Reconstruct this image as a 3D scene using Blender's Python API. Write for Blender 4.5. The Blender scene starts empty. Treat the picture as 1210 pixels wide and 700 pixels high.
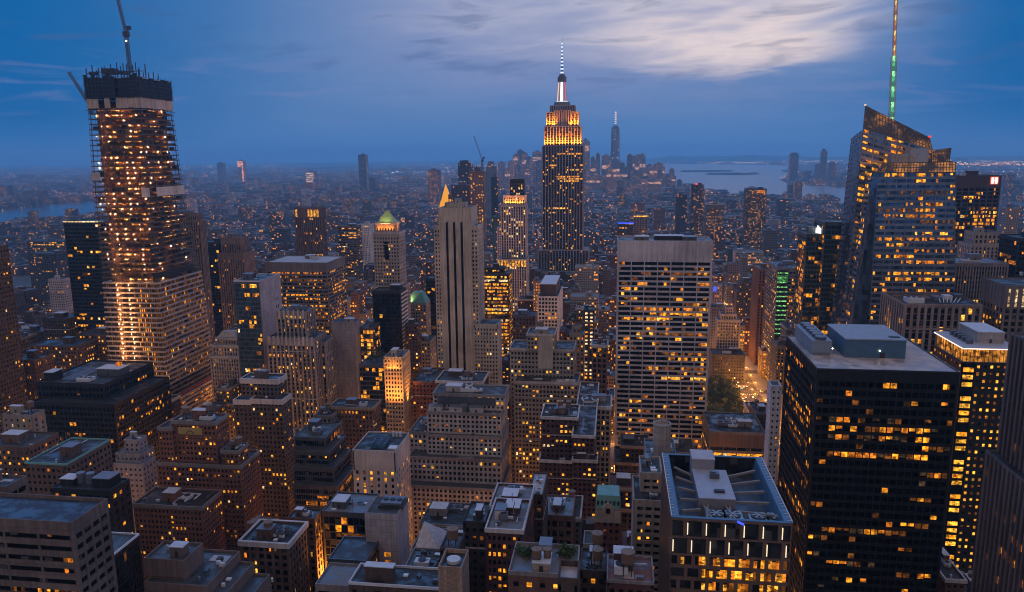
import bpy, math, random
import numpy as np
from math import radians as R, sin, cos, tan, atan2, sqrt, pi
from mathutils import Vector, Matrix
from mathutils.bvhtree import BVHTree

# ------------------------------------------------------------------ camera
SC = bpy.context.scene
COL = SC.collection
CAM_POS = Vector((0, 0, 260))
F_PX, PITCH, YAW, ROLL = 900.0, R(10.6), R(7.8), R(0.6)
_fw = Vector((-sin(YAW)*cos(PITCH), cos(YAW)*cos(PITCH), -sin(PITCH)))
_ri0 = Vector((cos(YAW), sin(YAW), 0)); _up0 = _ri0.cross(_fw)
_ri = _ri0*cos(ROLL) - _up0*sin(ROLL); _up = _ri0*sin(ROLL) + _up0*cos(ROLL)
cam_d = bpy.data.cameras.new('camera'); cam = bpy.data.objects.new('camera', cam_d); COL.objects.link(cam)
cam.matrix_world = Matrix(((_ri.x, _up.x, -_fw.x, CAM_POS.x), (_ri.y, _up.y, -_fw.y, CAM_POS.y), (_ri.z, _up.z, -_fw.z, CAM_POS.z), (0, 0, 0, 1)))
cam_d.sensor_width = 36; cam_d.lens = 36*F_PX/1210; cam_d.clip_start = 1; cam_d.clip_end = 90000
SC.camera = cam

# ------------------------------------------------------------------ render settings, exposure
SC.render.engine = 'CYCLES'
SC.view_settings.view_transform = 'Standard'; SC.view_settings.look = 'None'
SC.view_settings.exposure = 0.0
HAZE_COLOR, HAZE_DENSITY = (0.42, 0.78, 1.0), 0.000078
SC.view_settings.gamma = 1.0; SC.view_settings.use_curve_mapping = False
cy = SC.cycles
cy.use_denoising = True
try: cy.denoiser = 'OPENIMAGEDENOISE'
except Exception: pass
cy.max_bounces = 5; cy.diffuse_bounces = 3; cy.glossy_bounces = 3; cy.transmission_bounces = 3; cy.volume_bounces = 1; cy.transparent_max_bounces = 6
cy.filter_width = 1.05
cy.sample_clamp_indirect = 3.0; cy.sample_clamp_direct = 0
cy.use_light_tree = True
cy.volume_max_steps = 64
cy.caustics_reflective = False; cy.caustics_refractive = False

# ------------------------------------------------------------------ world: dusk sky
class NT:
    """small helper to write node maths"""
    def __init__(s, nt): s.nt = nt; s.N = nt.nodes; s.L = nt.links
    def n(s, t, **k):
        x = s.N.new(t)
        for a, b in k.items(): setattr(x, a, b)
        return x
    def put(s, sock, v):
        if isinstance(v, bpy.types.NodeSocket): s.L.new(v, sock)
        else: sock.default_value = v
    def m(s, op, a, b=0.0, c=0.0, clamp=False):
        x = s.n('ShaderNodeMath', operation=op); x.use_clamp = clamp
        s.put(x.inputs[0], a); s.put(x.inputs[1], b); s.put(x.inputs[2], c)
        return x.outputs[0]
    def vm(s, op, a, b=(0, 0, 0)):
        x = s.n('ShaderNodeVectorMath', operation=op); s.put(x.inputs[0], a)
        if op == 'SCALE': s.put(x.inputs['Scale'], b)
        else: s.put(x.inputs[1], b)
        return x.outputs[0]
    def sm(s, v, a, b, lo=0.0, hi=1.0):
        x = s.n('ShaderNodeMapRange', interpolation_type='SMOOTHSTEP')
        s.put(x.inputs[0], v); x.inputs[1].default_value = a; x.inputs[2].default_value = b; x.inputs[3].default_value = lo; x.inputs[4].default_value = hi
        return x.outputs[0]
    def mix(s, f, a, b, t='MIX'):
        x = s.n('ShaderNodeMix', data_type='RGBA', blend_type=t)
        s.put(x.inputs[0], f)
        s.put(x.inputs[6], (*a, 1) if isinstance(a, tuple) and len(a) == 3 else a)
        s.put(x.inputs[7], (*b, 1) if isinstance(b, tuple) and len(b) == 3 else b)
        return x.outputs[2]
    def sep(s, v):
        x = s.n('ShaderNodeSeparateXYZ'); s.put(x.inputs[0], v); return x.outputs
    def comb(s, a, b, c):
        x = s.n('ShaderNodeCombineXYZ')
        for i, v in enumerate((a, b, c)): s.put(x.inputs[i], v)
        return x.outputs[0]
    def noise(s, vec, scale, detail=3, rough=0.5, dist=0.0):
        x = s.n('ShaderNodeTexNoise'); s.put(x.inputs['Vector'], vec); x.inputs['Scale'].default_value = scale
        x.inputs['Detail'].default_value = detail; x.inputs['Roughness'].default_value = rough; x.inputs['Distortion'].default_value = dist
        return x.outputs[0]
    def white(s, vec):
        x = s.n('ShaderNodeTexWhiteNoise', noise_dimensions='3D'); s.put(x.inputs['Vector'], vec); return x.outputs

SUN_AZ, SUN_EL = 100.0, 3.0          # degrees right of the view direction, degrees above the horizon
world = bpy.data.worlds.new('World'); SC.world = world; world.use_nodes = True
w = NT(world.node_tree); w.N.clear()
tc = w.n('ShaderNodeTexCoord').outputs['Generated']
wx, wy, wz = w.sep(w.vm('NORMALIZE', tc))[:3]
rgt = w.m('ADD', w.m('MULTIPLY', wx, cos(YAW)), w.m('MULTIPLY', wy, sin(YAW)))
fwd = w.m('SUBTRACT', w.m('MULTIPLY', wy, cos(YAW)), w.m('MULTIPLY', wx, sin(YAW)))
U = w.m('MULTIPLY', w.m('ARCTAN2', rgt, fwd), 57.29578)
E = w.m('MULTIPLY', w.m('ARCSINE', wz), 57.29578)
nz = w.noise(w.comb(w.m('MULTIPLY', U, 0.055), w.m('MULTIPLY', E, 0.30), 3.1), 1.0, 5, 0.55, 0.7)
nz2 = w.noise(w.comb(w.m('MULTIPLY', U, 0.11), w.m('MULTIPLY', E, 0.75), 9.7), 1.0, 5, 0.55, 1.0)
wide = w.m('MULTIPLY', w.sm(U, -33, -10), w.sm(U, 34, 20))
wide = w.m('MULTIPLY', wide, w.m('ADD', 0.55, w.m('MULTIPLY', nz, 0.9)), clamp=True)
base = w.mix(wide, (0.000, 0.118, 0.365), (0.090, 0.210, 0.460))
low = w.sm(E, 3.0, -0.5)                                        # darker, greyer air along the horizon
base = w.mix(w.m('MULTIPLY', low, 0.45), base, (0.080, 0.220, 0.520))
lilac = w.m('MULTIPLY', w.m('MULTIPLY', w.sm(U, -22, 2), w.sm(U, 32, 14)), w.sm(w.m('ADD', E, w.m('MULTIPLY', nz, 5.0)), 4.0, 10.5))
base = w.mix(w.m('MULTIPLY', lilac, 0.75), base, (0.290, 0.320, 0.520))
nz3 = w.noise(w.comb(w.m('MULTIPLY', U, 0.16), w.m('MULTIPLY', w.m('SUBTRACT', E, w.m('MULTIPLY', U, 0.07)), 0.95), 21.3), 0.8, 4, 0.55, 0.45)
Ec = w.m('ADD', E, w.m('MULTIPLY', w.m('SUBTRACT', nz2, 0.5), 4.0))
Ec = w.m('ADD', Ec, w.m('MULTIPLY', w.m('ABSOLUTE', w.m('SUBTRACT', U, 15.0)), -0.045))
veil = w.m('MULTIPLY', w.m('MULTIPLY', w.sm(Ec, 5.6, 8.0), w.sm(U, 30, 20)), w.sm(U, -16, 8))          # pale torn cloud sheet
veil = w.m('MULTIPLY', veil, w.sm(nz3, 0.30, 0.66, 0.30, 1.0)); veil = w.m('MULTIPLY', veil, w.sm(E, 24, 12))
base = w.mix(w.m('MULTIPLY', veil, 0.95), base, (0.500, 0.500, 0.620))
cm = w.m('MULTIPLY', w.m('MULTIPLY', w.sm(Ec, 4.7, 6.6), w.sm(Ec, 12.0, 7.2)), w.m('MULTIPLY', w.sm(U, 25.5, 19), w.sm(U, 3, 13)))   # cream lit edge low in the sheet
cm = w.m('MULTIPLY', cm, w.sm(nz3, 0.28, 0.60, 0.42, 1.0))
base = w.mix(cm, base, (0.860, 0.715, 0.690))
band_ = w.m('MULTIPLY', w.m('MULTIPLY', w.sm(nz3, 0.53, 0.68), w.sm(E, 2.5, 7.0)), 0.45)                 # darker blue bands
base = w.mix(band_, base, (0.050, 0.115, 0.290))
band2 = w.m('MULTIPLY', w.m('MULTIPLY', w.sm(nz2, 0.52, 0.66), w.sm(E, 1.0, 4.0)), w.m('MULTIPLY', w.sm(E, 9, 5), 0.22))
base = w.mix(band2, base, (0.240, 0.250, 0.470))
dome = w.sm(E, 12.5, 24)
dcol = w.mix(w.m('MULTIPLY', w.sm(fwd, 0.05, 0.45), w.sm(E, 60, 35)), (0.085, 0.112, 0.200), (0.290, 0.680, 1.600))  # bright blue band above the frame is added, unseen, to light the haze
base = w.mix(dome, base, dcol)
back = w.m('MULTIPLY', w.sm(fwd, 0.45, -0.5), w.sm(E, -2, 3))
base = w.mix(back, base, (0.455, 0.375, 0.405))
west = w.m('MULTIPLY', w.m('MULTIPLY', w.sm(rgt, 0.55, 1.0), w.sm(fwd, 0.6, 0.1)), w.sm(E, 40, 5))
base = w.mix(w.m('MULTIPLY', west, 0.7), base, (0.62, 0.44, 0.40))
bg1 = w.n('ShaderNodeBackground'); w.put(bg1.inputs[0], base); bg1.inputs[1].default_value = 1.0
sky = w.n('ShaderNodeTexSky', sky_type='NISHITA'); sky.sun_disc = False; sky.sun_elevation = R(SUN_EL); sky.sun_rotation = R(SUN_AZ) - YAW
sky.altitude = 200
bg2 = w.n('ShaderNodeBackground'); w.put(bg2.inputs[0], sky.outputs[0]); bg2.inputs[1].default_value = 0.0015
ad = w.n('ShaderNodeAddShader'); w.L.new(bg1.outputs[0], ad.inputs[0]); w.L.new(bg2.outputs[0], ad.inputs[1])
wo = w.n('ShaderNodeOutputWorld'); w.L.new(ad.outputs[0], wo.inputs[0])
world.cycles.sampling_method = 'AUTOMATIC'

sun_d = bpy.data.lights.new('sun', 'SUN'); sun_d.energy = 0.12; sun_d.angle = R(25); sun_d.color = (1.0, 0.74, 0.62)
sun = bpy.data.objects.new('sun', sun_d); COL.objects.link(sun)
_a = R(SUN_AZ) - YAW
_sd = Vector((sin(_a)*cos(R(SUN_EL+6)), cos(_a)*cos(R(SUN_EL+6)), sin(R(SUN_EL+6))))
sun.rotation_euler = _sd.to_track_quat('Z', 'Y').to_euler()

# ------------------------------------------------------------------ sight lines of the survey: image point + distance down the avenue -> place
def ray(px, py):
    return _fw + _ri*((px-605)/F_PX) + _up*((350-py)/F_PX)
def atY(px, py, Y):
    d = ray(px, py); return CAM_POS + d*(Y/d.y)
def atZ(px, py, z=0.0):
    d = ray(px, py); return CAM_POS + d*((z-CAM_POS.z)/d.z)
def proj(P):
    v = Vector(P)-CAM_POS; k = v.dot(_fw)
    if k < 1: return None
    return 605+F_PX*v.dot(_ri)/k, 350-F_PX*v.dot(_up)/k
def xat(px, Y, z):
    # world x on plane y=Y at height z that is seen at column px
    lo, hi = -1.8*Y-60, 1.8*Y+60
    for _ in range(60):
        m = (lo+hi)/2
        v = Vector((m, Y, z))-CAM_POS
        if 605+F_PX*v.dot(_ri)/v.dot(_fw) < px: lo = m
        else: hi = m
    return (lo+hi)/2
def ydepth(x, Y, z, px):
    best = None
    lo, hi = Y+2, Y+200
    f = lambda y: proj((x, y, z))[0]-px
    a = f(lo)
    for _ in range(40):
        m = (lo+hi)/2
        if (f(m) > 0) == (a > 0): lo = m
        else: hi = m
    return lo-Y

# ------------------------------------------------------------------ mesh builder
class MB:
    def __init__(s): s.v = []; s.f = []; s.mi = []
    def add(s, vs, fs, m=0):
        o = len(s.v); s.v.extend(vs); s.f.extend([tuple(i+o for i in f) for f in fs]); s.mi.extend([m]*len(fs)); return s
    def box(s, x0, x1, y0, y1, z0, z1, m=0):
        return s.add([(x0,y0,z0),(x1,y0,z0),(x1,y1,z0),(x0,y1,z0),(x0,y0,z1),(x1,y0,z1),(x1,y1,z1),(x0,y1,z1)],
                     [(0,3,2,1),(4,5,6,7),(0,1,5,4),(1,2,6,5),(2,3,7,6),(3,0,4,7)], m)
    def hexa(s, p, m=0):  # 8 points, bottom ring then top ring
        return s.add([tuple(q) for q in p], [(0,3,2,1),(4,5,6,7),(0,1,5,4),(1,2,6,5),(2,3,7,6),(3,0,4,7)], m)
    def cyl(s, cx, cy_, r0, r1, z0, z1, n=14, m=0):
        vs = [(cx+r0*cos(2*pi*i/n), cy_+r0*sin(2*pi*i/n), z0) for i in range(n)]+[(cx+r1*cos(2*pi*i/n), cy_+r1*sin(2*pi*i/n), z1) for i in range(n)]
        return s.add(vs, [(i, (i+1) % n, n+(i+1) % n, n+i) for i in range(n)]+[tuple(range(n-1, -1, -1)), tuple(range(n, 2*n))], m)
    def beam(s, a, b, w=0.4, m=0):
        a = Vector(a); b = Vector(b); d = (b-a).normalized()
        u = d.cross(Vector((0, 0, 1)) if abs(d.z) < 0.9 else Vector((1, 0, 0))).normalized()*w/2; v = d.cross(u).normalized()*w/2
        return s.hexa([a-u-v, a+u-v, a+u+v, a-u+v, b-u-v, b+u-v, b+u+v, b-u+v], m)
    def prism(s, ring0, ring1, m=0):
        n = len(ring0)
        return s.add([tuple(p) for p in ring0]+[tuple(p) for p in ring1], [(i, (i+1) % n, n+(i+1) % n, n+i) for i in range(n)]+[tuple(range(n-1, -1, -1)), tuple(range(n, 2*n))], m)
    def lattice(s, a, b, wd, step, t=0.25, m=0):
        a = Vector(a); b = Vector(b); L = (b-a).length; d = (b-a).normalized()
        u = d.cross(Vector((0, 0, 1)) if abs(d.z) < 0.95 else Vector((1, 0, 0))).normalized()*wd/2; v = d.cross(u).normalized()*wd/2
        cs = (-u-v, u-v, u+v, -u+v); n = max(1, int(L/step))
        for c in cs: s.beam(a+c, b+c, t*1.4, m)
        for i in range(n):
            p = a+d*(L*i/n); q = a+d*(L*(i+1)/n)
            for k in range(4):
                s.beam(p+cs[k], q+cs[(k+1) % 4], t, m); s.beam(p+cs[k], p+cs[(k+1) % 4], t, m)
        return s
    def build(s, name, mats, parent=None, kind=None, smooth=False, label=None):
        if not s.f: return None
        me = bpy.data.meshes.new(name)
        o = Vector((0, 0, 0))
        if parent is not None:
            q = parent
            while q is not None: o = o+q.location; q = q.parent
        v = np.asarray([tuple(p) for p in s.v], dtype=np.float64)-np.array(o)
        me.from_pydata(v.tolist(), [], s.f)
        if not isinstance(mats, (list, tuple)): mats = [mats]
        for k in mats: me.materials.append(k)
        if len(mats) > 1: me.polygons.foreach_set('material_index', s.mi)
        if smooth: me.polygons.foreach_set('use_smooth', [True]*len(s.f))
        ob = bpy.data.objects.new(name, me); COL.objects.link(ob)
        if parent is not None: ob.parent = parent
        if kind: ob['kind'] = kind
        if label: ob['label'] = label
        return ob

def tag(o, label, cat, group=None):
    o['label'] = label; o['category'] = cat
    if group: o['group'] = group
    return o
def thing(name, label, cat, loc, group=None):
    o = bpy.data.objects.new(name, None); o.empty_display_size = 2; COL.objects.link(o); o.location = loc
    return tag(o, label, cat, group)

# ------------------------------------------------------------------ materials
_mc = {}
def newmat(key):
    m = bpy.data.materials.new(key); m.use_nodes = True; t = NT(m.node_tree); t.N.clear()
    out = t.n('ShaderNodeOutputMaterial'); return m, t, out
def wall(color, kind='stone', rough=0.85):
    key = ('w', tuple(color), kind)
    if key in _mc: return _mc[key]
    m, t, out = newmat('masonry')
    P = t.n('ShaderNodeNewGeometry').outputs['Position']
    big = t.noise(P, 0.045, 4, 0.6)
    fine = t.noise(P, 0.9, 3, 0.6)
    streak = t.noise(t.vm('MULTIPLY', P, (0.9, 0.9, 0.05)), 1.0, 3, 0.6)
    k = t.m('ADD', 0.50, t.m('ADD', t.m('MULTIPLY', t.sm(big, .3, .7), 0.38), t.m('ADD', t.m('MULTIPLY', fine, 0.22), t.m('MULTIPLY', t.sm(streak, .3, .75), 0.42))))
    c = (*color, 1)
    col = t.vm('MULTIPLY', t.vm('SCALE', color, k), (1.0, .965, .945))
    if kind == 'brick':
        x, y, z = t.sep(P)[:3]
        rows = t.white(t.comb(t.m('FLOOR', t.m('MULTIPLY', t.m('ADD', x, y), 0.9)), 0.0, t.m('FLOOR', t.m('MULTIPLY', z, 2.2))))[0]
        col = t.vm('SCALE', col, t.m('ADD', 0.82, t.m('MULTIPLY', rows, 0.36)))
    elif kind == 'panel':
        x, y, z = t.sep(P)[:3]
        def joint(v, s_):
            f = t.m('FRACT', t.m('MULTIPLY', v, 1/s_)); return t.m('LESS_THAN', f, 0.055)
        j = t.m('MAXIMUM', joint(z, 3.1), joint(t.m('ADD', x, y), 2.3))
        pn = t.white(t.comb(t.m('FLOOR', t.m('MULTIPLY', t.m('ADD', x, y), 1/2.3)), 1.0, t.m('FLOOR', t.m('MULTIPLY', z, 1/3.1))))[0]
        col = t.vm('SCALE', col, t.m('MULTIPLY', t.m('ADD', 0.9, t.m('MULTIPLY', pn, 0.2)), t.m('SUBTRACT', 1.0, t.m('MULTIPLY', j, 0.45))))
    b = t.n('ShaderNodeBsdfPrincipled'); t.put(b.inputs['Base Color'], col)
    b.inputs['Roughness'].default_value = rough if kind != 'metal' else 0.4
    if kind == 'metal': b.inputs['Metallic'].default_value = 0.35
    t.L.new(b.outputs[0], out.inputs[0]); _mc[key] = m; return m
def glass(color=(0.004, 0.0042, 0.005), rough=0.16, spec=0.22, blinds=True, metal=0.0):
    key = ('g', color, rough, blinds, metal)
    if key in _mc: return _mc[key]
    m, t, out = newmat('window glass')
    P = t.n('ShaderNodeNewGeometry').outputs['Position']
    cell = t.white(t.vm('FLOOR', t.vm('MULTIPLY', P, (0.42, 0.42, 0.27))))
    col = t.vm('SCALE', color, t.m('ADD', 0.4, t.m('MULTIPLY', cell[0], 1.5)))
    if blinds: col = t.mix(t.m('MULTIPLY', t.m('GREATER_THAN', t.white(t.vm('FLOOR', t.vm('MULTIPLY', P, (0.36, 0.36, 0.28))))[0], 0.87), 0.9), col, (0.085, 0.08, 0.08))
    b = t.n('ShaderNodeBsdfPrincipled'); t.put(b.inputs['Base Color'], col)
    t.put(b.inputs['Roughness'], t.m('ADD', rough*0.6, t.m('MULTIPLY', cell[0], rough)))
    b.inputs['Specular IOR Level'].default_value = spec; b.inputs['Metallic'].default_value = metal
    bp = t.n('ShaderNodeBump'); bp.inputs['Strength'].default_value = 0.12; bp.inputs['Distance'].default_value = 0.5
    t.put(bp.inputs['Height'], t.noise(P, 0.25, 2)); t.L.new(bp.outputs[0], b.inputs['Normal'])
    t.L.new(b.outputs[0], out.inputs[0]); _mc[key] = m; return m
def lit(color, strength, contrast=1.0, sample=False, scale=0.55):
    key = ('l', color, strength, contrast, sample, scale)
    if key in _mc: return _mc[key]
    m, t, out = newmat('lit window')
    e = t.n('ShaderNodeEmission'); e.inputs[0].default_value = (*color, 1)
    if contrast > 0:
        P = t.n('ShaderNodeNewGeometry').outputs['Position']
        a = t.noise(t.vm('MULTIPLY', P, (1, 1, 1.6)), scale, 3, 0.65)
        x, y, z = t.sep(P)[:3]
        pane = t.white(t.comb(t.m('FLOOR', t.m('MULTIPLY', t.m('ADD', x, y), 0.62)), 0.0, t.m('FLOOR', t.m('MULTIPLY', z, 0.27))))[0]
        k = t.m('MULTIPLY', t.sm(a, 0.50-0.20*contrast, 0.50+0.14*contrast, 0.10, 1.3), t.m('ADD', 0.22, t.m('MULTIPLY', pane, 1.1)))
        t.put(e.inputs[1], t.m('MULTIPLY', k, strength))
    else: e.inputs[1].default_value = strength
    t.L.new(e.outputs[0], out.inputs[0])
    m.cycles.emission_sampling = 'FRONT_BACK' if sample else 'NONE'
    _mc[key] = m; return m
LIT = {'led2': lit((1.0, 0.80, 0.52), 1.25, 0.0), 'amber': lit((1.0, 0.335, 0.018), 1.6), 'gold': lit((1.0, 0.44, 0.04), 1.75), 'orange': lit((1.0, 0.27, 0.02), 0.95), 'pale': lit((1.0, 0.66, 0.30), 1.7),
       'dim': lit((0.9, 0.28, 0.04), 0.22), 'faint': lit((0.6, 0.34, 0.16), 0.13), 'cool': lit((0.55, 0.65, 0.85), 0.20), 'full': lit((1.0, 0.40, 0.04), 1.35, 0.5),
       'green': lit((0.35, 1.0, 0.30), 0.75, 0.5), 'led': lit((1.0, 0.86, 0.66), 2.2, 0.0), 'blue': lit((0.05, 0.10, 1.0), 1.6, 0.0), 'red': lit((1.0, 0.05, 0.03), 1.6, 0.0),
       'white': lit((0.9, 0.95, 1.0), 1.3, 0.0)}
MIXW = [('cool', .05), ('amber', .36), ('gold', .20), ('orange', .15), ('pale', .08), ('dim', .20), ('faint', .07)]
WARM = [('amber', .42), ('gold', .30), ('orange', .12), ('dim', .12), ('pale', .05)]
DIMW = [('dim', .55), ('amber', .25), ('orange', .2)]
def pick(rng, ws):
    r = rng.random()*sum(x[1] for x in ws)
    for k, p in ws:
        r -= p
        if r <= 0: return k
    return ws[-1][0]
def plain(color, rough=0.7, metal=0.0, key='plain'):
    k = ('p', color, rough, metal)
    if k in _mc: return _mc[k]
    m, t, out = newmat(key)
    P = t.n('ShaderNodeNewGeometry').outputs['Position']
    s = t.m('ADD', 0.72, t.m('MULTIPLY', t.noise(P, 0.35, 4, 0.6), 0.56))
    b = t.n('ShaderNodeBsdfPrincipled'); t.put(b.inputs['Base Color'], t.vm('SCALE', color, s)); b.inputs['Roughness'].default_value = rough; b.inputs['Metallic'].default_value = metal
    t.L.new(b.outputs[0], out.inputs[0]); _mc[k] = m; return m
def roofing(color):
    k = ('r', color)
    if k in _mc: return _mc[k]
    m, t, out = newmat('roofing')
    P = t.n('ShaderNodeNewGeometry').outputs['Position']
    a = t.noise(P, 0.16, 5, 0.65); b_ = t.noise(P, 0.8, 3)
    s = t.m('ADD', t.sm(a, 0.35, 0.62, 0.55, 1.15), t.m('MULTIPLY', b_, 0.25))
    b = t.n('ShaderNodeBsdfPrincipled'); t.put(b.inputs['Base Color'], t.vm('SCALE', color, s))
    t.put(b.inputs['Roughness'], t.sm(a, 0.40, 0.6, 0.35, 0.9))
    t.L.new(b.outputs[0], out.inputs[0]); _mc[k] = m; return m
ROOF = {'dark': roofing((0.026, 0.025, 0.026)), 'grey': roofing((0.052, 0.05, 0.05)), 'light': roofing((0.15, 0.147, 0.152)), 'tan': roofing((0.42, 0.355, 0.33)), 'blue': roofing((0.045, 0.065, 0.09)),
        'red': roofing((0.16, 0.07, 0.055)), 'pool': roofing((0.030, 0.046, 0.075))}
STEEL = plain((0.16, 0.17, 0.20), 0.5, 0.3, 'steel'); PALE = plain((0.55, 0.56, 0.60), 0.6, 0.0, 'pale metal'); DARK = plain((0.03, 0.03, 0.035), 0.6, 0.0, 'dark metal')
WOOD = plain((0.16, 0.10, 0.07), 0.85, 0.0, 'cedar'); BLUEM = plain((0.07, 0.15, 0.24), 0.5, 0.2, 'blue metal'); WHITE = plain((0.72, 0.72, 0.75), 0.6, 0.0, 'white paint'); COPPER = plain((0.16, 0.36, 0.32), 0.6, 0.0, 'copper roof')

# far walls: windows drawn by the wall's own material, the colour comes from the object (or its colour layer)
def farwall(key, attr=None, p=0.10, strength=1.6, cell=(3.2, 3.7)):
    m, t, out = newmat(key)
    P = t.n('ShaderNodeNewGeometry'); N = P.outputs['Normal']; P = P.outputs['Position']
    nx, ny, nz_ = t.sep(N)[:3]; x, y, z = t.sep(P)[:3]
    side = t.m('GREATER_THAN', t.m('ABSOLUTE', nx), 0.5)
    u = t.m('ADD', t.m('MULTIPLY', side, y), t.m('MULTIPLY', t.m('SUBTRACT', 1.0, side), x))
    up = t.m('GREATER_THAN', nz_, 0.5)
    fu = t.m('MULTIPLY', u, 1/cell[0]); fz = t.m('MULTIPLY', z, 1/cell[1])
    big = t.white(t.comb(t.m('FLOOR', t.m('MULTIPLY', x, 1/37.0)), t.m('FLOOR', t.m('MULTIPLY', y, 1/41.0)), 2.0))[0]
    rnd = t.white(t.comb(t.m('FLOOR', fu), t.m('FLOOR', fz), t.m('ADD', side, t.m('FLOOR', t.m('MULTIPLY', big, 50.0)))))
    rr = t.white(t.comb(t.m('FLOOR', fz), t.m('FLOOR', t.m('MULTIPLY', fu, 0.2)), big))[0]
    inw = t.m('MULTIPLY', t.m('LESS_THAN', t.m('ABSOLUTE', t.m('SUBTRACT', t.m('FRACT', fu), 0.5)), 0.33), t.m('LESS_THAN', t.m('ABSOLUTE', t.m('SUBTRACT', t.m('FRACT', fz), 0.5)), 0.28))
    inw = t.m('MULTIPLY', inw, t.m('SUBTRACT', 1.0, up))
    thr = t.m('MULTIPLY', t.m('ADD', t.m('MULTIPLY', t.m('POWER', big, 2.0), 2.2), t.m('MULTIPLY', t.m('GREATER_THAN', rr, 0.93), 4.0)), p)
    on = t.m('MULTIPLY', t.m('LESS_THAN', rnd[0], thr), inw)
    if attr: c = t.n('ShaderNodeVertexColor', layer_name=attr).outputs[0]
    else: c = t.n('ShaderNodeObjectInfo').outputs['Color']
    stain = t.m('ADD', 0.7, t.m('MULTIPLY', t.noise(P, 0.05, 4), 0.6))
    c = t.vm('SCALE', c, stain)
    c = t.mix(t.m('MULTIPLY', inw, 0.8), c, (0.012, 0.014, 0.02))
    c = t.mix(t.m('MULTIPLY', up, 0.5), c, (0.12, 0.125, 0.14))
    b = t.n('ShaderNodeBsdfPrincipled'); t.put(b.inputs['Base Color'], c); t.put(b.inputs['Roughness'], t.m('SUBTRACT', 0.85, t.m('MULTIPLY', inw, 0.6)))
    b.inputs['Emission Color'].default_value = (1, 0.44, 0.06, 1)
    ec = t.mix(rnd[0], (1.0, 0.30, 0.018), (1.0, 0.48, 0.10))
    t.put(b.inputs['Emission Color'], ec)
    t.put(b.inputs['Emission Strength'], t.m('MULTIPLY', on, strength))
    t.L.new(b.outputs[0], out.inputs[0]); m.cycles.emission_sampling = 'NONE'; return m
FARW = farwall('distant masonry', p=0.07); FARV = farwall('distant masonry mass', 'tint', p=0.040, strength=3.2, cell=(4.2, 4.2))

# ------------------------------------------------------------------ facades
OCC_V, OCC_F, OCC_ID = [], [], []
def occ_box(x0, x1, y0, y1, z0, z1, ident):
    o = len(OCC_V); OCC_V.extend([(x0,y0,z0),(x1,y0,z0),(x1,y1,z0),(x0,y1,z0),(x0,y0,z1),(x1,y0,z1),(x1,y1,z1),(x0,y1,z1)])
    for f in ((4,5,6,7),(0,1,5,4),(1,2,6,5),(2,3,7,6),(3,0,4,7)): OCC_F.append(tuple(i+o for i in f)); OCC_ID.append(ident)
def occ_quad(q, ident):
    o = len(OCC_V); OCC_V.extend([tuple(p) for p in q]); OCC_F.append(tuple(o+i for i in range(len(q)))); OCC_ID.append(ident)
ALL = []          # every building record
class Bld:
    def __init__(s, name, label, short, cat, loc, group=None):
        s.root = thing(name, label, cat, loc, group); s.short = short; s.lits = []; s.tiers = []; s.id = len(ALL); ALL.append(s); s.foot = []
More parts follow.
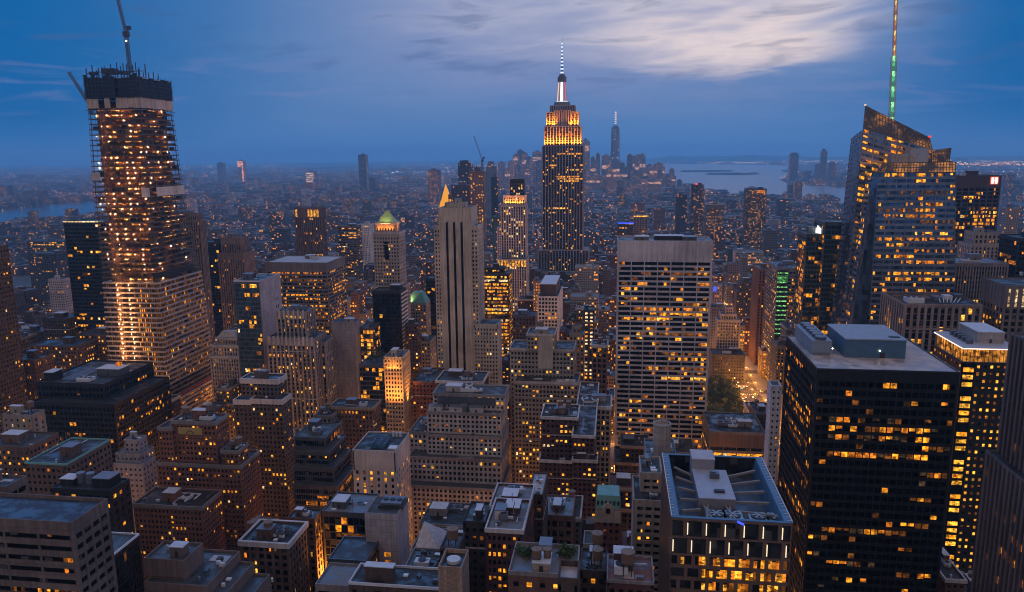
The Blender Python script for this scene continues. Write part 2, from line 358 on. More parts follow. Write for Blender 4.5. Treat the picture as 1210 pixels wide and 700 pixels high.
def facade(B, mb, q, st, lt, rng, top=0.0, mb2=None):
    """floor bands and piers standing proud of the glazing on one wall plane; collects the lit panes"""
    BL, BR, TR, TL = [Vector(p) for p in q]
    N = (BR-BL).cross(TL-BL).normalized()
    W = ((BR-BL).length+(TR-TL).length)/2; Hh = (TL-BL).length
    if W < 1 or Hh < 2: return
    P = lambda s, t, n: (BL*(1-s)+BR*s)*(1-t)+(TL*(1-s)+TR*s)*t+N*n
    def strip(s0, s1, t0, t1, d, mb=mb):
        v = [P(s0, t0, -.02), P(s1, t0, -.02), P(s1, t0, d), P(s0, t0, d), P(s0, t1, -.02), P(s1, t1, -.02), P(s1, t1, d), P(s0, t1, d)]
        mb.add([tuple(p) for p in v], [(0, 1, 2, 3), (4, 7, 6, 5), (3, 2, 6, 7), (0, 3, 7, 4), (1, 5, 6, 2)])
    if st.get('blank'):
        strip(0, 1, 0, 1, st.get('db', .3)); return
    fh, bw, hb, pw, db, dp = st['fh'], st['bw'], st['hb'], st['pw'], st['db'], st['dp']
    base = st.get('base', 0.0)
    tb, tt = min(.9, base/Hh), 1-min(0.9, top/Hh)
    nf = max(1, int(round((tt-tb)*Hh/fh))); dt = (tt-tb)/nf; nb = max(1, int(round(W/bw)))
    if tb > 0: strip(0, 1, 0, tb, db)
    for k in range(nf): strip(0, 1, tb+k*dt, tb+(k+hb)*dt, db, mb2 or mb)
    if tt < 1: strip(0, 1, tt, 1, db*1.02+.004)
    if pw > 0:
        e = st.get('every', 1)
        for j in range(0, nb+1, e):
            k = st.get('wide', 0)
            p_ = pw*(2.2 if k and j % k == 0 else 1)
            a, b = max(0, (j-p_/2)/nb), min(1, (j+p_/2)/nb)
            strip(a, b, 0, 1 if not st.get('stop') else tt, dp)
    if not lt: return
    pr, rows, fill, ws = lt.get('p', .05)*1.35, lt.get('rows', .06)*1.5, lt.get('fill', .75), lt.get('ws', MIXW)
    zb = [BL.z+(TL.z-BL.z)*(tb+k*dt) for k in range(nf)]
    sub = st.get('sub', 1)
    for k in range(nf):
        r = rng.random() < rows
        rc = pick(rng, ws)
        a0 = rng.random()*.6; a1 = a0+.25+rng.random()*.75
        run = 0
        for j in range(nb*sub):
            s0 = j/(nb*sub); s1 = (j+1)/(nb*sub); sm_ = (s0+s1)/2
            q_ = pr
            if run: q_ = max(q_, lt.get('stick', .25))
            if r and a0 < sm_ < a1: q_ = fill
            if 'rowset' in lt and k in lt['rowset']:
                x0, x1, q2 = lt['rowset'][k]; q_ = q2 if x0 <= sm_ <= x1 else q_*.3
            if rng.random() > q_: run = 0; continue
            run = 1
            m = rc if (r and rng.random() < .7) else pick(rng, ws)
            ins = pw/2/nb
            if sub > 1:
                if j % sub == 0: s0 += ins
                if j % sub == sub-1: s1 -= ins
                s0 += .004/nb; s1 -= .004/nb
            else: s0 += ins; s1 -= ins
            t0, t1 = tb+(k+hb)*dt, tb+(k+1)*dt
            if rng.random() < lt.get('half', .25): t0 += (t1-t0)*rng.uniform(.2, .5)
            c = P((s0+s1)/2, (t0+t1)/2, .06); u = (P(s1, (t0+t1)/2, .06)-P(s0, (t0+t1)/2, .06))/2; v = (P((s0+s1)/2, t1, .06)-P((s0+s1)/2, t0, .06))/2
            B.lits.append((c, u, v, N, m))
def style(kind, **k):
    d = {'punch': dict(fh=3.6, bw=3.0, hb=.50, pw=.50, db=.30, dp=.303), 'ribbon': dict(fh=3.8, bw=7.0, hb=.48, pw=.10, db=.40, dp=.37, sub=3), 'fins': dict(fh=3.8, bw=2.0, hb=.30, pw=.34, db=.25, dp=.60),
         'curtain': dict(fh=3.9, bw=1.6, hb=.24, pw=.07, db=.10, dp=.14), 'piers': dict(fh=3.6, bw=4.4, hb=.36, pw=.36, db=.25, dp=.5, sub=2), 'blank': dict(blank=True, db=.3, fh=4, bw=4, hb=.5, pw=.5, dp=.3)}[kind].copy()
    d.update(k); return d
# ------------------------------------------------------------------ roof furniture (each a part of its building)
def water_tank(B, x, y, z, r=2.0, h=3.6, leg=2.4):
    t = MB().cyl(x, y, r, r*.97, z+leg, z+leg+h, 16); 
    o = t.build('water_tank', WOOD, B.root)
    MB().cyl(x, y, r*1.08, .1, z+leg+h+.01, z+leg+h+r*.55, 16).build('tank_roof', plain((.22, .18, .16), .8), o)
    l = MB()
    for a in (-1, 1):
        for b in (-1, 1): l.box(x+a*r*.62-.15, x+a*r*.62+.15, y+b*r*.62-.15, y+b*r*.62+.15, z, z+leg)
    l.box(x-r*.8, x+r*.8, y-r*.8, y+r*.8, z+leg-.25, z+leg-.01); l.build('tank_frame', DARK, o)
def cooling_unit(B, x0, x1, y0, y1, z, h, rng, mat=PALE):
    b = MB().box(x0, x1, y0, y1, z+.4, z+h).box(x0+.3, x1-.3, y0+.3, y1-.3, z, z+.42)
    o = b.build('cooling_unit', mat, B.root)
    f = MB(); n = max(1, int(max(x1-x0, y1-y0)/3.2))
    for i in range(n):
        if x1-x0 > y1-y0: cx, cyy, r = x0+(i+.5)*(x1-x0)/n, (y0+y1)/2, min((x1-x0)/n, y1-y0)*.40
        else: cx, cyy, r = (x0+x1)/2, y0+(i+.5)*(y1-y0)/n, min((y1-y0)/n, x1-x0)*.40
        f.cyl(cx, cyy, r, r, z+h+.002, z+h+.45, 12)
    f.build('fan', DARK, o)
def bulkhead(B, x0, x1, y0, y1, z, h, mat):
    o = MB().box(x0, x1, y0, y1, z, z+h).build('bulkhead', mat, B.root)
    MB().box(x0-.2, x1+.2, y0-.2, y1+.2, z+h+.003, z+h+.3).build('coping', PALE if hash(round(x0)) % 2 else STEEL, o)
    MB().box((x0+x1)/2-.6, (x0+x1)/2+.6, y0-.08, y0+.02, z+.1, z+2.3).build('door', DARK, o)
def duct(B, x0, y0, x1, y1, z, w_):
    MB().box(min(x0, x1)-w_/2, max(x0, x1)+w_/2, y0-w_/2, y0+w_/2, z+.5, z+.5+w_).box(x1-w_/2-.01, x1+w_/2+.01, min(y0, y1), max(y0, y1), z+.52, z+.48+w_).build('duct', PALE, B.root)
def small_units(B, x0, x1, y0, y1, z, n, rng, avoid=()):
    W, D = x1-x0, y1-y0
    if W < 4 or D < 4: return
    for i in range(n):
        x, y = rng.uniform(x0+.8, x1-1.8), rng.uniform(y0+.8, y1-1.8); k = rng.random(); zz = z+.004*(i+1)
        if any(a[0]-2.5 < x < a[1]+.5 and a[2]-2.5 < y < a[3]+.5 for a in avoid): continue
        if k < .28: MB().box(x, x+rng.uniform(.7, 2.2), y, y+rng.uniform(.7, 2), zz, zz+rng.uniform(.5, 1.6)).build('roof_unit', rng.choice((PALE, STEEL, SLATE, WHITE, DARK)), B.root)
        elif k < .46: MB().cyl(x, y, .35, .35, zz, zz+rng.uniform(.6, 1.5), 10).cyl(x, y, .55, .4, zz+1.5, zz+1.8, 10).build('vent_pipe', rng.choice((PALE, STEEL, DARK)), B.root)
        elif k < .62:
            l_ = rng.uniform(3, max(3.1, min(W, D)*.6)); a = rng.random() < .5; xe, ye = (min(x+l_, x1-.5), y) if a else (x, min(y+l_, y1-.5))
            MB().beam((x, y, zz+.5), (xe, ye, zz+.5), rng.uniform(.2, .5)).build('pipe', rng.choice((PALE, STEEL)), B.root)
        elif k < .74: MB().box(x, x+rng.uniform(1.2, 2.6), y, y+rng.uniform(1.2, 2), zz, zz+.6).build('skylight', rng.choice((GBL_, WHITE)), B.root)
        else: MB().box(x, min(x1-.3, x+rng.uniform(1.5, W*.35)), y, min(y1-.3, y+rng.uniform(1.5, D*.35)), z+.002, zz+.02).build('roof_patch', ROOF[rng.choice(('dark', 'grey', 'light', 'tan'))], B.root)
GBL_ = glass((.03, .06, .085), .18)
def clutter(B, x0, x1, y0, y1, z, n, rng, wm, tanks=True):
    W, D = x1-x0, y1-y0
    if W < 5 or D < 5: return
    for i in range(n):
        k = rng.random(); s = min(W, D)
        cx = rng.uniform(x0+W*.22, x1-W*.22); cyy = rng.uniform(y0+D*.25, y1-D*.25)
        if i == 0:
            a, b = min(W*.30, 7)*rng.uniform(.6, 1), min(D*.30, 6)*rng.uniform(.7, 1); bulkhead(B, cx-a, cx+a*.7, cyy-b*.6, cyy+b*.8, z, rng.uniform(3, 5.5), wm)
        elif k < .30 and tanks and s > 8: water_tank(B, x0+W*rng.uniform(.15, .85), y0+D*rng.uniform(.2, .8), z, rng.uniform(1.6, 2.3), rng.uniform(3, 4), rng.uniform(1.5, 5))
        elif k < .62: a, b = rng.uniform(1.5, min(5, W*.2)), rng.uniform(1.2, min(3, D*.2)); cooling_unit(B, cx-a, cx+a, cyy-b, cyy+b, z+.02*i, rng.uniform(1.8, 3.2), rng, PALE if rng.random() < .5 else STEEL)
        elif k < .85: duct(B, cx, cyy, x0+W*rng.uniform(.2, .8), y0+D*rng.uniform(.2, .8), z+.013*i, rng.uniform(.6, 1.1))
        else:
            m = MB(); m.beam((cx, cyy, z), (cx, cyy, z+rng.uniform(4, 9)), .25); m.beam((cx-1, cyy, z+3.5), (cx+1, cyy, z+3.5), .18); m.build('antenna', STEEL, B.root)

PALEST_ = wall((.34, .31, .29), 'stone')
def ring(x0, x1, y0, y1, z0, z1, out, th):
    m = MB()
    m.box(x0-out, x1+out, y0-out, y0-out+th, z0, z1); m.box(x0-out, x1+out, y1+out-th, y1+out, z0, z1)
    m.box(x0-out, x0-out+th, y0-out+th, y1+out-th, z0, z1); m.box(x1+out-th, x1+out, y0-out+th, y1+out-th, z0, z1)
    return m
def resolve(t):
    o = t[-1] if isinstance(t[-1], dict) else {}
    if t[0] == 'w':
        x0, x1, y0, D, H = t[1:6]
    else:
        xl, xr, yt, Y, D = t[:5]
        p = atY(xl, yt, Y); x0, H, y0 = p.x, p.z, Y
        x1 = xat(xr, Y, H)
        if isinstance(D, tuple): D = ydepth(x1 if D[1] > xr else x0, Y, H, D[1])
    return x0, x1, y0, y0+D, H, o
def building(name, label, short, cat, tiers, wm, st='punch', lt=None, gm=None, group=None, roofm='dark', clut=3, cornice=None, top=2.0, par=1.0, tanks=True, seed=None, parm=None):
    if isinstance(st, str): st = style(st)
    gm = gm or glass()
    belt = PALEST_ if sum(map(ord, label)) % 3 == 0 else wm
    R_ = [resolve(t) for t in tiers]
    cx = sum(r[0]+r[1] for r in R_)/2/len(R_); cyy = R_[-1][2]
    B = Bld(name, label, short, cat, (cx, cyy, 0), group)
    rng = random.Random(seed if seed is not None else hash((round(cx*3), round(cyy*3))) & 0xffff)
    done = []
    for x0, x1, y0, y1, H, o in R_:
        z0 = o.get('z0', 0.0)
        if 'z0' not in o:
            mx, my = (x0+x1)/2, (y0+y1)/2
            for d in done:
                if d[0] <= mx <= d[1] and d[2] <= my <= d[3] and d[4] < H and d[4] > z0: z0 = d[4]+.21
        s_ = o.get('st', st); s_ = style(s_) if isinstance(s_, str) else s_
        w_ = o.get('wall', wm); l_ = o.get('lt', lt); g_ = o.get('glass', gm); tp = o.get('top', top)
        d = max(s_['db'], s_['dp'])
        MB().box(x0, x1, y0, y1, z0, H).build('window_glass', g_, B.root)
        mb = MB(); m2 = MB() if 'spd' in s_ else None
        facade(B, mb, ((x0, y0, z0), (x1, y0, z0), (x1, y0, H), (x0, y0, H)), s_, l_, rng, tp, m2)
        sl = o.get('side', s_); sl = style(sl) if isinstance(sl, str) else sl
        facade(B, mb, ((x0, y1, z0), (x0, y0, z0), (x0, y0, H), (x0, y1, H)), sl, l_, rng, tp, m2)
        facade(B, mb, ((x1, y0, z0), (x1, y1, z0), (x1, y1, H), (x1, y0, H)), sl, l_, rng, tp, m2)
        facade(B, mb, ((x1, y1, z0), (x0, y1, z0), (x0, y1, H), (x1, y1, H)), s_, None, rng, tp)
        if not s_.get('nocorner'):
            c = s_.get('cw', .7); e = d+.007
            for ax, bx in ((x0-e, x0+c), (x1-c, x1+e)):
                for ay, by in ((y0-e, y0+c), (y1-c, y1+e)): mb.box(ax, bx, ay, by, z0, H-.004)
        mb.build('wall', w_, B.root)
        if m2: m2.build('spandrel', wall(s_['spd']), B.root)
        MB().box(x0+.02, x1-.02, y0+.02, y1-.02, H+.004, H+.2).build('roof', ROOF[o.get('roof', roofm)], B.root)
        pr = o.get('par', par)
        if pr: ring(x0, x1, y0, y1, H+.003, H+pr, d+.012, .45).build('parapet', o.get('parm', parm or w_), B.root)
        cn = o.get('cornice', cornice)
        if cn:
            m_, h_, p_ = cn; ring(x0, x1, y0, y1, H-h_, H+pr+.25, d+p_, p_+.3).build('cornice', m_, B.root)
        n = o.get('clut', clut if (x0, x1, y0, y1, H) == R_[-1][:5] else 0)
        if n: clutter(B, x0+1, x1-1, y0+1, y1-1, H+.2, n, rng, w_, tanks)
        if y0 < 620 and n != 0: small_units(B, x0+1, x1-1, y0+1, y1-1, H+.2, 10 if y0 < 360 else 6, rng)
        elif y0 < 560 and (x0, x1, y0, y1, H) != R_[-1][:5]:
            over = [q for q in R_ if q[4] > H+.5 and q[0] < x1 and q[1] > x0 and q[2] < y1 and q[3] > y0]
            small_units(B, x0+.5, x1-.5, y0+.3, y1-.5, H+.2, 12, rng, over)
            if not over: clutter(B, x0+1, x1-1, y0+1, y1-1, H+.2, 5, rng, w_, tanks)
        if y0 < 760 and H-z0 > 24 and s_.get('fh', 4) < 3.75 and not s_.get('blank') and s_['db'] < .5:
            for zz in ([H-9.6] if H-z0 < 50 else [H-11.3, z0+(H-z0)*.5]): ring(x0, x1, y0, y1, zz, zz+.7, d+.16, .3).build('belt_course', belt, B.root)
        occ_box(x0, x1, y0, y1, z0, H, B.id); B.foot.append((x0, x1, y0, y1, H))
        done.append((x0, x1, y0, y1, H)); B.tiers.append((x0, x1, y0, y1, z0, H))
    return B

# ------------------------------------------------------------------ the setting: ground, streets, water
def sheet(name, pts, z, mat, kind='structure'):
    return MB().add([(x, y, z) for x, y in pts], [tuple(range(len(pts)))]).build(name, mat, None, kind)
def ground_mat():
    m, t, out = newmat('city ground'); P = t.n('ShaderNodeNewGeometry').outputs['Position']
    a = t.noise(P, .004, 6, .65); b_ = t.noise(P, .03, 4, .6)
    c = t.mix(t.sm(a, .35, .65), (0.045, 0.047, 0.052), (0.11, 0.105, 0.10)); c = t.mix(t.m('MULTIPLY', t.sm(b_, .5, .62), .6), c, (0.03, 0.045, 0.028))
    b = t.n('ShaderNodeBsdfPrincipled'); t.put(b.inputs['Base Color'], c); b.inputs['Roughness'].default_value = .95; t.L.new(b.outputs[0], out.inputs[0]); return m
GROUND = ground_mat()
sheet('ground', [(-30000, -1500), (30000, -1500), (30000, 28500), (-30000, 28500)], 0.0, GROUND)
m_, t_, o_ = newmat('water'); b_ = t_.n('ShaderNodeBsdfPrincipled'); b_.inputs['Base Color'].default_value = (.035, .06, .10, 1); b_.inputs['Roughness'].default_value = .22
bp_ = t_.n('ShaderNodeBump'); bp_.inputs['Strength'].default_value = .35; bp_.inputs['Distance'].default_value = 1.2
t_.put(bp_.inputs['Height'], t_.noise(t_.n('ShaderNodeNewGeometry').outputs['Position'], .03, 4)); t_.L.new(bp_.outputs[0], b_.inputs['Normal']); t_.L.new(b_.outputs[0], o_.inputs[0]); WATER = m_
def gp(px, py): p = atZ(px, py, 0); return (p.x, p.y)
BAY = [gp(*q) for q in ((745, 212), (795, 223), (831, 224.5), (861, 231), (900, 234), (925, 232), (971, 238), (1010, 243), (1100, 252), (1210, 268), (1300, 280), (1300, 246), (1210, 240), (1100, 228), (1010, 221), (960, 220), (930, 217), (920, 212), (938, 207), (922, 202), (945, 197), (900, 195), (820, 194), (770, 193.5), (738, 198))]
RIVER = [gp(*q) for q in ((-60, 254), (0, 250), (50, 244), (110, 238), (190, 238), (190, 250), (112, 262), (60, 269), (0, 274), (-60, 278))]
UPPER = [gp(*q) for q in ((-60, 216), (0, 214), (60, 211), (130, 211), (130, 214), (60, 216), (0, 220), (-60, 222))]
for nm, pl in (('bay', BAY), ('river', RIVER)): sheet('water', pl, 0.5, WATER)
def inpoly(x, y, pl):
    c = False; n = len(pl)
    for i in range(n):
        (ax, ay), (bx, by) = pl[i], pl[i-1]
        if (ay > y) != (by > y) and x < (bx-ax)*(y-ay)/(by-ay)+ax: c = not c
    return c
wet = lambda x, y: inpoly(x, y, BAY) or inpoly(x, y, RIVER)
ASPH = plain((0.05, 0.05, 0.053), .8, 0, 'asphalt'); PAVE = plain((0.22, 0.215, 0.21), .9, 0, 'pavement'); PAINT = plain((0.75, 0.75, 0.72), .7, 0, 'road paint')
GRASS = plain((0.045, 0.075, 0.025), .95, 0, 'lawn')
AVE = [-870, -730, -590, -450, -310, -172, 145, 425, 705]; AW = 13
STREETS = [30+80*k for k in range(0, 26)]
road = MB()
road.box(-900, 760, 8, 2100, .004, .008)
road.build('road', ASPH, None, 'structure')
pv = MB()
for i in range(len(AVE)-1):
    for j in range(len(STREETS)-1):
        a, b = AVE[i]+AW, AVE[i+1]-AW; c, d = STREETS[j]+7, STREETS[j+1]-7
        pv.box(a, b, c, d, .012, .14)
pv.build('pavement', PAVE, None, 'structure')
mk = MB()
for ax in AVE:
    for k in range(60, 1300, 12):
        for off in (-6, -2, 2, 6): mk.add([(ax+off-.08, k, .013), (ax+off+.08, k, .013), (ax+off+.08, k+4, .013), (ax+off-.08, k+4, .013)], [(0, 1, 2, 3)])
    for s in STREETS:
        for c in range(-5, 6): mk.add([(ax+c*2-.4, s-10, .013), (ax+c*2+.4, s-10, .013), (ax+c*2+.4, s-7.5, .013), (ax+c*2-.4, s-7.5, .013)], [(0, 1, 2, 3)])
mk.build('road_marking', PAINT, None, 'structure')
# low wooded hills beyond the bay
hm, ht, ho = newmat('wooded hill'); hb_ = ht.n('ShaderNodeBsdfPrincipled'); hb_.inputs['Roughness'].default_value = 1
ht.put(hb_.inputs['Base Color'], ht.mix(ht.noise(ht.n('ShaderNodeNewGeometry').outputs['Position'], .002, 4), (.03, .05, .03), (.07, .08, .06))); ht.L.new(hb_.outputs[0], ho.inputs[0])
rngh = random.Random(5); hv = []; hf = []
NX, NY = 90, 6
for i in range(NX+1):
    px = 742+i*(1260-742)/NX; xg = xat(px, 21500, 0)
    hgt = 135*min(1, max(0, (px-748)/40))*(1-.55*min(1, max(0, (px-870)/110)))*(1-.5*min(1, max(0, (px-1000)/150)))+14*sin(i*.31)+9*sin(i*.83+1)+rngh.uniform(-4, 4)
    for j in range(NY+1):
        hv.append((xg*(1+.06*j), 20500+j*900, -20+max(20, 20+hgt)*sin(pi*j/NY)))
for i in range(NX):
    for j in range(NY): a = i*(NY+1)+j; hf.append((a, a+NY+1, a+NY+2, a+1))
MB().add(hv, hf).build('hills', hm, None, 'structure', smooth=True)
# islands in the bay
for (px, py, rx, ry) in ((835, 203.0, 330, 170), (866, 206.3, 300, 170)):
    c = atZ(px, py, 0); rr = random.Random(px); n = 36
    r0 = [(c.x+rx*cos(2*pi*k/n)*(1+.15*sin(3*2*pi*k/n)), c.y+ry*sin(2*pi*k/n), .2) for k in range(n)]
    r1 = [(c.x+(p[0]-c.x)*.86, c.y+(p[1]-c.y)*.86, 9+rr.uniform(0, 12)) for p in r0]
    MB().prism(r0, r1).build('island', hm, None, 'structure')
# ------------------------------------------------------------------ the buildings one can tell apart
TAN = wall((.135, .108, .10), 'panel'); GRANITE = wall((.30, .28, .27), 'stone'); LIMEST = wall((.42, .38, .36), 'stone'); BUFF = wall((.26, .21, .165), 'brick'); BROWN = wall((.12, .075, .058), 'brick')
RUST = wall((.19, .085, .055), 'brick'); MAROON = wall((.085, .038, .036), 'brick'); UMBER = wall((.068, .048, .041), 'brick'); GREYST = wall((.22, .205, .205), 'stone'); PALEST = wall((.50, .48, .49), 'stone')
LILAC = wall((.40, .37, .41), 'panel'); BLACK = wall((.0085, .0085, .010), 'stone', .6); BRONZE = wall((.05, .035, .028), 'metal'); SLATE = wall((.10, .11, .13), 'metal'); CONC = wall((.33, .31, .30), 'panel'); WHITEC = wall((.62, .60, .61), 'stone')
GB = glass((.004, .0045, .006), .12, .22, False); GN = glass((.010, .016, .020), .12, .4, False); GG = glass((.010, .036, .032), .10, .6, False, .25); GBL = glass((.03, .065, .095), .15, .5, False, .3)
ledge = lambda h=.8, p=.7, m=None: (m or LIMEST, h, p)
L = lambda p=.05, rows=.06, fill=.75, **k: dict(p=p, rows=rows, fill=fill, **k)
b = building
# --- bottom left
b('office_block', 'tan granite office block with a blue wet roof at the bottom left corner', 'tan corner office block', 'office block',
  [(-75, 85, 612, 200, ('xb', 125), dict(side=style('ribbon', fh=3.75, bw=4.6, hb=.5, pw=.24, db=.5, dp=.48, sub=1)))], TAN, style('ribbon', fh=3.75, bw=13, hb=.54, pw=.06, db=.5, dp=.48, sub=8), L(.03, .10, .5, ws=[('dim', .5), ('orange', .3), ('amber', .3)], rowset={38: (.5, .9, .8)}), roofm='pool', clut=0, top=3.2, par=1.4, seed=3)
b('office_block', 'plain tan block cut by the left edge, just behind the blue wet roof', 'plain tan edge block', 'office block', [(-60, 8, 574, 222, ('xb', 30))], TAN, style('ribbon', fh=3.8, bw=5), L(.02), roofm='blue', clut=1)
b('glass_block', 'low black glass block with a white roof edge beside the tan granite block', 'low black glass block', 'office block', [(96, 131, 657, 232, ('xb', 164))], BLACK, style('curtain', hb=.12), L(.015, .0, ws=DIMW), GN, roofm='grey', clut=0, par=.8, parm=WHITE)
b('office_block', 'black slab with scattered square yellow windows and two round roof tanks', 'black slab with round tanks', 'office block', [(62, 131, 578, 300, ('xb', 152))], BLACK, style('punch', bw=4.4, fh=4.0, hb=.55, pw=.52), L(.16, .1, .6, ws=WARM), GB, clut=0, par=.8)
B = ALL[-1]; x0, x1, y0, y1, z0, H = B.tiers[0]
for k in (0, 1):
    cx = x0+(x1-x0)*(.30+.17*k); MB().cyl(cx, y0+8, 1.9, 1.9, H+.2, H+5.2, 18).build('tank', STEEL, B.root)
bulkhead(B, x0+(x1-x0)*.62, x0+(x1-x0)*.92, y0+3, y0+11, H+.2, 4.5, BLACK); bulkhead(B, x0+1, x0+8, y0+4, y0+10, H+.2, 3, BLACK)
b('apartment_house', 'small pale grey stepped house with a tiered penthouse before the black slab', 'pale grey stepped house', 'building',
  [(135, 168, 549, 420, ('xb', 183)), (137, 167, 537, 424, 13), (147, 164, 521, 427, 8)], wall((.30, .29, .315)), style('punch', bw=3.2, hb=.55, pw=.6), L(.05), clut=1, roofm='light')
b('hotel', 'rust brick tower with an arched gold panel under its top', 'rust brick tower with gold panel', 'hotel',
  [(158, 238, 597, 378, 22), (186, 284, 548, 404, 24), (187, 203, 507, 406, 15), (203, 254, 499, 408, 15), (262, 281, 534, 406, 12), (284, 304, 640, 372, 26), (296, 318, 668, 362, 22)], RUST, style('punch', fh=3.3, bw=2.5, hb=.5, pw=.48), L(.07, .05, .4, ws=WARM), cornice=(GREYST, .9, .35), clut=5)
B = ALL[-1]; x0, x1, y0, y1, z0, H = B.tiers[3]
gp_ = MB(); xa, xb_ = x0+(x1-x0)*.14, x0+(x1-x0)*.70
gp_.box(xa, xb_, y0-.75, y0-.40, H-7.2, H-2.8); o = gp_.build('gold_panel', plain((.42, .30, .10), .6), B.root)
ar = MB(); xm = (xa+xb_)/2
for k in range(12):
    a0, a1 = pi*k/12, pi*(k+1)/12; ar.beam((xm+2.1*cos(a0), y0-.8, H-6.8+2.1*sin(a0)), (xm+2.1*cos(a1), y0-.8, H-6.8+2.1*sin(a1)), .35)
ar.build('arch', DARK, o)
b('setback_tower', 'slim brown tower with a white cornice band and boxed penthouse', 'white banded brown tower', 'tower',
  [(277, 297, 474, 478, 20), (297, 333, 473, 470, ('xb', 343)), (285, 328, 449, 477, 13)], wall((.095, .072, .064), 'brick'), style('punch', fh=3.4, bw=2.9, hb=.45, pw=.5), L(.06, .05, .5, ws=WARM), cornice=(PALEST, 2.4, .55), clut=1, par=.9)
b('office_block', 'dark glazed block stepping down in terraces with orange lit side floors', 'dark terraced glass block', 'office block',
  [(347, 399, 574, 424, 34), (347, 394, 553, 429, 32), (348, 389, 534, 434, 30), (348, 384, 517, 440, 26)], SLATE, style('curtain', fh=3.9, bw=1.5, hb=.34, pw=.12, db=.16, dp=.24), L(.02, .12, .8, ws=[('amber', .5), ('orange', .4)]), roofm='grey', clut=3, par=.7, tanks=False)
b('loft_building', 'brown brick loft block with a pale cornice and cluttered roof, beside the rust tower', 'corniced brown loft block', 'building',
  [(286, 340, 641, 300, ('xb', 360))], BROWN, style('piers', fh=3.7, bw=3.4), L(.05, .05, .5, rowset={24: (0, 1, .6)}), cornice=(PALEST, 1.2, .9), clut=7, top=1.2)
b('loft_building', 'narrow brown brick building whose street front glows orange near the ground', 'brown block with glowing street front', 'building',
  [(341, 371, 613, 330, ('xb', 380))], BROWN, style('piers', fh=3.7, bw=3.0), L(.10, .1, .5, ws=WARM), clut=4)
b('office_block', 'tan stone block in three terraces at the bottom, with an open rooftop plant', 'tan terraced block', 'office block',
  [(172, 282, 717, 229, 24), (172, 262, 703, 230.5, 24), (172, 244, 690, 232, 24), (172, 217, 662, 236, ('xb', 238))], wall((.17, .125, .11)), style('ribbon', fh=3.9, bw=9, hb=.6), L(.02, .0), clut=2, top=6.0, roofm='grey', tanks=False)
# --- centre bottom
b('office_block', 'blank grey concrete block with a few narrow windows and rooftop fans', 'blank grey concrete block', 'office block',
  [(417, 467, 533, 410, ('xb', 483))], wall((.50, .455, .45)), style('punch', fh=4.0, bw=4.0, hb=.42, pw=.66), L(.30, .1, .5, ws=WARM), top=12, clut=0, par=1.0, parm=PALEST, roofm='dark')
B = ALL[-1]; x0, x1, y0, y1, z0, H = B.tiers[0]
for k in range(2): cooling_unit(B, x0+9+4.6*k, x0+13+4.6*k, y0+5, y0+17, H+.2, 2.4, random.Random(1), BLUEM)
MB().box(x0+20, x0+25, y0+4, y0+9, H+.21, H+.9).build('skylight', WHITE, B.root)
for k in range(3): MB().cyl(x1-4-2.2*k, y1-5, .8, .8, H+.2, H+3.2, 12).build('vent_pipe', PALE, B.root)
b('office_tower', 'smooth lilac grey tower with one column of orange windows', 'smooth lilac grey tower', 'tower',
  [(432, 469, 608, 318, ('xb', 481))], LILAC, 'blank', None, top=0, clut=0, roofm='grey', par=.9)
B = ALL[-1]; x0, x1, y0, y1, z0, H = B.tiers[0]
for k, m in enumerate(('amber', 'orange', None, 'orange', 'amber', 'orange', None, None, 'amber')):
    c = Vector((x0+(x1-x0)*.66, y0-.36, H-19.5-3.95*k))
    if m: B.lits.append((c, Vector((1.5, 0, 0)), Vector((0, 0, 1.1)), Vector((0, -1, 0)), m))
    else: MB().box(c.x-1.5, c.x+1.5, c.y, c.y+.04, c.z-1.1, c.z+1.1).build('window', GB, B.root)
    if k > 3: MB().box(x0+(x1-x0)*.26-1.4, x0+(x1-x0)*.26+1.4, c.y, c.y+.04, c.z-1.1, c.z+1.1).build('window', GB, B.root)
MB().box(x0+4, x0+16, y0+6, y0+16, H+.2, H+1.6).build('plant_pit', DARK, B.root); cooling_unit(B, x0+5, x0+15, y0+7, y0+15, H+1.6, 1.2, random.Random(1), STEEL)
b('glass_atrium', 'glazed block glowing amber inside, joined to the smooth lilac grey tower', 'amber glazed block', 'building',
  [(381, 432, 606, 337, 22)], SLATE, style('curtain', fh=4.2, bw=3.0, hb=.12, pw=.06), L(.30, .3, .8, ws=[('amber', .4), ('orange', .4), ('dim', .3)], rowset={20: (0, 1, .95), 12: (0, 1, .95)}), clut=3, roofm='light', tanks=False)
b('low_building', 'low flat building with a dark roof at the foot of the amber glazed block', 'low dark flat roof', 'building', [(389, 432, 662, 300, 20)], SLATE, style('ribbon'), L(.03), clut=0, roofm='blue')
b('low_building', 'low building with a pale grey roof before the dark flat roof', 'low pale grey roof', 'building', [(374, 424, 692, 270, 16)], GREYST, style('ribbon'), L(.03), clut=0, roofm='light')
b('low_building', 'long low dark roof with a white edge below the smooth lilac grey tower', 'long low dark roof', 'building', [(414, 522, 690, 236, 12)], UMBER, style('piers'), L(.03), clut=1, roofm='dark', parm=PALE)
b('pyramid_building', 'small building crowned by a pale triangular pyramid roof', 'pale pyramid roof', 'building', [(486, 521, 652, 296, 20)], GREYST, style('punch'), L(.03), clut=0, roofm='grey')
B = ALL[-1]; x0, x1, y0, y1, z0, H = B.tiers[0]; ap = atY(501, 616, y0+10)
MB().add([(x0+1, y0+1, H+.2), (x1-1, y0+1, H+.2), (x1-1, y1-1, H+.2), (x0+1, y1-1, H+.2), (ap.x, y0+10, ap.z)], [(0, 1, 4), (1, 2, 4), (2, 3, 4), (3, 0, 4), (3, 2, 1, 0)]).build('pyramid_roof', wall((.48, .46, .48)), B.root)
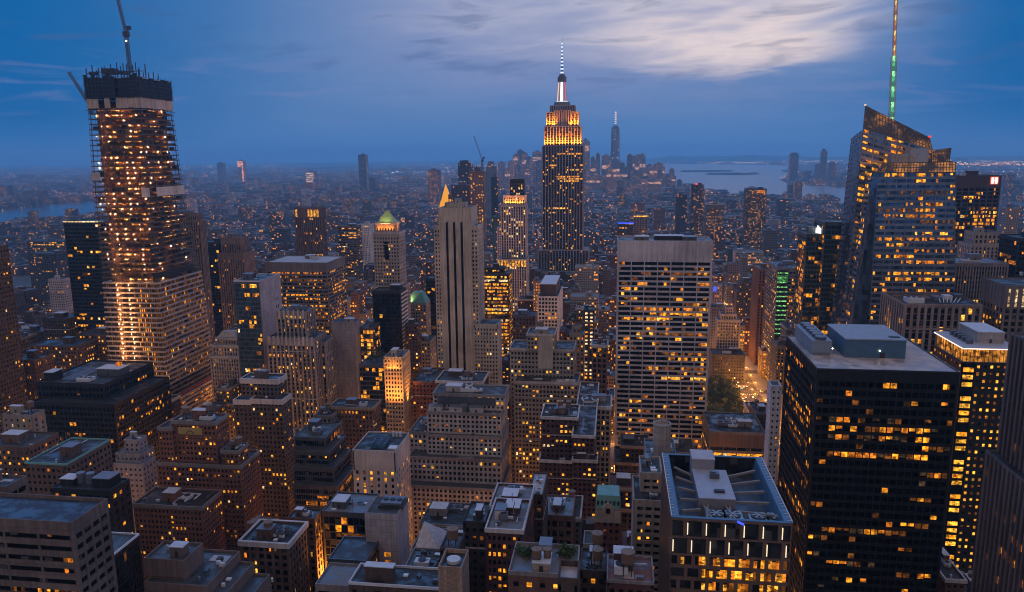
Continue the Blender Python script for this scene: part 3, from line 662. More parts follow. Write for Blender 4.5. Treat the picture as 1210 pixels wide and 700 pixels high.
MB().beam((ap.x-.1, y0+6.2, ap.z-6.2), (ap.x-.1, y0+3.0, ap.z-12), .8).build('roof_slot', DARK, B.root)
b('low_building', 'low rooftop full of pipes and plant in front of the pyramid roof', 'roof full of pipes', 'building', [(478, 522, 674, 268, 16)], GREYST, style('punch'), L(.03), clut=0, roofm='grey')
B = ALL[-1]; x0, x1, y0, y1, z0, H = B.tiers[0]; small_units(B, x0+1, x1-1, y0+1, y1-1, H+.2, 26, random.Random(3)); cooling_unit(B, x0+3, x0+9, y0+3, y0+7, H+.2, 1.8, random.Random(1), PALE)
b('loft_building', 'square tan brick shaft with a round tank sunk in its roof', 'tan shaft with sunk tank', 'building', [(519, 545, 674, 222, 11)], wall((.30, .21, .16), 'brick'), style('blank'), None, clut=0, par=1.6, roofm='dark')
B = ALL[-1]; x0, x1, y0, y1, z0, H = B.tiers[0]; MB().cyl((x0+x1)/2, (y0+y1)/2, 2.3, 2.3, H+.2, H+1.3, 20).build('tank', PALE, B.root)
b('loft_building', 'narrow brick building carrying a wooden water tank behind the tan shaft', 'brick with wooden tank', 'building', [(521, 541, 650, 262, 12)], UMBER, style('punch'), L(.04), clut=0, roofm='grey')
B = ALL[-1]; x0, x1, y0, y1, z0, H = B.tiers[0]; water_tank(B, x0+3.6, y0+5, H+.2, 2.2, 3.8, 2.5)
b('hotel', 'broad grey stone hotel rising in stepped wings with hundreds of small windows', 'broad grey stepped hotel', 'hotel',
  [(482, 593, 575, 452, 40), (484, 504, 512, 474, 30), (483, 592, 541, 461, 38), (505, 592, 515, 468, 34), (505, 592, 488, 473, 28), (512, 596, 466, 482, 22)], LIMEST, style('punch', fh=3.35, bw=2.95, hb=.42, pw=.46), L(.05, .14, .55, ws=WARM), cornice=(GREYST, .7, .3), clut=6, top=1.0, roofm='grey', tanks=False)
B = ALL[-1]; x0, x1, y0, y1, z0, H = B.tiers[-1]
MB().box(x0+3, x1-6, y0-.9, y0-.34, H-6.5, H-1.2).build('louvre_panel', SLATE, B.root); MB().cyl((x0+x1)/2-3, y0-3.5, 3, 3, ALL[-1].tiers[4][5]+.2, ALL[-1].tiers[4][5]+4.6, 18).build('tank', STEEL, B.root)
for k in range(3): bulkhead(B, x0-2+14*k, x0+7+14*k, y0-6.5, y0-2, B.tiers[4][5]+.2, 3.6, wall((.46, .43, .43)))
B = b('setback_tower', 'tall slender limestone tower with three dark vertical window slots', 'slender limestone tower', 'tower',
  [(560, 588, 384, 617, 20), (513, 564, 268, 622, 28), (519, 556, 247, 621, 27, dict(z0=0, st=style('blank', db=.55), clut=0)), (526, 549, 241, 629, 12)], wall((.40, .36, .30)), style('punch', fh=3.5, bw=2.6, hb=.48, pw=.5), L(.05, .01, .5, ws=WARM), clut=4, top=3)
x0, x1, y0, y1, z0, H = B.tiers[2]
for k in range(3): MB().box(x0+(x1-x0)*(.235+.235*k)-.95, x0+(x1-x0)*(.235+.235*k)+.95, y0-.62, y0-.5, 0, H-11).build('window_slot', GB, B.root)
for k in range(5): MB().box(x0+(x1-x0)*(.08+.21*k)-.9, x0+(x1-x0)*(.08+.21*k)+.9, y0-1.0, y0-.55, H-9, H+1.6).build('crown_fin', wall((.40, .36, .30)), B.root)
b('office_slab', 'slab with nearly every floor lit yellow, just right of the slender limestone tower', 'yellow lit slab', 'office block',
  [(566, 601, 324, 800, 26), (572, 596, 317, 806, 14)], BRONZE, style('ribbon', fh=3.9, bw=6, hb=.40, pw=.08), L(.45, .75, .95, ws=WARM), clut=2)
b('setback_tower', 'beige stepped tower with rows of pale lit windows below a blank top block', 'beige stepped tower', 'tower',
  [(608, 683, 452, 545, 26), (603, 678, 413, 562, 26), (623, 655, 396, 560, 22)], wall((.27, .235, .20)), style('punch', fh=3.55, bw=2.7, hb=.45, pw=.42), L(.10, .16, .7, ws=[('amber', .35), ('gold', .45), ('pale', .25)]), cornice=(LIMEST, .7, .3), clut=5, top=2)
B = ALL[-1]; x0, x1, y0, y1, z0, H = B.tiers[2]; MB().box(x0+8, x1-1, y0-.6, y0-.31, H-26, H-1).build('blank_panel', wall((.36, .32, .27)), B.root)
b('setback_tower', 'maroon brick building in two stepped wings with white ledges', 'maroon stepped building', 'building',
  [(640, 682, 494, 456, 24), (638, 683, 545, 450, 12), (677, 702, 516, 442, ('xb', 707)), (677, 705, 545, 437, 10)], MAROON, style('punch', fh=3.3, bw=2.7, hb=.5, pw=.45), L(.07, .18, .8, ws=[('gold', .6), ('amber', .3), ('pale', .1)]), cornice=(PALEST, .6, .5), clut=4, top=1)
B = ALL[-1]; x0, x1, y0, y1, z0, H = B.tiers[0]; water_tank(B, x0+(x1-x0)*.55, y0+8, H+.2, 2.2, 3.6, 1.0)
b('town_hall', 'small ornate red and cream house with a green copper mansard roof', 'green mansard house', 'building',
  [(704, 733, 602, 372, 16)], wall((.22, .09, .07), 'brick'), style('punch', fh=4.0, bw=3.2), L(.06), clut=0, top=7, par=.3)
B = ALL[-1]; x0, x1, y0, y1, z0, H = B.tiers[0]
MB().box(x0-.2, x1+.2, y0-.55, y0-.33, H-7, H).build('cream_frieze', wall((.50, .43, .36)), B.root)
o = MB().hexa([(x0, y0, H+.35), (x1, y0, H+.35), (x1, y1, H+.35), (x0, y1, H+.35), (x0+.6, y0+2.2, H+7), (x1-.6, y0+2.2, H+7), (x1-.6, y1-1, H+7), (x0+.6, y1-1, H+7)]).build('mansard_roof', COPPER, B.root)
for k in range(6): cx = x0+(x1-x0)*(k+.5)/6; MB().box(cx-.5, cx+.5, y0+.55, y0+2, H+2.4, H+4.4).build('dormer', DARK, o)
xm = (x0+x1)/2; MB().prism([(xm-3.2, y0-.8, H-2), (xm+3.2, y0-.8, H-2), (xm+3.2, y0-.8, H+1.2), (xm, y0-.8, H+4.4), (xm-3.2, y0-.8, H+1.2)], [(xm-3.2, y0+.5, H-2), (xm+3.2, y0+.5, H-2), (xm+3.2, y0+.5, H+1.2), (xm, y0+.5, H+4.4), (xm-3.2, y0+.5, H+1.2)]).build('gable', wall((.50, .43, .36)), B.root)
MB().box(xm-1.2, xm+1.2, y0-.95, y0-.82, H-1.6, H+1.2).build('gable_window', GB, B.root)
b('apartment_tower', 'tan apartment tower with stacked dark balconies left of the blue framed roof', 'tan balcony tower', 'apartment block',
  [(751, 782, 592, 288, 22), (759, 780, 560, 297, 16)], wall((.36, .31, .28)), style('ribbon', fh=3.2, bw=3.4, hb=.45, pw=.3, db=.9, dp=.4), L(.07, .0, ws=WARM), clut=2)
b('office_block', 'grey building under a large round concrete drum, behind the tan balcony tower', 'building with round drum', 'building', [(764, 800, 545, 332, 26)], wall((.25, .22, .21), 'brick'), style('punch'), L(.03), clut=2, roofm='grey', tanks=False)
B = ALL[-1]; x0, x1, y0, y1, z0, H = B.tiers[0]; c = atY(782, 528, 340); k = atY(782, 503, 340)
dm = MB(); n = 28; r = 4.0
MB().cyl(c.x, 340, r, r, H+.2, k.z, n).build('drum', CONC, B.root); MB().cyl(c.x, 340, r*.8, r*.8, k.z+.01, k.z+.06, n).build('drum_top', plain((.30, .22, .15), .8), B.root)
d2 = MB()
for i in range(n):
    a0, a1 = 2*pi*i/n, 2*pi*(i+1)/n
    d2.hexa([(c.x+q*cos(a), 340+q*sin(a), z) for z in (k.z+.004, k.z+1.3) for q, a in ((r*.88, a0), (r*1.03, a0), (r*1.03, a1), (r*.88, a1))])
d2.build('drum_rim', CONC, B.root)
b('loft_building', 'dark red brick block with yellow window rows and a littered long roof', 'dark red lit loft block', 'building',
  [(575, 617, 627, 272, 26), (580, 624, 600, 299, 22)], MAROON, style('punch', fh=3.4, bw=2.1, hb=.48, pw=.42), L(.10, .22, .8, ws=[('amber', .5), ('gold', .5)]), cornice=(PALEST, .5, .4), clut=7, roofm='light')
B = ALL[-1]; x0, x1, y0, y1, z0, H = B.tiers[0]; clutter(B, x0+1, x1-1, y0+2, y1-3, H+.2, 5, random.Random(4), WHITEC)
b('loft_building', 'narrow nearly black tower with grey roof boxes, left of the dark red lit block', 'narrow black tower', 'building', [(548, 573, 618, 290, 18)], wall((.035, .03, .03), 'brick'), style('punch'), L(.015), clut=4, roofm='grey')
b('loft_building', 'dark brown loft with a rosy flat roof behind the dark red lit block', 'dark loft with rosy roof', 'building', [(625, 641, 586, 322, 24)], UMBER, style('punch', bw=2.6), L(.12, .1, ws=WARM), clut=1, roofm='tan')
b('loft_building', 'low brownstone with tall arched windows and pale roof boxes', 'low arched brownstone', 'building', [(643, 676, 610, 348, 22)], wall((.17, .10, .075), 'brick'), style('piers', fh=5.0, bw=3.6), L(.03, .0, ws=DIMW), clut=6, roofm='light', tanks=False)
b('loft_building', 'brick loft with a planted roof terrace and a tank hut at the bottom centre', 'planted terrace loft', 'building', [(602, 681, 679, 206, 17)], wall((.14, .075, .06), 'brick'), style('punch', bw=4.2, hb=.55, pw=.6), L(.14, .0, ws=WARM), clut=0, roofm='light', par=1.4, parm=GREYST)
B = ALL[-1]; x0, x1, y0, y1, z0, H = B.tiers[0]; W = x1-x0
bulkhead(B, x0+W*.34, x0+W*.60, y0+1.5, y0+8, H+.2, 3.0, wall((.34, .27, .22), 'brick')); bulkhead(B, x0+W*.40, x0+W*.58, y0+10, y0+15, H+.2, 4.2, wall((.34, .27, .22), 'brick'))
water_tank(B, x0+W*.39, y0+4, H+3.6, 1.5, 2.6, .4); water_tank(B, x0+W*.55, y0+5, H+3.6, 1.2, 2.3, .4)
rg = random.Random(8)
for k in range(14):
    px_ = x0+W*(rg.uniform(.05, .26) if k % 2 else rg.uniform(.72, .95)); py_ = y0+rg.uniform(9, 15.5); mbp = MB()
    for q in range(60):
        a = Vector((px_+rg.gauss(0, .55), py_+rg.gauss(0, .5), H+1.0+abs(rg.gauss(0, .8)))); u = Vector((rg.uniform(-1, 1), rg.uniform(-1, 1), rg.uniform(-1, 1)))*.35; v = Vector((rg.uniform(-1, 1), rg.uniform(-1, 1), rg.uniform(-1, 1)))*.3
        mbp.add([tuple(a-u-v), tuple(a+u-v), tuple(a+u+v), tuple(a-u+v)], [(0, 1, 2, 3)])
    mbp.box(px_-.6, px_+.6, py_-.5, py_+.5, H+.2, H+.9, 1)
    tag(mbp.build('potted_shrub', [plain((.05, .085, .03), .9), plain((.20, .11, .07), .9)]), 'leafy potted shrub on the planted roof terrace at the bottom centre', 'shrub', 'shrubs on the planted roof terrace')
b('loft_building', 'small plain grey blank tower with a lit orange awning beside the planted terrace loft', 'plain grey stub tower', 'building', [(690, 708, 645, 266, 10)], GREYST, 'blank', None, clut=2, roofm='grey', tanks=False)
b('loft_building', 'low red roofed building with a pale parapet left of the blue framed roof', 'red roofed building', 'building', [(718, 772, 688, 216, 15)], MAROON, style('punch'), L(.05, .0, ws=[('orange', 1)]), clut=4, roofm='red', parm=GREYST)
b('loft_building', 'small brick stair house with a glowing roof well beside the planted terrace', 'brick stair house', 'building', [(660, 682, 690, 190, 9)], UMBER, style('punch'), L(.05), clut=0, roofm='tan', par=2.0)
b('loft_building', 'dim gravel roof with two wooden water tanks between terrace loft and red roof', 'gravel roof with two tanks', 'building', [(686, 716, 676, 232, 14)], UMBER, style('punch'), L(.05), clut=2, roofm='grey')
B = ALL[-1]; x0, x1, y0, y1, z0, H = B.tiers[0]; water_tank(B, x0+5.5, y0+4, H+.2, 1.8, 3.2, 3.0); water_tank(B, x0+5.2, y0+10, H+.2, 1.9, 3.4, 5.5)
# --- left middle
b('office_block', 'black glass office mass with amber rows, in front of the tower under construction', 'black glass mass', 'office block',
  [(38, 135, 476, 466, 66), (44, 122, 453, 476, ('xb', 180))], BLACK, style('piers', fh=3.9, bw=3.0, hb=.36, pw=.24, db=.3, dp=.4, sub=1), L(.04, .20, .7, ws=[('amber', .55), ('orange', .3), ('dim', .2)]), GB, clut=0, roofm='dark', par=1.2)
B = ALL[-1]; x0, x1, y0, y1, z0, H = B.tiers[1]; W = x1-x0
bulkhead(B, x0+1, x0+W*.16, y0+6, y0+16, H+.2, 6, BLACK); bulkhead(B, x0+W*.6, x0+W*.95, y0+22, y0+34, H+.2, 5, SLATE)
for k in range(5): MB().box(x0+W*.25+2.5*k, x0+W*.25+1.4+2.5*k, y0+8, y0+40, H+.2+.01*k, H+.9).build('solar_strip', STEEL, B.root)
cooling_unit(B, x0+W*.52, x0+W*.72, y0+5, y0+12, H+.2, 2.6, random.Random(2), PALE); MB().box(x0+W*.8, x0+W*.86, y0+30, y0+33, H+5.6, H+8).build('beacon', LIT['orange'], B.root)
b('old_office', 'old brown office block with lit top rows and dark hipped roof', 'old brown hipped block', 'office block', [(36, 90, 409, 632, 26)], BROWN, style('punch', fh=3.7, bw=3.1), L(.14, .25, .75, ws=WARM), clut=1, top=1)
b('old_office', 'old brown wing set behind the hipped block, next to the construction tower', 'old brown rear wing', 'office block', [(90, 126, 396, 662, 26)], BROWN, style('punch', fh=3.7, bw=3.1), L(.14, .12, .7, ws=WARM), clut=2, top=1)
b('old_office', 'grey roof block rising behind the old brown hipped block', 'grey rear roof block', 'office block', [(50, 80, 377, 706, 24)], UMBER, style('punch'), L(.04), clut=3, roofm='grey')
b('old_office', 'dark brown block with a yellow lit row behind the hipped block on its left', 'dark block with yellow row', 'office block', [(8, 50, 392, 720, 24)], UMBER, style('punch'), L(.08, .2, ws=WARM), clut=3)
b('old_office', 'ribbed brown block with lamps along its top, near the left edge', 'ribbed brown block', 'office block', [(7, 41, 426, 560, 20)], BROWN, style('piers', bw=2.2, pw=.5), L(.08, .12, ws=WARM), clut=2)
b('edge_tower', 'dark brown tower cut off by the left edge, with a few yellow windows', 'dark tower at left edge', 'tower', [(-90, -22, 296, 520, ('xb', 9))], UMBER, style('punch'), L(.06, .0, ws=WARM), clut=1)
b('old_office', 'tan office building with a column of small windows, left of the black glass mass', 'tan block with window column', 'building', [(3, 38, 491, 410, ('xb', 52))], wall((.29, .24, .20)), style('punch', bw=4.4, pw=.7), L(.2, .0, ws=WARM), clut=3, roofm='dark')
b('old_office', 'low brick building with a blue roof tarpaulin by the left edge', 'low brick with blue tarpaulin', 'building', [(-20, 34, 528, 385, 24)], BROWN, style('punch'), L(.15, .1, ws=WARM), clut=2, roofm='grey')
b('old_office', 'long low brick block with a green edged roof behind the tan corner office', 'green edged brick block', 'building', [(30, 78, 548, 330, 34)], BROWN, style('punch'), L(.05), clut=3, parm=COPPER, roofm='dark')
b('black_tower', 'plain black tower with a thin gold light line along its roof', 'black tower with gold line', 'tower', [(75, 128, 263, 720, 34)], BLACK, style('curtain', fh=3.9, bw=3.0, hb=.4, pw=.12), L(.025, .10, .6, ws=WARM), GB, clut=0)
B = ALL[-1]; x0, x1, y0, y1, z0, H = B.tiers[0]; MB().box(x0, x1, y0-.5, y0-.35, H+.2, H+1.2).build('light_line', LIT['pale'], B.root)
b('apartment_tower', 'pale gridded apartment tower left of the black tower', 'pale gridded tower', 'apartment block', [(57, 74, 331, 850, ('xb', 82))], wall((.38, .34, .34)), style('punch', fh=3.1, bw=2.8), L(.05), clut=1)
b('apartment_tower', 'dim navy tower dotted with tiny yellow windows, far left before the river', 'dim navy dotted tower', 'apartment block', [(33, 66, 300, 1080, 26)], wall((.05, .055, .075)), style('punch'), L(.10, .0, ws=WARM), clut=1)
b('office_block', 'distant flat office block with long lit yellow floors below the river', 'flat yellow floored block', 'office block', [(31, 76, 285, 1260, 30)], SLATE, style('ribbon'), L(.12, .5, .8, ws=WARM), clut=1)
b('setback_tower', 'brown ornate stone tower rising close behind the construction tower on its right', 'ornate tower beside construction', 'tower', [(214, 236, 261, 770, ('xb', 242)), (217, 232, 254, 774, 12)], wall((.17, .135, .115)), style('piers', spd=(.07, .055, .05), bw=2.6, pw=.5), L(.05, .02, ws=WARM), clut=2)
b('office_tower', 'plain black slab between the ornate brown tower and the gothic topped tower', 'plain black middle slab', 'tower', [(239, 263, 287, 905, 26)], BLACK, style('curtain', bw=3), L(.02, .10, .6, ws=WARM), GB, clut=2)
b('gothic_tower', 'dark stone tower with a toothed gothic crown', 'gothic crowned tower', 'tower', [(258, 288, 300, 872, 26), (262, 284, 282, 876, 18)], wall((.17, .13, .115)), style('piers', spd=(.06, .05, .045), bw=3.0, pw=.55, dp=.8), L(.04, .02, ws=WARM), clut=1, top=8)
B = ALL[-1]; x0, x1, y0, y1, z0, H = B.tiers[1]
for k in range(8): cx = x0+(x1-x0)*k/7; MB().hexa([(cx-.8, y0-1, H-6), (cx+.8, y0-1, H-6), (cx+.8, y0+.6, H-6), (cx-.8, y0+.6, H-6), (cx-.25, y0-.4, H+5), (cx+.25, y0-.4, H+5), (cx+.25, y0+.2, H+5), (cx-.25, y0+.2, H+5)]).build('pinnacle', wall((.24, .19, .16)), B.root)
b('temple_top_building', 'pale old office with colonnaded top floors and a stepped attic, by construction tower', 'colonnaded pale office', 'office block',
  [(249, 282, 422, 640, 20), (252, 281, 409, 642, 17), (257, 279, 400, 645, 12)], wall((.44, .40, .38)), style('piers', fh=3.8, bw=2.6, pw=.5, dp=.7), L(.07, .0, ws=WARM), clut=0, top=2, cornice=(PALEST, .8, .6))
B = ALL[-1]; x0, x1, y0, y1, z0, H = B.tiers[-1]; MB().hexa([(x0, y0, H+1.3), (x1, y0, H+1.3), (x1, y1, H+1.3), (x0, y1, H+1.3), (x0+3, y0+3, H+6), (x1-3, y0+3, H+6), (x1-3, y1-3, H+6), (x0+3, y1-3, H+6)]).build('attic_roof', PALEST, B.root)
b('glass_tower', 'blue glass fronted tower with a blank lilac side wall', 'blue tower with lilac side', 'tower',
  [(276, 306, 333, 612, ('xb', 330), dict(side=style('blank', db=.35)))], SLATE, style('curtain', fh=4.0, bw=2.4, hb=.2), L(.04, .09, .7, ws=WARM), GBL, clut=2, roofm='blue', parm=PALE)
B = ALL[-1]; x0, x1, y0, y1, z0, H = B.tiers[0]; MB().box(x1+.42, x1+.6, y0-.4, y1+.4, 0, H+1).build('side_wall', LILAC, B.root)
for k in range(9):
    for q in range(2): MB().box(x1+.61, x1+.64, y1-8-4*q, y1-6.6-4*q, H-22-7*k, H-19-7*k).build('window', GB, B.root)
b('office_slab', 'wide office slab banded with amber floors and dark top storeys', 'wide amber banded slab', 'office block',
  [(314, 386, 311, 720, ('xb', 407))], wall((.16, .145, .14)), style('ribbon', fh=3.75, bw=5.4, hb=.5, pw=.12), L(.12, .30, .8, ws=[('amber', .5), ('orange', .45), ('dim', .3)]), clut=5, roofm='tan', top=9, tanks=False)
b('office_tower', 'dark brown tower with a row of floodlit orange bays along its top', 'brown tower with orange top', 'tower', [(348, 379, 246, 1150, ('xb', 384))], wall((.10, .065, .05)), style('fins', bw=3.4, pw=.5, hb=.2), L(.05, .05, .5, ws=WARM), clut=0, top=16, par=1)
B = ALL[-1]; x0, x1, y0, y1, z0, H = B.tiers[0]
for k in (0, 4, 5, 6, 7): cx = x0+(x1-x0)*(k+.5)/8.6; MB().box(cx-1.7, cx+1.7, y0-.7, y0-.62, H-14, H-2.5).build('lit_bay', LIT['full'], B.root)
b('apartment_tower', 'white topped low apartment block between orange topped tower and green spired one', 'white topped block', 'building', [(422, 436, 266, 1350, 30)], WHITEC, style('punch'), L(.04), clut=1)
b('office_block', 'dark banded block with lit floors left of the green pyramid crown', 'dark banded block', 'office block', [(399, 421, 268, 1200, 24)], SLATE, style('ribbon'), L(.08, .15, ws=WARM), clut=1)
# crown building with the green pyramid
B = b('setback_tower', 'stone tower with a floodlit gold crown and green pyramid roof', 'green pyramid crowned tower', 'tower',
  [(440, 476, 340, 718, 26), (441, 471, 276, 722, 22), (444, 467, 265, 725, 15)], wall((.34, .29, .25)), style('punch', fh=3.6, bw=2.9, hb=.45, pw=.5), L(.05, .02, ws=WARM), clut=0, top=4, cornice=(LIMEST, .8, .4))
x0, x1, y0, y1, z0, H = B.tiers[2]; ap = atY(455, 247.5, y0+8)
o = MB().add([(x0+.6, y0+.6, H+.3), (x1-.6, y0+.6, H+.3), (x1-.6, y1-.6, H+.3), (x0+.6, y1-.6, H+.3), ((x0+x1)/2, (y0+y1)/2, ap.z)], [(0, 1, 4), (1, 2, 4), (2, 3, 4), (3, 0, 4), (3, 2, 1, 0)]).build('pyramid_roof', plain((.34, .40, .17), .6), B.root)
xm = (B.tiers[1][0]+B.tiers[1][1])/2; MB().box(xm-2.2, xm+2.2, B.tiers[1][2]-.36, B.tiers[1][2]-.32, B.tiers[1][5]-26, B.tiers[1][5]-8).build('tall_window', GB, B.root)
CROWN1 = B
b('black_block', 'black glass block with one white striped side, under the green pyramid tower', 'black block with striped side', 'office block', [(440, 473, 345, 688, ('xb', 480), dict(side=style('ribbon', fh=3.8, hb=.5, pw=0, db=.6)))], BLACK, style('curtain', bw=3, hb=.10), L(.02, .0, ws=WARM), GB, clut=1)
B = ALL[-1]; x0, x1, y0, y1, z0, H = B.tiers[0]
for k in range(int((H-8)/3.8)): MB().box(x1+.65, x1+1.0, y0, y1, H-3-3.8*k, H-1.2-3.8*k).build('white_band', WHITEC, B.root)
b('setback_tower', 'grey art deco tower with scalloped white ribs and a notched top', 'scalloped grey deco tower', 'tower',
  [(366, 384, 405, 612, 22), (316, 371, 400, 600, 26), (327, 361, 369, 604, 19)], wall((.25, .235, .24)), style('piers', fh=3.6, bw=3.7, pw=.42, hb=.42, dp=.7, spd=(.11, .10, .10)), L(.09, .10, .5, ws=WARM), clut=5, top=3, tanks=False)
B = ALL[-1]
for ti in (1, 2):
    x0, x1, y0, y1, z0, H = B.tiers[ti]; n = int((x1-x0)/3.7)
    for k in range(n): cx = x0+(x1-x0)*(k+.5)/n; MB().cyl(cx, y0-.2, 1.25, .9, H-5.5, H+1.9, 10).build('scallop', wall((.42, .40, .40)), B.root)
b('office_slab', 'blank grey slab end with a few low windows, beside the amber banded slab', 'blank grey slab', 'office block', [(392, 419, 382, 640, ('xb', 426))], wall((.27, .25, .26), 'panel'), style('blank'), None, clut=1, roofm='dark')
b('office_block', 'glazed dark building with bright yellow stairs of light, between grey slab and black block', 'glazed stair lit building', 'building', [(425, 441, 388, 652, 20)], SLATE, style('curtain', bw=3), L(.2, .25, .8, ws=WARM), GN, clut=2)
b('low_building', 'low building with a leafy roof garden below the black striped block', 'leafy roofed building', 'building', [(424, 455, 432, 590, 30)], SLATE, style('curtain', bw=3), L(.12, .2, .9, ws=[('amber', 1)]), GN, clut=0, roofm='dark')
LEAFY = ALL[-1]
B = b('office_tower', 'floodlit orange stone tower with a colonnaded top floor', 'floodlit orange tower', 'tower', [(454, 475, 423, 560, ('xb', 484))], wall((.46, .38, .28)), style('punch', fh=3.55, bw=2.6, hb=.45, pw=.45), L(.03, .0), clut=4, top=1.5, roofm='grey')
x0, x1, y0, y1, z0, H = B.tiers[0]
for k in range(6): cx = x0+(x1-x0)*k/5.0; MB().box(cx-.45, cx+.45, y0-.85, y0-.32, H-8, H-1).build('column', wall((.46, .38, .28)), B.root)
ORANGE1 = B
b('old_office', 'dark brown flat block with a lit cornice row left of the floodlit orange tower', 'brown block with lit cornice row', 'building', [(390, 440, 482, 516, ('xb', 449))], BROWN, style('punch', fh=3.6, bw=2.8), L(.05, .04, ws=WARM, rowset={20: (.2, .7, .9)}), clut=2, cornice=(BUFF, .8, .6), roofm='dark')
b('old_office', 'pale stone block stepping down at the right foot of the scalloped deco tower', 'pale stone stepped block', 'building', [(371, 396, 505, 500, 22), (372, 391, 492, 504, 16)], GREYST, style('punch'), L(.06, .0, ws=WARM), clut=3)
b('old_office', 'small tower with a floodlit teal hipped roof', 'teal hipped tower', 'tower', [(481, 503, 359, 760, ('xb', 508))], GREYST, style('punch', bw=2.8), L(.07, .05, ws=WARM), clut=0, top=2)
B = ALL[-1]; x0, x1, y0, y1, z0, H = B.tiers[0]; TEAL = B
MB().hexa([(x0, y0, H+1.1), (x1, y0, H+1.1), (x1, y1, H+1.1), (x0, y1, H+1.1), (x0+5, y0+5, H+11.5), (x1-5, y0+5, H+11.5), (x1-5, y1-5, H+11.5), (x0+5, y1-5, H+11.5)]).build('hipped_roof', plain((.10, .30, .26), .6), B.root)
b('old_office', 'dim gabled block with yellow windows in front of the teal hipped tower', 'dim gabled block', 'building', [(479, 493, 384, 690, 14)], UMBER, style('punch'), L(.15, .0, ws=WARM), clut=1)
b('old_office', 'pale corner building with lit right windows below the teal hipped tower', 'pale corner building', 'building', [(488, 508, 404, 700, 24)], GREYST, style('punch'), L(.12, .1, ws=[('gold', .6), ('pale', .3)]), clut=2)
b('old_office', 'rusty low block receding along the glowing street right of the orange tower', 'rusty street block', 'building', [(487, 512, 452, 580, 40)], RUST, style('punch'), L(.05, .05, ws=WARM), clut=3)
b('black_tower', 'unlit black slab standing just left of the slender limestone tower', 'unlit black slab', 'tower', [(503, 515, 330, 800, 20)], BLACK, style('curtain'), L(.004), GB, clut=0)
# --- middle distance, centre
b('setback_tower', 'pale ribbed tower with an orange floodlit crown under a dark box', 'pale ribbed tower with orange crown', 'tower',
  [(588, 622, 307, 985, 26), (592, 621, 243, 1000, 22), (595, 620, 232, 1003, 16, dict(st=style('fins', bw=3.2, pw=.5))), (603, 618, 213, 1006, 12, dict(wall=BLACK))], wall((.44, .40, .43)), style('fins', spd=(.20, .18, .20), bw=3.2, pw=.45, hb=.3), L(.08, .05, ws=[('pale', .5), ('gold', .5)]), clut=0, top=2)
CROWN2 = ALL[-1]
x0, x1, y0, y1, z0, H = CROWN2.tiers[0]
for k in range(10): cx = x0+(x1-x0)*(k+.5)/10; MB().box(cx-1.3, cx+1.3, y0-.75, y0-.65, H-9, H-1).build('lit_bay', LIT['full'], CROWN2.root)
b('office_tower', 'small white gridded tower below the tall spired tower', 'white gridded tower', 'tower', [(636, 659, 350, 780, ('xb', 664))], WHITEC, style('punch', fh=3.9, bw=3.3, hb=.36, pw=.34, db=.8, dp=.803), L(.08, .14, .7, ws=[('amber', .5), ('orange', .4)]), clut=0, par=0)
B = ALL[-1]; x0, x1, y0, y1, z0, H = B.tiers[0]; bulkhead(B, x0+2, x1-2, y0+2, y1-2, H+.2, 12, UMBER)
b('old_office', 'narrow brown palazzo with a white cornice between beige tower and white gridded slab', 'narrow brown palazzo', 'building', [(700, 717, 409, 600, 16)], wall((.19, .10, .08), 'brick'), style('piers', bw=4, fh=4.4), L(.03), clut=2, cornice=(PALEST, 1.2, .9))
b('old_office', 'brown gothic topped loft with gold lit lower windows behind the beige tower', 'brown gothic loft', 'building', [(673, 690, 396, 640, 15), (677, 686, 387, 643, 9)], BUFF, style('punch'), L(.15, .05, ws=WARM), clut=1)
b('old_office', 'thin dark slab with pink lit windows in two columns', 'thin dark slab with two columns', 'building', [(690, 702, 367, 690, 16)], wall((.05, .05, .06)), style('punch', bw=5), L(.45, .0, ws=[('pale', .5), ('amber', .5)]), clut=1)
b('old_office', 'low stone palazzo with a heavy cornice and crowded roof right of the beige tower', 'low heavy corniced palazzo', 'building', [(683, 721, 481, 500, 24)], wall((.35, .30, .26)), style('piers', fh=3.8, bw=3.2), L(.04, .0, ws=WARM), clut=7, cornice=(PALEST, 1.0, .8), tanks=False, roofm='grey')
b('old_office', 'narrow lit building squeezed left of the beige stepped tower', 'narrow lit building', 'building', [(593, 606, 428, 650, 20)], UMBER, style('punch'), L(.3, .1, ws=WARM), clut=1)
b('old_office', 'dark brown block with round roof hump left of the white gridded tower', 'dark block with roof hump', 'building', [(606, 632, 374, 690, 22)], wall((.13, .085, .07), 'brick'), style('punch'), L(.05, .0, ws=WARM), clut=2)
b('old_office', 'building with blazing orange lit upper storeys beneath the tall spired tower', 'blazing orange building', 'building', [(630, 641, 333, 900, 16)], BUFF, style('punch'), L(.8, .5, 1, ws=[('orange', .7), ('amber', .3)]), clut=1)
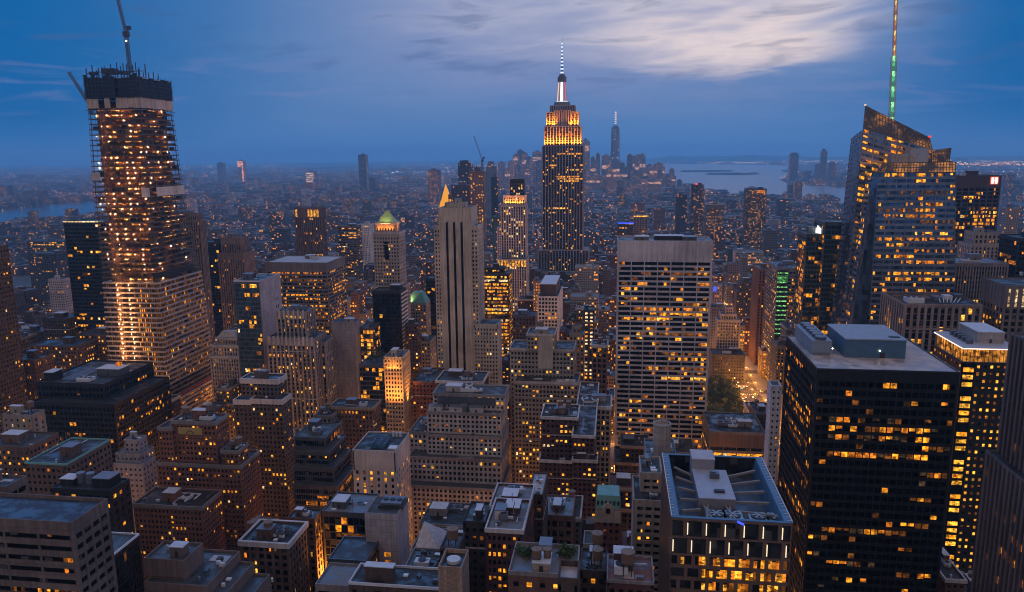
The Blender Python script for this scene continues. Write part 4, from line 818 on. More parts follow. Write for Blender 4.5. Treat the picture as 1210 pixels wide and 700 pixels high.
# the white gridded slab
B = b('office_slab', 'broad white gridded slab with a blank white top band', 'broad white gridded slab', 'tower', [(731, 841, 286, 596, 34)], wall((.44, .42, .46)), style('ribbon', fh=4.02, bw=10.45, hb=.36, pw=.075, db=.9, dp=.93, sub=4), L(.09, .20, .85, ws=[('amber', .42), ('orange', .26), ('dim', .5), ('gold', .1)], stick=.5), GB, clut=0, top=15.5, par=1.2, roofm='dark', seed=21)
x0, x1, y0, y1, z0, H = B.tiers[0]; W = x1-x0
bulkhead(B, x0+W*.18, x0+W*.33, y0+6, y0+16, H+.2, 3.2, wall((.12, .12, .09))); bulkhead(B, x0+W*.4, x0+W*.72, y0+14, y0+24, H+.2, 3, BLACK); bulkhead(B, x0+W*.7, x0+W*.85, y0+8, y0+20, H+.2, 2.8, SLATE)
for s in (0, 1):
    a, c = (x0-.95, x0+2.2) if s == 0 else (x1-2.2, x1+.95); MB().hexa([(a, y0-4.5, 0), (c, y0-4.5, 0), (c, y0, 0), (a, y0, 0), (a, y0-1.0, 34), (c, y0-1.0, 34), (c, y0, 34), (a, y0, 34)]).build('flared_base', wall((.56, .54, .56)), B.root)
# --- around the park and the avenue
b('low_building', 'low building with a blank brown louvre wall above one lit yellow row', 'louvre walled low building', 'building', [(839, 904, 511, 548, 44)], wall((.24, .19, .165)), style('ribbon', fh=4.6, bw=11, hb=.45, pw=.06), L(.02, .0, ws=WARM, rowset={8: (0, 1, 1.0)}), clut=9, top=11, roofm='dark', tanks=False)
B = ALL[-1]; x0, x1, y0, y1, z0, H = B.tiers[0]
for k in range(16): MB().box(x0+1+(x1-x0-2)*k/16, x0+1+(x1-x0-2)*(k+.86)/16, y0-.62, y0-.42, H-10.4, H-1.2).build('louvre', wall((.22, .15, .12), 'metal'), B.root)
b('office_tower', 'very thin white clad tower with one column of small dark windows', 'very thin white tower', 'tower', [(912, 923, 458, 428, ('xb', 908))], wall((.56, .55, .60)), style('punch', fh=3.4, bw=2.6, hb=.6, pw=.62), L(.02), clut=0, roofm='blue', par=1.2)
b('old_office', 'dark low block with three pale lit roof windows beside the park', 'dark block by the park', 'building', [(842, 880, 420, 868, 28)], wall((.07, .065, .06)), style('punch'), L(.03, .02), clut=4)
b('deco_tower', 'small cream art deco building with a tall central shaft', 'cream deco shaft', 'building', [(848, 874, 379, 905, 18), (852, 870, 372, 907, 14), (858, 866, 364, 909, 9)], wall((.44, .40, .38)), style('piers', bw=3), L(.05, .0), clut=1)
b('old_office', 'grey block half hidden behind the white gridded slab on its right', 'grey half hidden block', 'building', [(838, 859, 364, 960, 20)], GREYST, style('punch'), L(.02), clut=2)
b('old_office', 'dark stepped building with a patch of small yellow windows beside the avenue', 'dark stepped avenue building', 'building', [(871, 897, 345, 1060, 24), (874, 893, 334, 1063, 16)], wall((.08, .06, .055)), style('punch'), L(.10, .02, ws=WARM), clut=1)
b('setback_tower', 'brown stepped tower in the middle distance behind the cream deco shaft', 'brown stepped mid tower', 'tower', [(857, 888, 325, 1250, 26), (861, 882, 312, 1254, 18)], wall((.17, .13, .12)), style('punch'), L(.06, .06, ws=WARM), clut=2)
b('office_block', 'light banded block with a yellow lit top row behind the brown stepped tower', 'light banded block', 'office block', [(869, 902, 298, 1420, 28)], wall((.36, .35, .38)), style('ribbon'), L(.06, .2, ws=WARM), clut=2)
b('apartment_tower', 'slender reddish brown slab standing over the glowing avenue', 'slender reddish slab', 'tower', [(897, 912, 319, 940, ('xb', 890))], wall((.15, .075, .05), 'brick'), style('fins', bw=3.4, pw=.5), L(.02, .0, ws=WARM), clut=1)
b('office_block', 'block with blazing orange shop floors facing the avenue', 'blazing orange avenue block', 'building', [(901, 917, 416, 885, ('xb', 897))], BUFF, style('ribbon', fh=4, bw=4, pw=.1), L(.75, .8, .95, ws=[('orange', .6), ('amber', .4)]), clut=2)
B = b('office_tower', 'banded office tower with a green lit corner stripe', 'green striped office tower', 'tower', [(919, 948, 318, 850, ('xb', 906))], wall((.15, .14, .14)), style('ribbon', fh=3.8, bw=5, hb=.42), L(.12, .25, .85, ws=WARM), clut=3, top=3, tanks=False)
x0, x1, y0, y1, z0, H = B.tiers[0]
for k in range(int((H-60)/5.2)): MB().box(x0+.2, x0+11, y0-.62, y0-.5, H-5-5.2*k, H-3.6-5.2*k).build('green_light', LIT['green'], B.root)
MB().box(x0+.2, x0+11.4, y0-.56, y0-.46, 0, H-1).build('corner_bay', GN, B.root); MB().box(x0+.4, x0+11, y0-.6, y0-.58, H-14, H-7).build('green_sign', lit((.2, .9, .2), .35), B.root)
B = b('glass_tower', 'dark green glass tower with a white lit logo beneath its roof', 'dark green glass tower', 'tower', [(975, 1012, 264, 640, 34, dict(side='curtain')), (953, 975.5, 278, 646, 30)], SLATE, style('curtain', fh=3.9, bw=2.6, hb=.26, pw=.10), L(.07, .28, .75, ws=[('amber', .5), ('orange', .2), ('dim', .4)]), GG, clut=2, tanks=False)
x0, x1, y0, y1, z0, H = B.tiers[0]; lg = MB()
for k, (dy, w_, hh) in enumerate(((23, 4.2, 4.2), (17.5, 4.6, 5.2), (11.8, 4.8, 3.9))):
    lg.box(x0-.75, x0-.45, y0+dy-w_/2, y0+dy+w_/2, H-10.2+k*.5, H-10.2+k*.5+hh)
lg.box(x0-.75, x0-.45, y0+18.6, y0+19.8, H-6, H-3.6); lg.box(x0-.75, x0-.45, y0+13.2, y0+14.4, H-7, H-4.4); lg.box(x0-.75, x0-.45, y0+10, y0+11.2, H-12, H-9)
lg.build('logo', lit((.95, 1, 1), 2.5, 0), B.root); MB().box(x1-7, x1-3, y0+4, y0+6, H+1.2, H+3.5).build('beacon', lit((1, .18, .03), 2.0, 0), B.root)
# --- right side
B = b('office_tower', 'broad black office tower with a tan roof and blue plant house', 'broad black office tower', 'tower', [(966, 1133, 437, 330, ('xb', 930))], BLACK, style('curtain', fh=3.95, bw=3.05, hb=.40, pw=.14, db=.12, dp=.3), L(.035, .05, .8, ws=[('amber', .42), ('orange', .42), ('dim', .6), ('faint', .3)], half=.4, rowset={36: (.0, 1, .55), 35: (.12, .88, .9), 34: (.12, .85, .85), 33: (.8, 1, .8), 32: (.1, .86, .98), 30: (.8, 1, .9), 27: (.75, .9, .9), 26: (.0, .12, .9), 25: (.45, .95, .6), 24: (.6, .95, .8), 23: (.12, .76, .98), 22: (.02, .14, .95), 21: (.7, .8, .9), 20: (.0, .12, .9), 19: (.18, .5, .8), 18: (.7, .95, .8), 17: (.2, .5, .7)}), GB, clut=0, top=5, par=.7, roofm='tan', seed=5, parm=wall((.05, .05, .055), 'metal'))
x0, x1, y0, y1, z0, H = B.tiers[0]
p_ = atZ(998, 423, H); q_ = atZ(1067, 423, H); r_ = atZ(970, 392, H)
o = MB().box(p_.x, q_.x, p_.y, p_.y+30, H+.2, H+8.5).build('plant_house', BLUEM, B.root)
MB().box(p_.x-.3, q_.x+.3, p_.y-.3, p_.y+30.3, H+8.503, H+9.0).build('plant_roof', plain((.27, .31, .37), .6), o); MB().box(p_.x+15, p_.x+17.2, p_.y-.1, p_.y, H+.25, H+2.8).build('door', DARK, o)
MB().box(p_.x+14.6, p_.x+15.0, p_.y-.35, p_.y-.1, H+3.4, H+3.9).build('lamp', lit((1, .8, .5), 14, 0, True), o); MB().box(q_.x-6, q_.x-1.5, p_.y+3, p_.y+6, H+9.01, H+9.25).build('roof_hatch', DARK, o)
cx0, cx1 = p_.x-14, p_.x-5.2
o = MB().box(cx0, cx1, p_.y+2, p_.y+36, H+1.6, H+7.2).box(cx0+.5, cx1-.5, p_.y+3, p_.y+35, H+.2, H+1.62).build('cooling_tower', plain((.22, .27, .33), .55, .2), B.root)
for k in range(6):
    f = MB().cyl((cx0+cx1)/2, p_.y+5.2+5.6*k, 2.5, 2.5, H+7.2, H+8.6, 20).build('fan_cowl', SLATE, o)
MB().box(cx1+.2, cx1+.6, p_.y+2.2, p_.y+2.6, H+3.4, H+3.8).build('lamp', lit((1, .8, .5), 14, 0, True), o)
B = b('office_tower', 'black tower with regular square windows and a glowing orange glass crown', 'orange glass crowned tower', 'tower', [(1137, 1200, 428, 420, ('xb', 1104))], BLACK, style('punch', fh=4.0, bw=3.5, hb=.58, pw=.58), L(.66, .0, ws=[('amber', .5), ('gold', .35), ('dim', .3)]), GB, clut=0, top=1.5, par=0, roofm='light')
x0, x1, y0, y1, z0, H = B.tiers[0]
o = MB().box(x0+.8, x1-.8, y0+.8, y1-.8, H+.2, H+7.4).build('glass_crown', lit((1.0, .36, .04), .75, .8, False, .25), B.root); mb = MB()
for k in range(15): xx = x0+.4+(x1-x0-.8)*k/14; mb.box(xx-.1, xx+.1, y0+.5, y0+.7, H+.2, H+7.4)
for k in range(12): yy = y0+1+(y1-y0-2)*k/11; mb.box(x0+.5, x0+.7, yy-.1, yy+.1, H+.2, H+7.4)
mb.build('mullions', BRONZE, o)
MB().box(x0-.6, x1+1.6, y0-.8, y1+.6, H+7.42, H+8.1).build('canopy_roof', plain((.42, .42, .46), .6), B.root)
MB().box(x0-.75, x1+1.7, y0-1.0, y0-.82, H+7.3, H+7.75).box(x0-.85, x0-.62, y0-1.0, y1, H+7.3, H+7.75).build('light_line', lit((1, .70, .58), 2.0, 0), B.root)
bulkhead(B, x0+11, x1-2, y0+10, y1-3, H+8.1, 6.0, CONC)
for k in range(5): MB().box(x0+5, x0+8, y0+8+5*k, y0+10.4+5*k, H+8.1, H+10.5).build('roof_unit', SLATE, B.root)
for k in range(30):
    if k % 9 in (3, 8): continue
    z = H-4-4*k; B.lits.append((Vector((x0+3.1, y0-.78, z)), Vector((2.6, 0, 0)), Vector((0, 0, 1.2)), Vector((0, -1, 0)), 'gold' if k % 3 else 'amber'))
MB().box(x0-.5, x0+6.2, y0-.72, y0-.4, 0, H-.5).build('corner_bay', GB, B.root)
CP1 = atZ(1169, 536, 150); _d = ray(1192.5, 440); _e = ray(1196.5, 396); CP2 = CAM_POS+_d*((CP1.x+3.5)/_d.x); CP2.z = (CAM_POS+_e*((CP1.x+3.5)/_e.x)).z
b('ribbed_tower', 'dark finned tower running out of the picture at the bottom right corner', 'dark finned corner tower', 'tower', [('w', CP1.x, CP1.x+45, CP1.y-172, 172, 150), ('w', CP2.x, CP2.x+38, CP2.y-186, 186, CP2.z)], wall((.115, .09, .085)), style('fins', fh=3.8, bw=3.0, pw=.40, hb=.26, dp=.9, spd=(.03, .025, .025)), L(.05, .03, .5, ws=[('orange', .5), ('dim', .5), ('amber', .4)], rowset={36: (0, 1, .0)}), GB, clut=0, top=2)
b('office_tower', 'grey tower at the right edge with bright vertical lights under its roof', 'edge tower with vertical lights', 'tower', [(1189, 1275, 339, 500, 30)], wall((.15, .13, .125)), style('piers', fh=4.0, bw=4.2, pw=.4), L(.05, .06, ws=WARM), clut=0, top=14)
B = ALL[-1]; x0, x1, y0, y1, z0, H = B.tiers[0]
for k in range(11): MB().box(x0+1.5+4.1*k, x0+2.6+4.1*k, y0-.85, y0-.6, H-12.5, H-1.2).build('light_strip', lit((1, .66, .36), 1.0, .4), B.root)
b('edge_tower', 'dark tower sliver high on the right edge', 'dark right edge sliver', 'tower', [(1204, 1270, 283, 640, 30)], BLACK, style('curtain', bw=3), L(.03, .03), GB, clut=1)
B = b('office_block', 'low brown pier fronted block with a wide plant filled roof', 'brown pier fronted block', 'office block', [(1070, 1159, 361, 500, ('xb', 1043))], wall((.23, .19, .18)), style('piers', fh=4.0, bw=4.15, pw=.42, hb=.12, db=.12, dp=.8, sub=1), L(.10, .0, ws=WARM, rowset={34: (0, 1, .95), 33: (0, 1, .25), 31: (0, 1, .4)}), clut=0, top=1.5, roofm='dark', par=1.2)
x0, x1, y0, y1, z0, H = B.tiers[0]; W = x1-x0
MB().box(x0-.9, x1+.9, y0-1.0, y0-.82, H-15.5, H-14).build('belt_course', wall((.23, .19, .18)), B.root)
cooling_unit(B, x0+3, x0+13, y0+5, y0+13, H+.2, 3.4, random.Random(2), PALE)
for k in range(4): MB().box(x0+16+7*k, x0+21+7*k, y0+14+2*k, y0+24, H+.2, H+2.2+.5*k).build('roof_unit', (SLATE, STEEL, PALE, SLATE)[k], B.root)
for k in range(6): MB().beam((x0+22+2*k, y0+4, H+1.5), (x0+30+3*k, y0+28, H+1.5), .5).build('pipe', PALE, B.root)
b('ribbed_tower', 'finely ribbed grey tower with a few long yellow floors', 'finely ribbed grey tower', 'tower', [(1127, 1191, 312, 640, 34)], wall((.20, .18, .185)), style('fins', spd=(.08, .07, .075), fh=3.8, bw=2.1, pw=.40, hb=.30, dp=.6), L(.03, .14, .8, ws=WARM), clut=3, roofm='light', tanks=False)
b('setback_tower', 'tan stone tower with stepped shoulders in front of the dark purple slab', 'tan shouldered tower', 'tower', [(1147, 1185, 290, 770, 26), (1152, 1183, 276, 775, 20)], wall((.30, .26, .24)), style('piers', bw=3.6, pw=.5), L(.05, .03, ws=WARM), clut=2)
B = b('office_slab', 'dark purple slab with thin lit floors and a glowing square sign', 'dark slab with square sign', 'tower', [(1124, 1183, 209, 850, 34)], wall((.06, .045, .06)), style('ribbon', fh=3.9, bw=6, hb=.3, pw=.2, db=.25, dp=.5), L(.04, .22, .6, ws=WARM), GB, clut=3, top=12, tanks=False)
x0, x1, y0, y1, z0, H = B.tiers[0]; c = atY(1174.5, 213.5, y0)
o = MB().box(c.x-3.9, c.x+3.9, y0-1.2, y0-.62, c.z-3.9, c.z+3.9).build('square_sign', lit((1, .10, .04), .9, 0), B.root)
sg = MB().box(c.x-3.0, c.x-.45, y0-1.3, y0-1.205, c.z-3.1, c.z+3.1).box(c.x+.45, c.x+3.0, y0-1.3, y0-1.205, c.z-3.1, c.z+3.1).box(c.x-.46, c.x+.46, y0-1.29, y0-1.204, c.z-.5, c.z+.5); sg.build('sign_mark', lit((1, .92, .80), 1.5, 0), o)
b('apartment_tower', 'dark apartment tower with an orange lit roof box, in front of the bay', 'dark tower before the bay', 'apartment block', [(882, 906, 224, 1900, 30)], wall((.07, .06, .06)), style('punch', fh=3.3, bw=3.2), L(.22, .1, .6, ws=WARM), clut=1)
B = ALL[-1]; x0, x1, y0, y1, z0, H = B.tiers[0]; MB().box(x0+24, x0+44, y0-.6, y0-.4, H-9, H-2).build('lit_bay', LIT['orange'], B.root)
b('apartment_tower', 'slim dark tower with a red roof light, left of the tower before the bay', 'slim tower with red light', 'apartment block', [(818, 832, 219, 2000, 28)], wall((.06, .055, .065)), style('punch'), L(.15, .05, ws=WARM), clut=1)
B = ALL[-1]; x0, x1, y0, y1, z0, H = B.tiers[0]; MB().box(x0+8, x0+14, y0-.6, y0+3, H+1, H+4).build('beacon', LIT['red'], B.root)
b('apartment_tower', 'broad brown apartment block under a pale roof band, beside the slim dark tower', 'broad brown banded block', 'apartment block', [(835, 855, 242, 1800, 28)], wall((.14, .10, .09)), style('punch'), L(.12, .08, ws=WARM), clut=1, top=9, parm=PALEST)
b('office_block', 'dark block with blue edged roof light and gold top line behind the white slab', 'block with blue roof light', 'office block', [(749, 765, 255, 1500, 28)], wall((.22, .20, .22)), style('fins', bw=5), L(.04, .0), clut=0, top=3)
B = ALL[-1]; x0, x1, y0, y1, z0, H = B.tiers[0]; MB().box(x0, x1, y0-.8, y0-.65, H-2.5, H).build('light_line', LIT['gold'], B.root)
b('low_building', 'low dark building with a long blue light line, left of the gold topped block', 'low building with blue line', 'building', [(730, 748, 263, 1480, 24)], wall((.06, .06, .08)), style('ribbon'), L(.05, .1), clut=1)
B = ALL[-1]; x0, x1, y0, y1, z0, H = B.tiers[0]; MB().box(x0, x1+2, y0-.8, y0-.65, H-2.4, H-.2).build('light_line', LIT['blue'], B.root)
b('office_block', 'pale lit facade with a blue sign beside the dark avenue buildings', 'pale facade with blue sign', 'building', [(842, 853, 338, 1010, 16)], wall((.40, .33, .34)), style('punch'), L(.1), clut=1)
B = ALL[-1]; x0, x1, y0, y1, z0, H = B.tiers[0]; MB().box(x0+1.2, x0+5, y0-1, y0-.6, H-7, H-1).build('blue_sign', LIT['blue'], B.root)
# ------------------------------------------------------------------ the tall spired tower
def zpx(px, py, Y): return atY(px, py, Y).z
def spot(name, loc, target, power, color, size, parent=None, spread=1.2):
    d = bpy.data.lights.new(name, 'AREA'); d.shape = 'RECTANGLE'; d.size, d.size_y = size; d.energy = power; d.color = color; d.spread = spread*1.3
    o = bpy.data.objects.new(name, d); COL.objects.link(o); o.location = loc
    o.rotation_euler = (Vector(target)-Vector(loc)).to_track_quat('-Z', 'Y').to_euler()
    if parent is not None: o.parent = parent; o.location = Vector(loc)-parent.location
    return o
FLOOD = (1.0, 0.275, 0.012)
YE = 1290
ESB = Bld('spired_tower', 'tall stone tower with an orange floodlit crown and white lit mast and needle', 'tall spired tower', 'tower', (atY(664, 200, YE).x, YE, 0))
EW = wall((.28, .255, .275)); ES = wall((.055, .05, .06)); cxE = ESB.root.location.x
def esb_tier(xl, xr, z0, z1, y0, dep, st, lt, top=0, roof=True):
    xa, xb_ = xat(xl, y0, z1), xat(xr, y0, z1); rng = random.Random(int(z1))
    MB().box(xa, xb_, y0, y0+dep, z0, z1).build('window_glass', GB, ESB.root); mb = MB(); m2 = MB()
    for q in (((xa, y0), (xb_, y0)), ((xa, y0+dep), (xa, y0)), ((xb_, y0), (xb_, y0+dep)), ((xb_, y0+dep), (xa, y0+dep))):
        (ax, ay), (bx, by) = q; facade(ESB, mb, ((ax, ay, z0), (bx, by, z0), (bx, by, z1), (ax, ay, z1)), st, lt, rng, top, m2)
    mb.build('wall', EW, ESB.root); m2.build('spandrel', ES, ESB.root)
    MB().box(xa-.3, xb_+.3, y0-.3, y0+dep+.3, z1+.004, z1+1.2).build('parapet', EW, ESB.root)
    occ_box(xa, xb_, y0, y0+dep, z0, z1, ESB.id); ESB.foot.append((xa, xb_, y0, y0+dep, z1)); ESB.tiers.append((xa, xb_, y0, y0+dep, z0, z1))
    return xa, xb_
fe = style('fins', fh=3.75, bw=5.0, hb=.34, pw=.24, db=.3, dp=.9, sub=2)
lE = L(.05, .09, .8, ws=[('gold', .5), ('amber', .5)])
Z = {k: zpx(664, k, YE) for k in (310, 296, 262, 173, 150, 133, 125)}
esb_tier(626, 700, 0, zpx(664, 322, YE-12), YE-14, 60, fe, lE)
esb_tier(636, 695, 0, Z[296], YE-6, 50, fe, lE)
esb_tier(641, 689, Z[296]+1.3, Z[173], YE, 42, fe, lE)
esb_tier(643.5, 686, Z[173]+1.3, Z[150], YE+2, 38, fe, L(.16, .1, ws=[('orange', 1)]))
esb_tier(646, 683, Z[150]+1.3, Z[133], YE+4, 34, fe, L(.2, .1, ws=[('orange', 1)]))
esb_tier(655, 674, Z[150]+1.3, Z[133]+3, YE+3.2, 2, style('fins', bw=3, pw=.5, dp=.6), None)
esb_tier(650, 679, Z[133]+1.3, Z[125], YE+7, 28, style('fins', bw=3, pw=.4, hb=.2), None)
mx = atY(664, 120, YE+20).x; my = YE+21; zt = lambda p: zpx(664, p, my)
MB().cyl(mx, my, 14, 13, Z[125]+1.3, zt(121), 24).build('mast_base', SLATE, ESB.root)
mst = MB(); mst.cyl(mx, my, 9, 6.2, zt(121), zt(97), 12)
mo = mst.build('mast', plain((.5, .5, .54), .45, .2), ESB.root)
MB().hexa([(mx-2.0, my-9.6, zt(120)), (mx+2.0, my-9.6, zt(120)), (mx+2.0, my-8, zt(120)), (mx-2.0, my-8, zt(120)), (mx-1.6, my-6.9, zt(98)), (mx+1.6, my-6.9, zt(98)), (mx+1.6, my-5, zt(98)), (mx-1.6, my-5, zt(98))]).build('mast_light', lit((1, .90, .86), 2.4, 0), mo)
for s in (-1, 1):
    MB().hexa([(mx+s*7.2-.7, my-6.2, zt(120)), (mx+s*7.2+.7, my-6.2, zt(120)), (mx+s*7.2+.7, my-5.2, zt(120)), (mx+s*7.2-.7, my-5.2, zt(120)), (mx+s*5-.6, my-4.9, zt(98)), (mx+s*5+.6, my-4.9, zt(98)), (mx+s*5+.6, my-4, zt(98)), (mx+s*5-.6, my-4, zt(98))]).build('mast_light', lit((1, .62, .45), 1.2, 0) if s < 0 else lit((.9, .2, .35), .9, 0), mo)
MB().cyl(mx, my, 10.8, 10.2, zt(122.5), zt(120.5), 24).build('mast_light', lit((.75, .95, 1), 1.5, 0), mo)
MB().cyl(mx, my, 7.4, 7.4, zt(97)+.01, zt(91), 20).cyl(mx, my, 6.2, 4.2, zt(91)+.01, zt(88), 20).build('mast_cap', SLATE, ESB.root)
nd = MB(); nd.cyl(mx, my, 2.2, 1.9, zt(88), zt(76), 10).cyl(mx, my, 1.4, 1.1, zt(76), zt(62), 8).cyl(mx, my, .8, .25, zt(62), zt(44), 8)
no = nd.build('needle', plain((.20, .23, .32), .4, .3), ESB.root)
for k in range(9): MB().cyl(mx, my, 2.6-.2*k, 2.6-.2*k, zt(87-4.3*k), zt(85.2-4.3*k), 10).build('needle_light', lit((.55, .70, 1.0), 1.5, 0), no)
# floodlights on its setbacks
for tier, pw_ in ((2, 42000), (3, 26000)):
    xa, xb_, y0, y1, z0, z1 = ESB.tiers[tier]; zz = z1+2.0; nx = ESB.tiers[tier+1]; n = 3
    for k in range(n):
        x = xa+(xb_-xa)*(k+.5)/n
        if tier == 3 and k == 1: continue
        spot('floodlight', (x, y0-1.8, zz), (x, y0+6, zz+22), pw_, FLOOD, ((xb_-xa)/n*.8, 1.5), ESB.root, 1.3)
    for sx, xx in ((-1, xa), (1, xb_)): spot('floodlight', (xx+sx*1.8, y0+15, zz), (xx-sx*4, y0+15, zz+22), pw_*.7, FLOOD, (1.5, 24), ESB.root, 1.3)
xa, xb_, y0, y1, z0, z1 = ESB.tiers[4]
# floodlights of the other crowns
def crownflood(B, ti, p, rise, off=2.5, color=FLOOD, sides=True):
    xa, xb_, y0, y1, z0, z1 = B.tiers[ti]
    spot('floodlight', ((xa+xb_)/2, y0-off, z0+1.6), ((xa+xb_)/2, y0+1, z0+rise), p, color, ((xb_-xa)*.9, .8), B.root)
    if sides:
        for s, xx in ((-1, xa), (1, xb_)): spot('floodlight', (xx+s*off, (y0+y1)/2, z0+1.6), (xx, (y0+y1)/2, z0+rise), p*.7, color, (.8, (y1-y0)*.9), B.root)
crownflood(CROWN1, 2, 1900, 9); xa, xb_, y0, y1, z0, z1 = CROWN1.tiers[2]
spot('floodlight', ((xa+xb_)/2, y0-2.4, z1+.5), ((xa+xb_)/2, y0+5, z1+8), 380, (.85, 1.0, .35), (10, .8), CROWN1.root)
crownflood(CROWN2, 2, 5500, 9)
xa, xb_, y0, y1, z0, z1 = ORANGE1.tiers[0]
spot('floodlight', ((xa+xb_)/2, y0-9, 62), ((xa+xb_)/2, y0, 92), 9000, (1, .33, .04), (12, 3), ORANGE1.root); spot('floodlight', ((xa+xb_)/2, y0-3.2, z1-11), ((xa+xb_)/2, y0, z1-3), 1300, (1, .36, .05), (10, .8), ORANGE1.root)
_n = [q for q in ALL if q.short == 'brown block with glowing street front'][0]; _t = _n.tiers[0]
_c = atY(381, 668, _t[2]+5); spot('floodlight', (_t[1]+7, _c.y, _c.z-8), (_t[1], _c.y, _c.z+2), 15000, (1, .36, .04), (3, 12), _n.root)
spot('floodlight', (xb_+7, (y0+y1)/2, 66), (xb_, (y0+y1)/2, 92), 3500, (1, .33, .04), (3, 12), ORANGE1.root)
xa, xb_, y0, y1, z0, z1 = TEAL.tiers[0]; spot('floodlight', (xa+3, y0-2, z1+1.3), (xa+4, y0+4, z1+8), 1500, (1, .65, .2), (3, .8), TEAL.root)

# ------------------------------------------------------------------ the tower under construction
YV = 600
OV = Bld('tower_under_construction', 'tall tapering tower under construction, open floors full of work lights, partly clad below', 'tower under construction', 'tower', (atY(160, 300, YV).x, YV, 0))
lv = [(560, 131, 204, 262), (447, 129.5, 197, 252), (330, 121.5, 186.5, 237), (230, 111, 176, 216), (128, 104.5, 165.5, 203.5)]
prof = []
for i, (py, fl, c, rb) in enumerate(lv):
    yf = YV+1.2*i; z = atY(160, py, yf).z; xa, xc = xat(fl, yf, z), xat(c, yf, z); prof.append((z, xa, xc, yf, yf+ydepth(xc, yf, z, rb)))
prof.insert(0, (0,)+prof[0][1:])
prof = [p for i, p in enumerate(prof) if i == 0 or p[0] > prof[0][0]]
def ovat(z):
    for a, b_ in zip(prof, prof[1:]):
        if z <= b_[0]: f = (z-a[0])/(b_[0]-a[0]); return [a[k]+(b_[k]-a[k])*f for k in range(1, 5)]
    return list(prof[-1][1:])
zc = prof[-3][0]+ (prof[-2][0]-prof[-3][0])*0   # cladding stops here
zc = zpx(186, 330, YV+2); ztop = prof[-1][0]; FH = 4.35
nfl = int(ztop/FH)
def slab(z, h, out, xsh=0):
    xa, xc, ya, yb = ovat(z); xa2, xc2, ya2, yb2 = ovat(min(z+h, ztop))
    return MB().hexa([(xa-out, ya-out, z), (xc+out, ya-out, z), (xc+out, yb+out, z), (xa-out, yb+out, z), (xa2-out, ya2-out, z+h), (xc2+out, ya2-out, z+h), (xc2+out, yb2+out, z+h), (xa2-out, yb2+out, z+h)])
SLABM = wall((.30, .27, .25), 'stone'); SLABD = wall((.12, .08, .06), 'stone'); rv = random.Random(11)
for k in range(4, nfl+1):
    z = k*FH
    clad = z < zc
    slab(z, .55 if clad else .95, .0 if clad else .25).build('floor_slab', SLABM if clad else SLABD, OV.root)
    if clad and z > 60:
        sb = slab(z-.35, 1.35, .45); sb.build('white_band', wall((.40, .385, .40)), OV.root)
zg = int(zc/FH)*FH
xa, xc, ya, yb = ovat(8); xa2, xc2, ya2, yb2 = ovat(zg)
ins = .6
gl = MB().hexa([(xa+ins, ya+ins, 8), (xc-ins, ya+ins, 8), (xc-ins, yb-ins, 8), (xa+ins, yb-ins, 8), (xa2+ins, ya2+ins, zg), (xc2-ins, ya2+ins, zg), (xc2-ins, yb2-ins, zg), (xa2+ins, yb2-ins, zg)])
gl.build('window_glass', glass((.03, .026, .022), .2), OV.root)
# lit ribs between the bands of the clad floors
for k in range(int(62/FH), int(zg/FH)):
    z = k*FH+1.1; h = FH-1.6; xa, xc, ya, yb = ovat(z)
    n = 26
    for j in range(n):
        if rv.random() < (.85 if j > n*.52 else .38):
            x0, x1 = xa+(xc-xa)*(j+.25)/n, xa+(xc-xa)*(j+.75)/n; OV.lits.append((Vector(((x0+x1)/2, ya+.2, z+h/2)), Vector(((x1-x0)/2, 0, 0)), Vector((0, 0, h/2)), Vector((0, -1, 0)), 'amber' if .55*n < j < .82*n and rv.random() < .5 else 'dim'))
    n = 30
    for j in range(n):
        if rv.random() < .8:
            y0, y1 = ya+(yb-ya)*(j+.25)/n, ya+(yb-ya)*(j+.75)/n; OV.lits.append((Vector((xc-.2, (y0+y1)/2, z+h/2)), Vector((0, (y1-y0)/2, 0)), Vector((0, 0, h/2)), Vector((1, 0, 0)), 'amber' if rv.random() < .10 else 'dim'))
# concrete core, columns, hoist and netting of the open floors
xa, xc, ya, yb = ovat(ztop-20); 
MB().box(xa+3.2, xc-4.7, ya+6.5, yb-5, zg, ztop+4).build('concrete_core', wall((.20, .09, .035)), OV.root)
for fx, fy in [(0.01, .01), (.2, .01), (.4, .01), (.6, .01), (.8, .01), (.99, .01), (.99, .25), (.99, .5), (.99, .75), (.99, .99), (.01, .5), (.01, .99), (.5, .99)]:
    pts = [(p[1]+.5+(p[2]-p[1]-1)*fx, p[3]+.5+(p[4]-p[3]-1)*fy, p[0]) for p in prof if p[0] >= zg-30]
    mb = MB()
    for a, c in zip(pts, pts[1:]): mb.beam(a, c, .55)
    mb.build('column', plain((.10, .07, .05), .7), OV.root)
# hoist track up the front
pts = [(p[1]+(p[2]-p[1])*.30, p[3]-1.6, p[0]) for p in prof]
hm_ = MB()
for a, c in zip(pts, pts[1:]): hm_.lattice(a, c, 3.2, 4.35, .22)
hm_.build('hoist', plain((.22, .12, .09), .6, .2), OV.root)
# safety mesh on the upper floors: thin grid bars in front of the edges
mg = MB()
for j in range(9):
    f = j/8; P0 = [(p[1]+(p[2]-p[1])*f, p[3]-.5, p[0]) for p in prof if p[0] >= zg-5]
    for a, c in zip(P0, P0[1:]): mg.beam(a, c, .16)
for j in range(7):
    f = j/6; P0 = [(p[2]+.5, p[3]+(p[4]-p[3])*f, p[0]) for p in prof if p[0] >= zg-5]
    for a, c in zip(P0, P0[1:]): mg.beam(a, c, .16)
for k in range(int(zg/FH), int(ztop/FH)):
    z = k*FH+1.6; xa, xc, ya, yb = ovat(z); mg.beam((xa, ya-.5, z), (xc, ya-.5, z), .12); mg.beam((xc+.5, ya, z), (xc+.5, yb, z), .12)
mg.build('safety_netting', plain((.05, .04, .04), .7), OV.root)
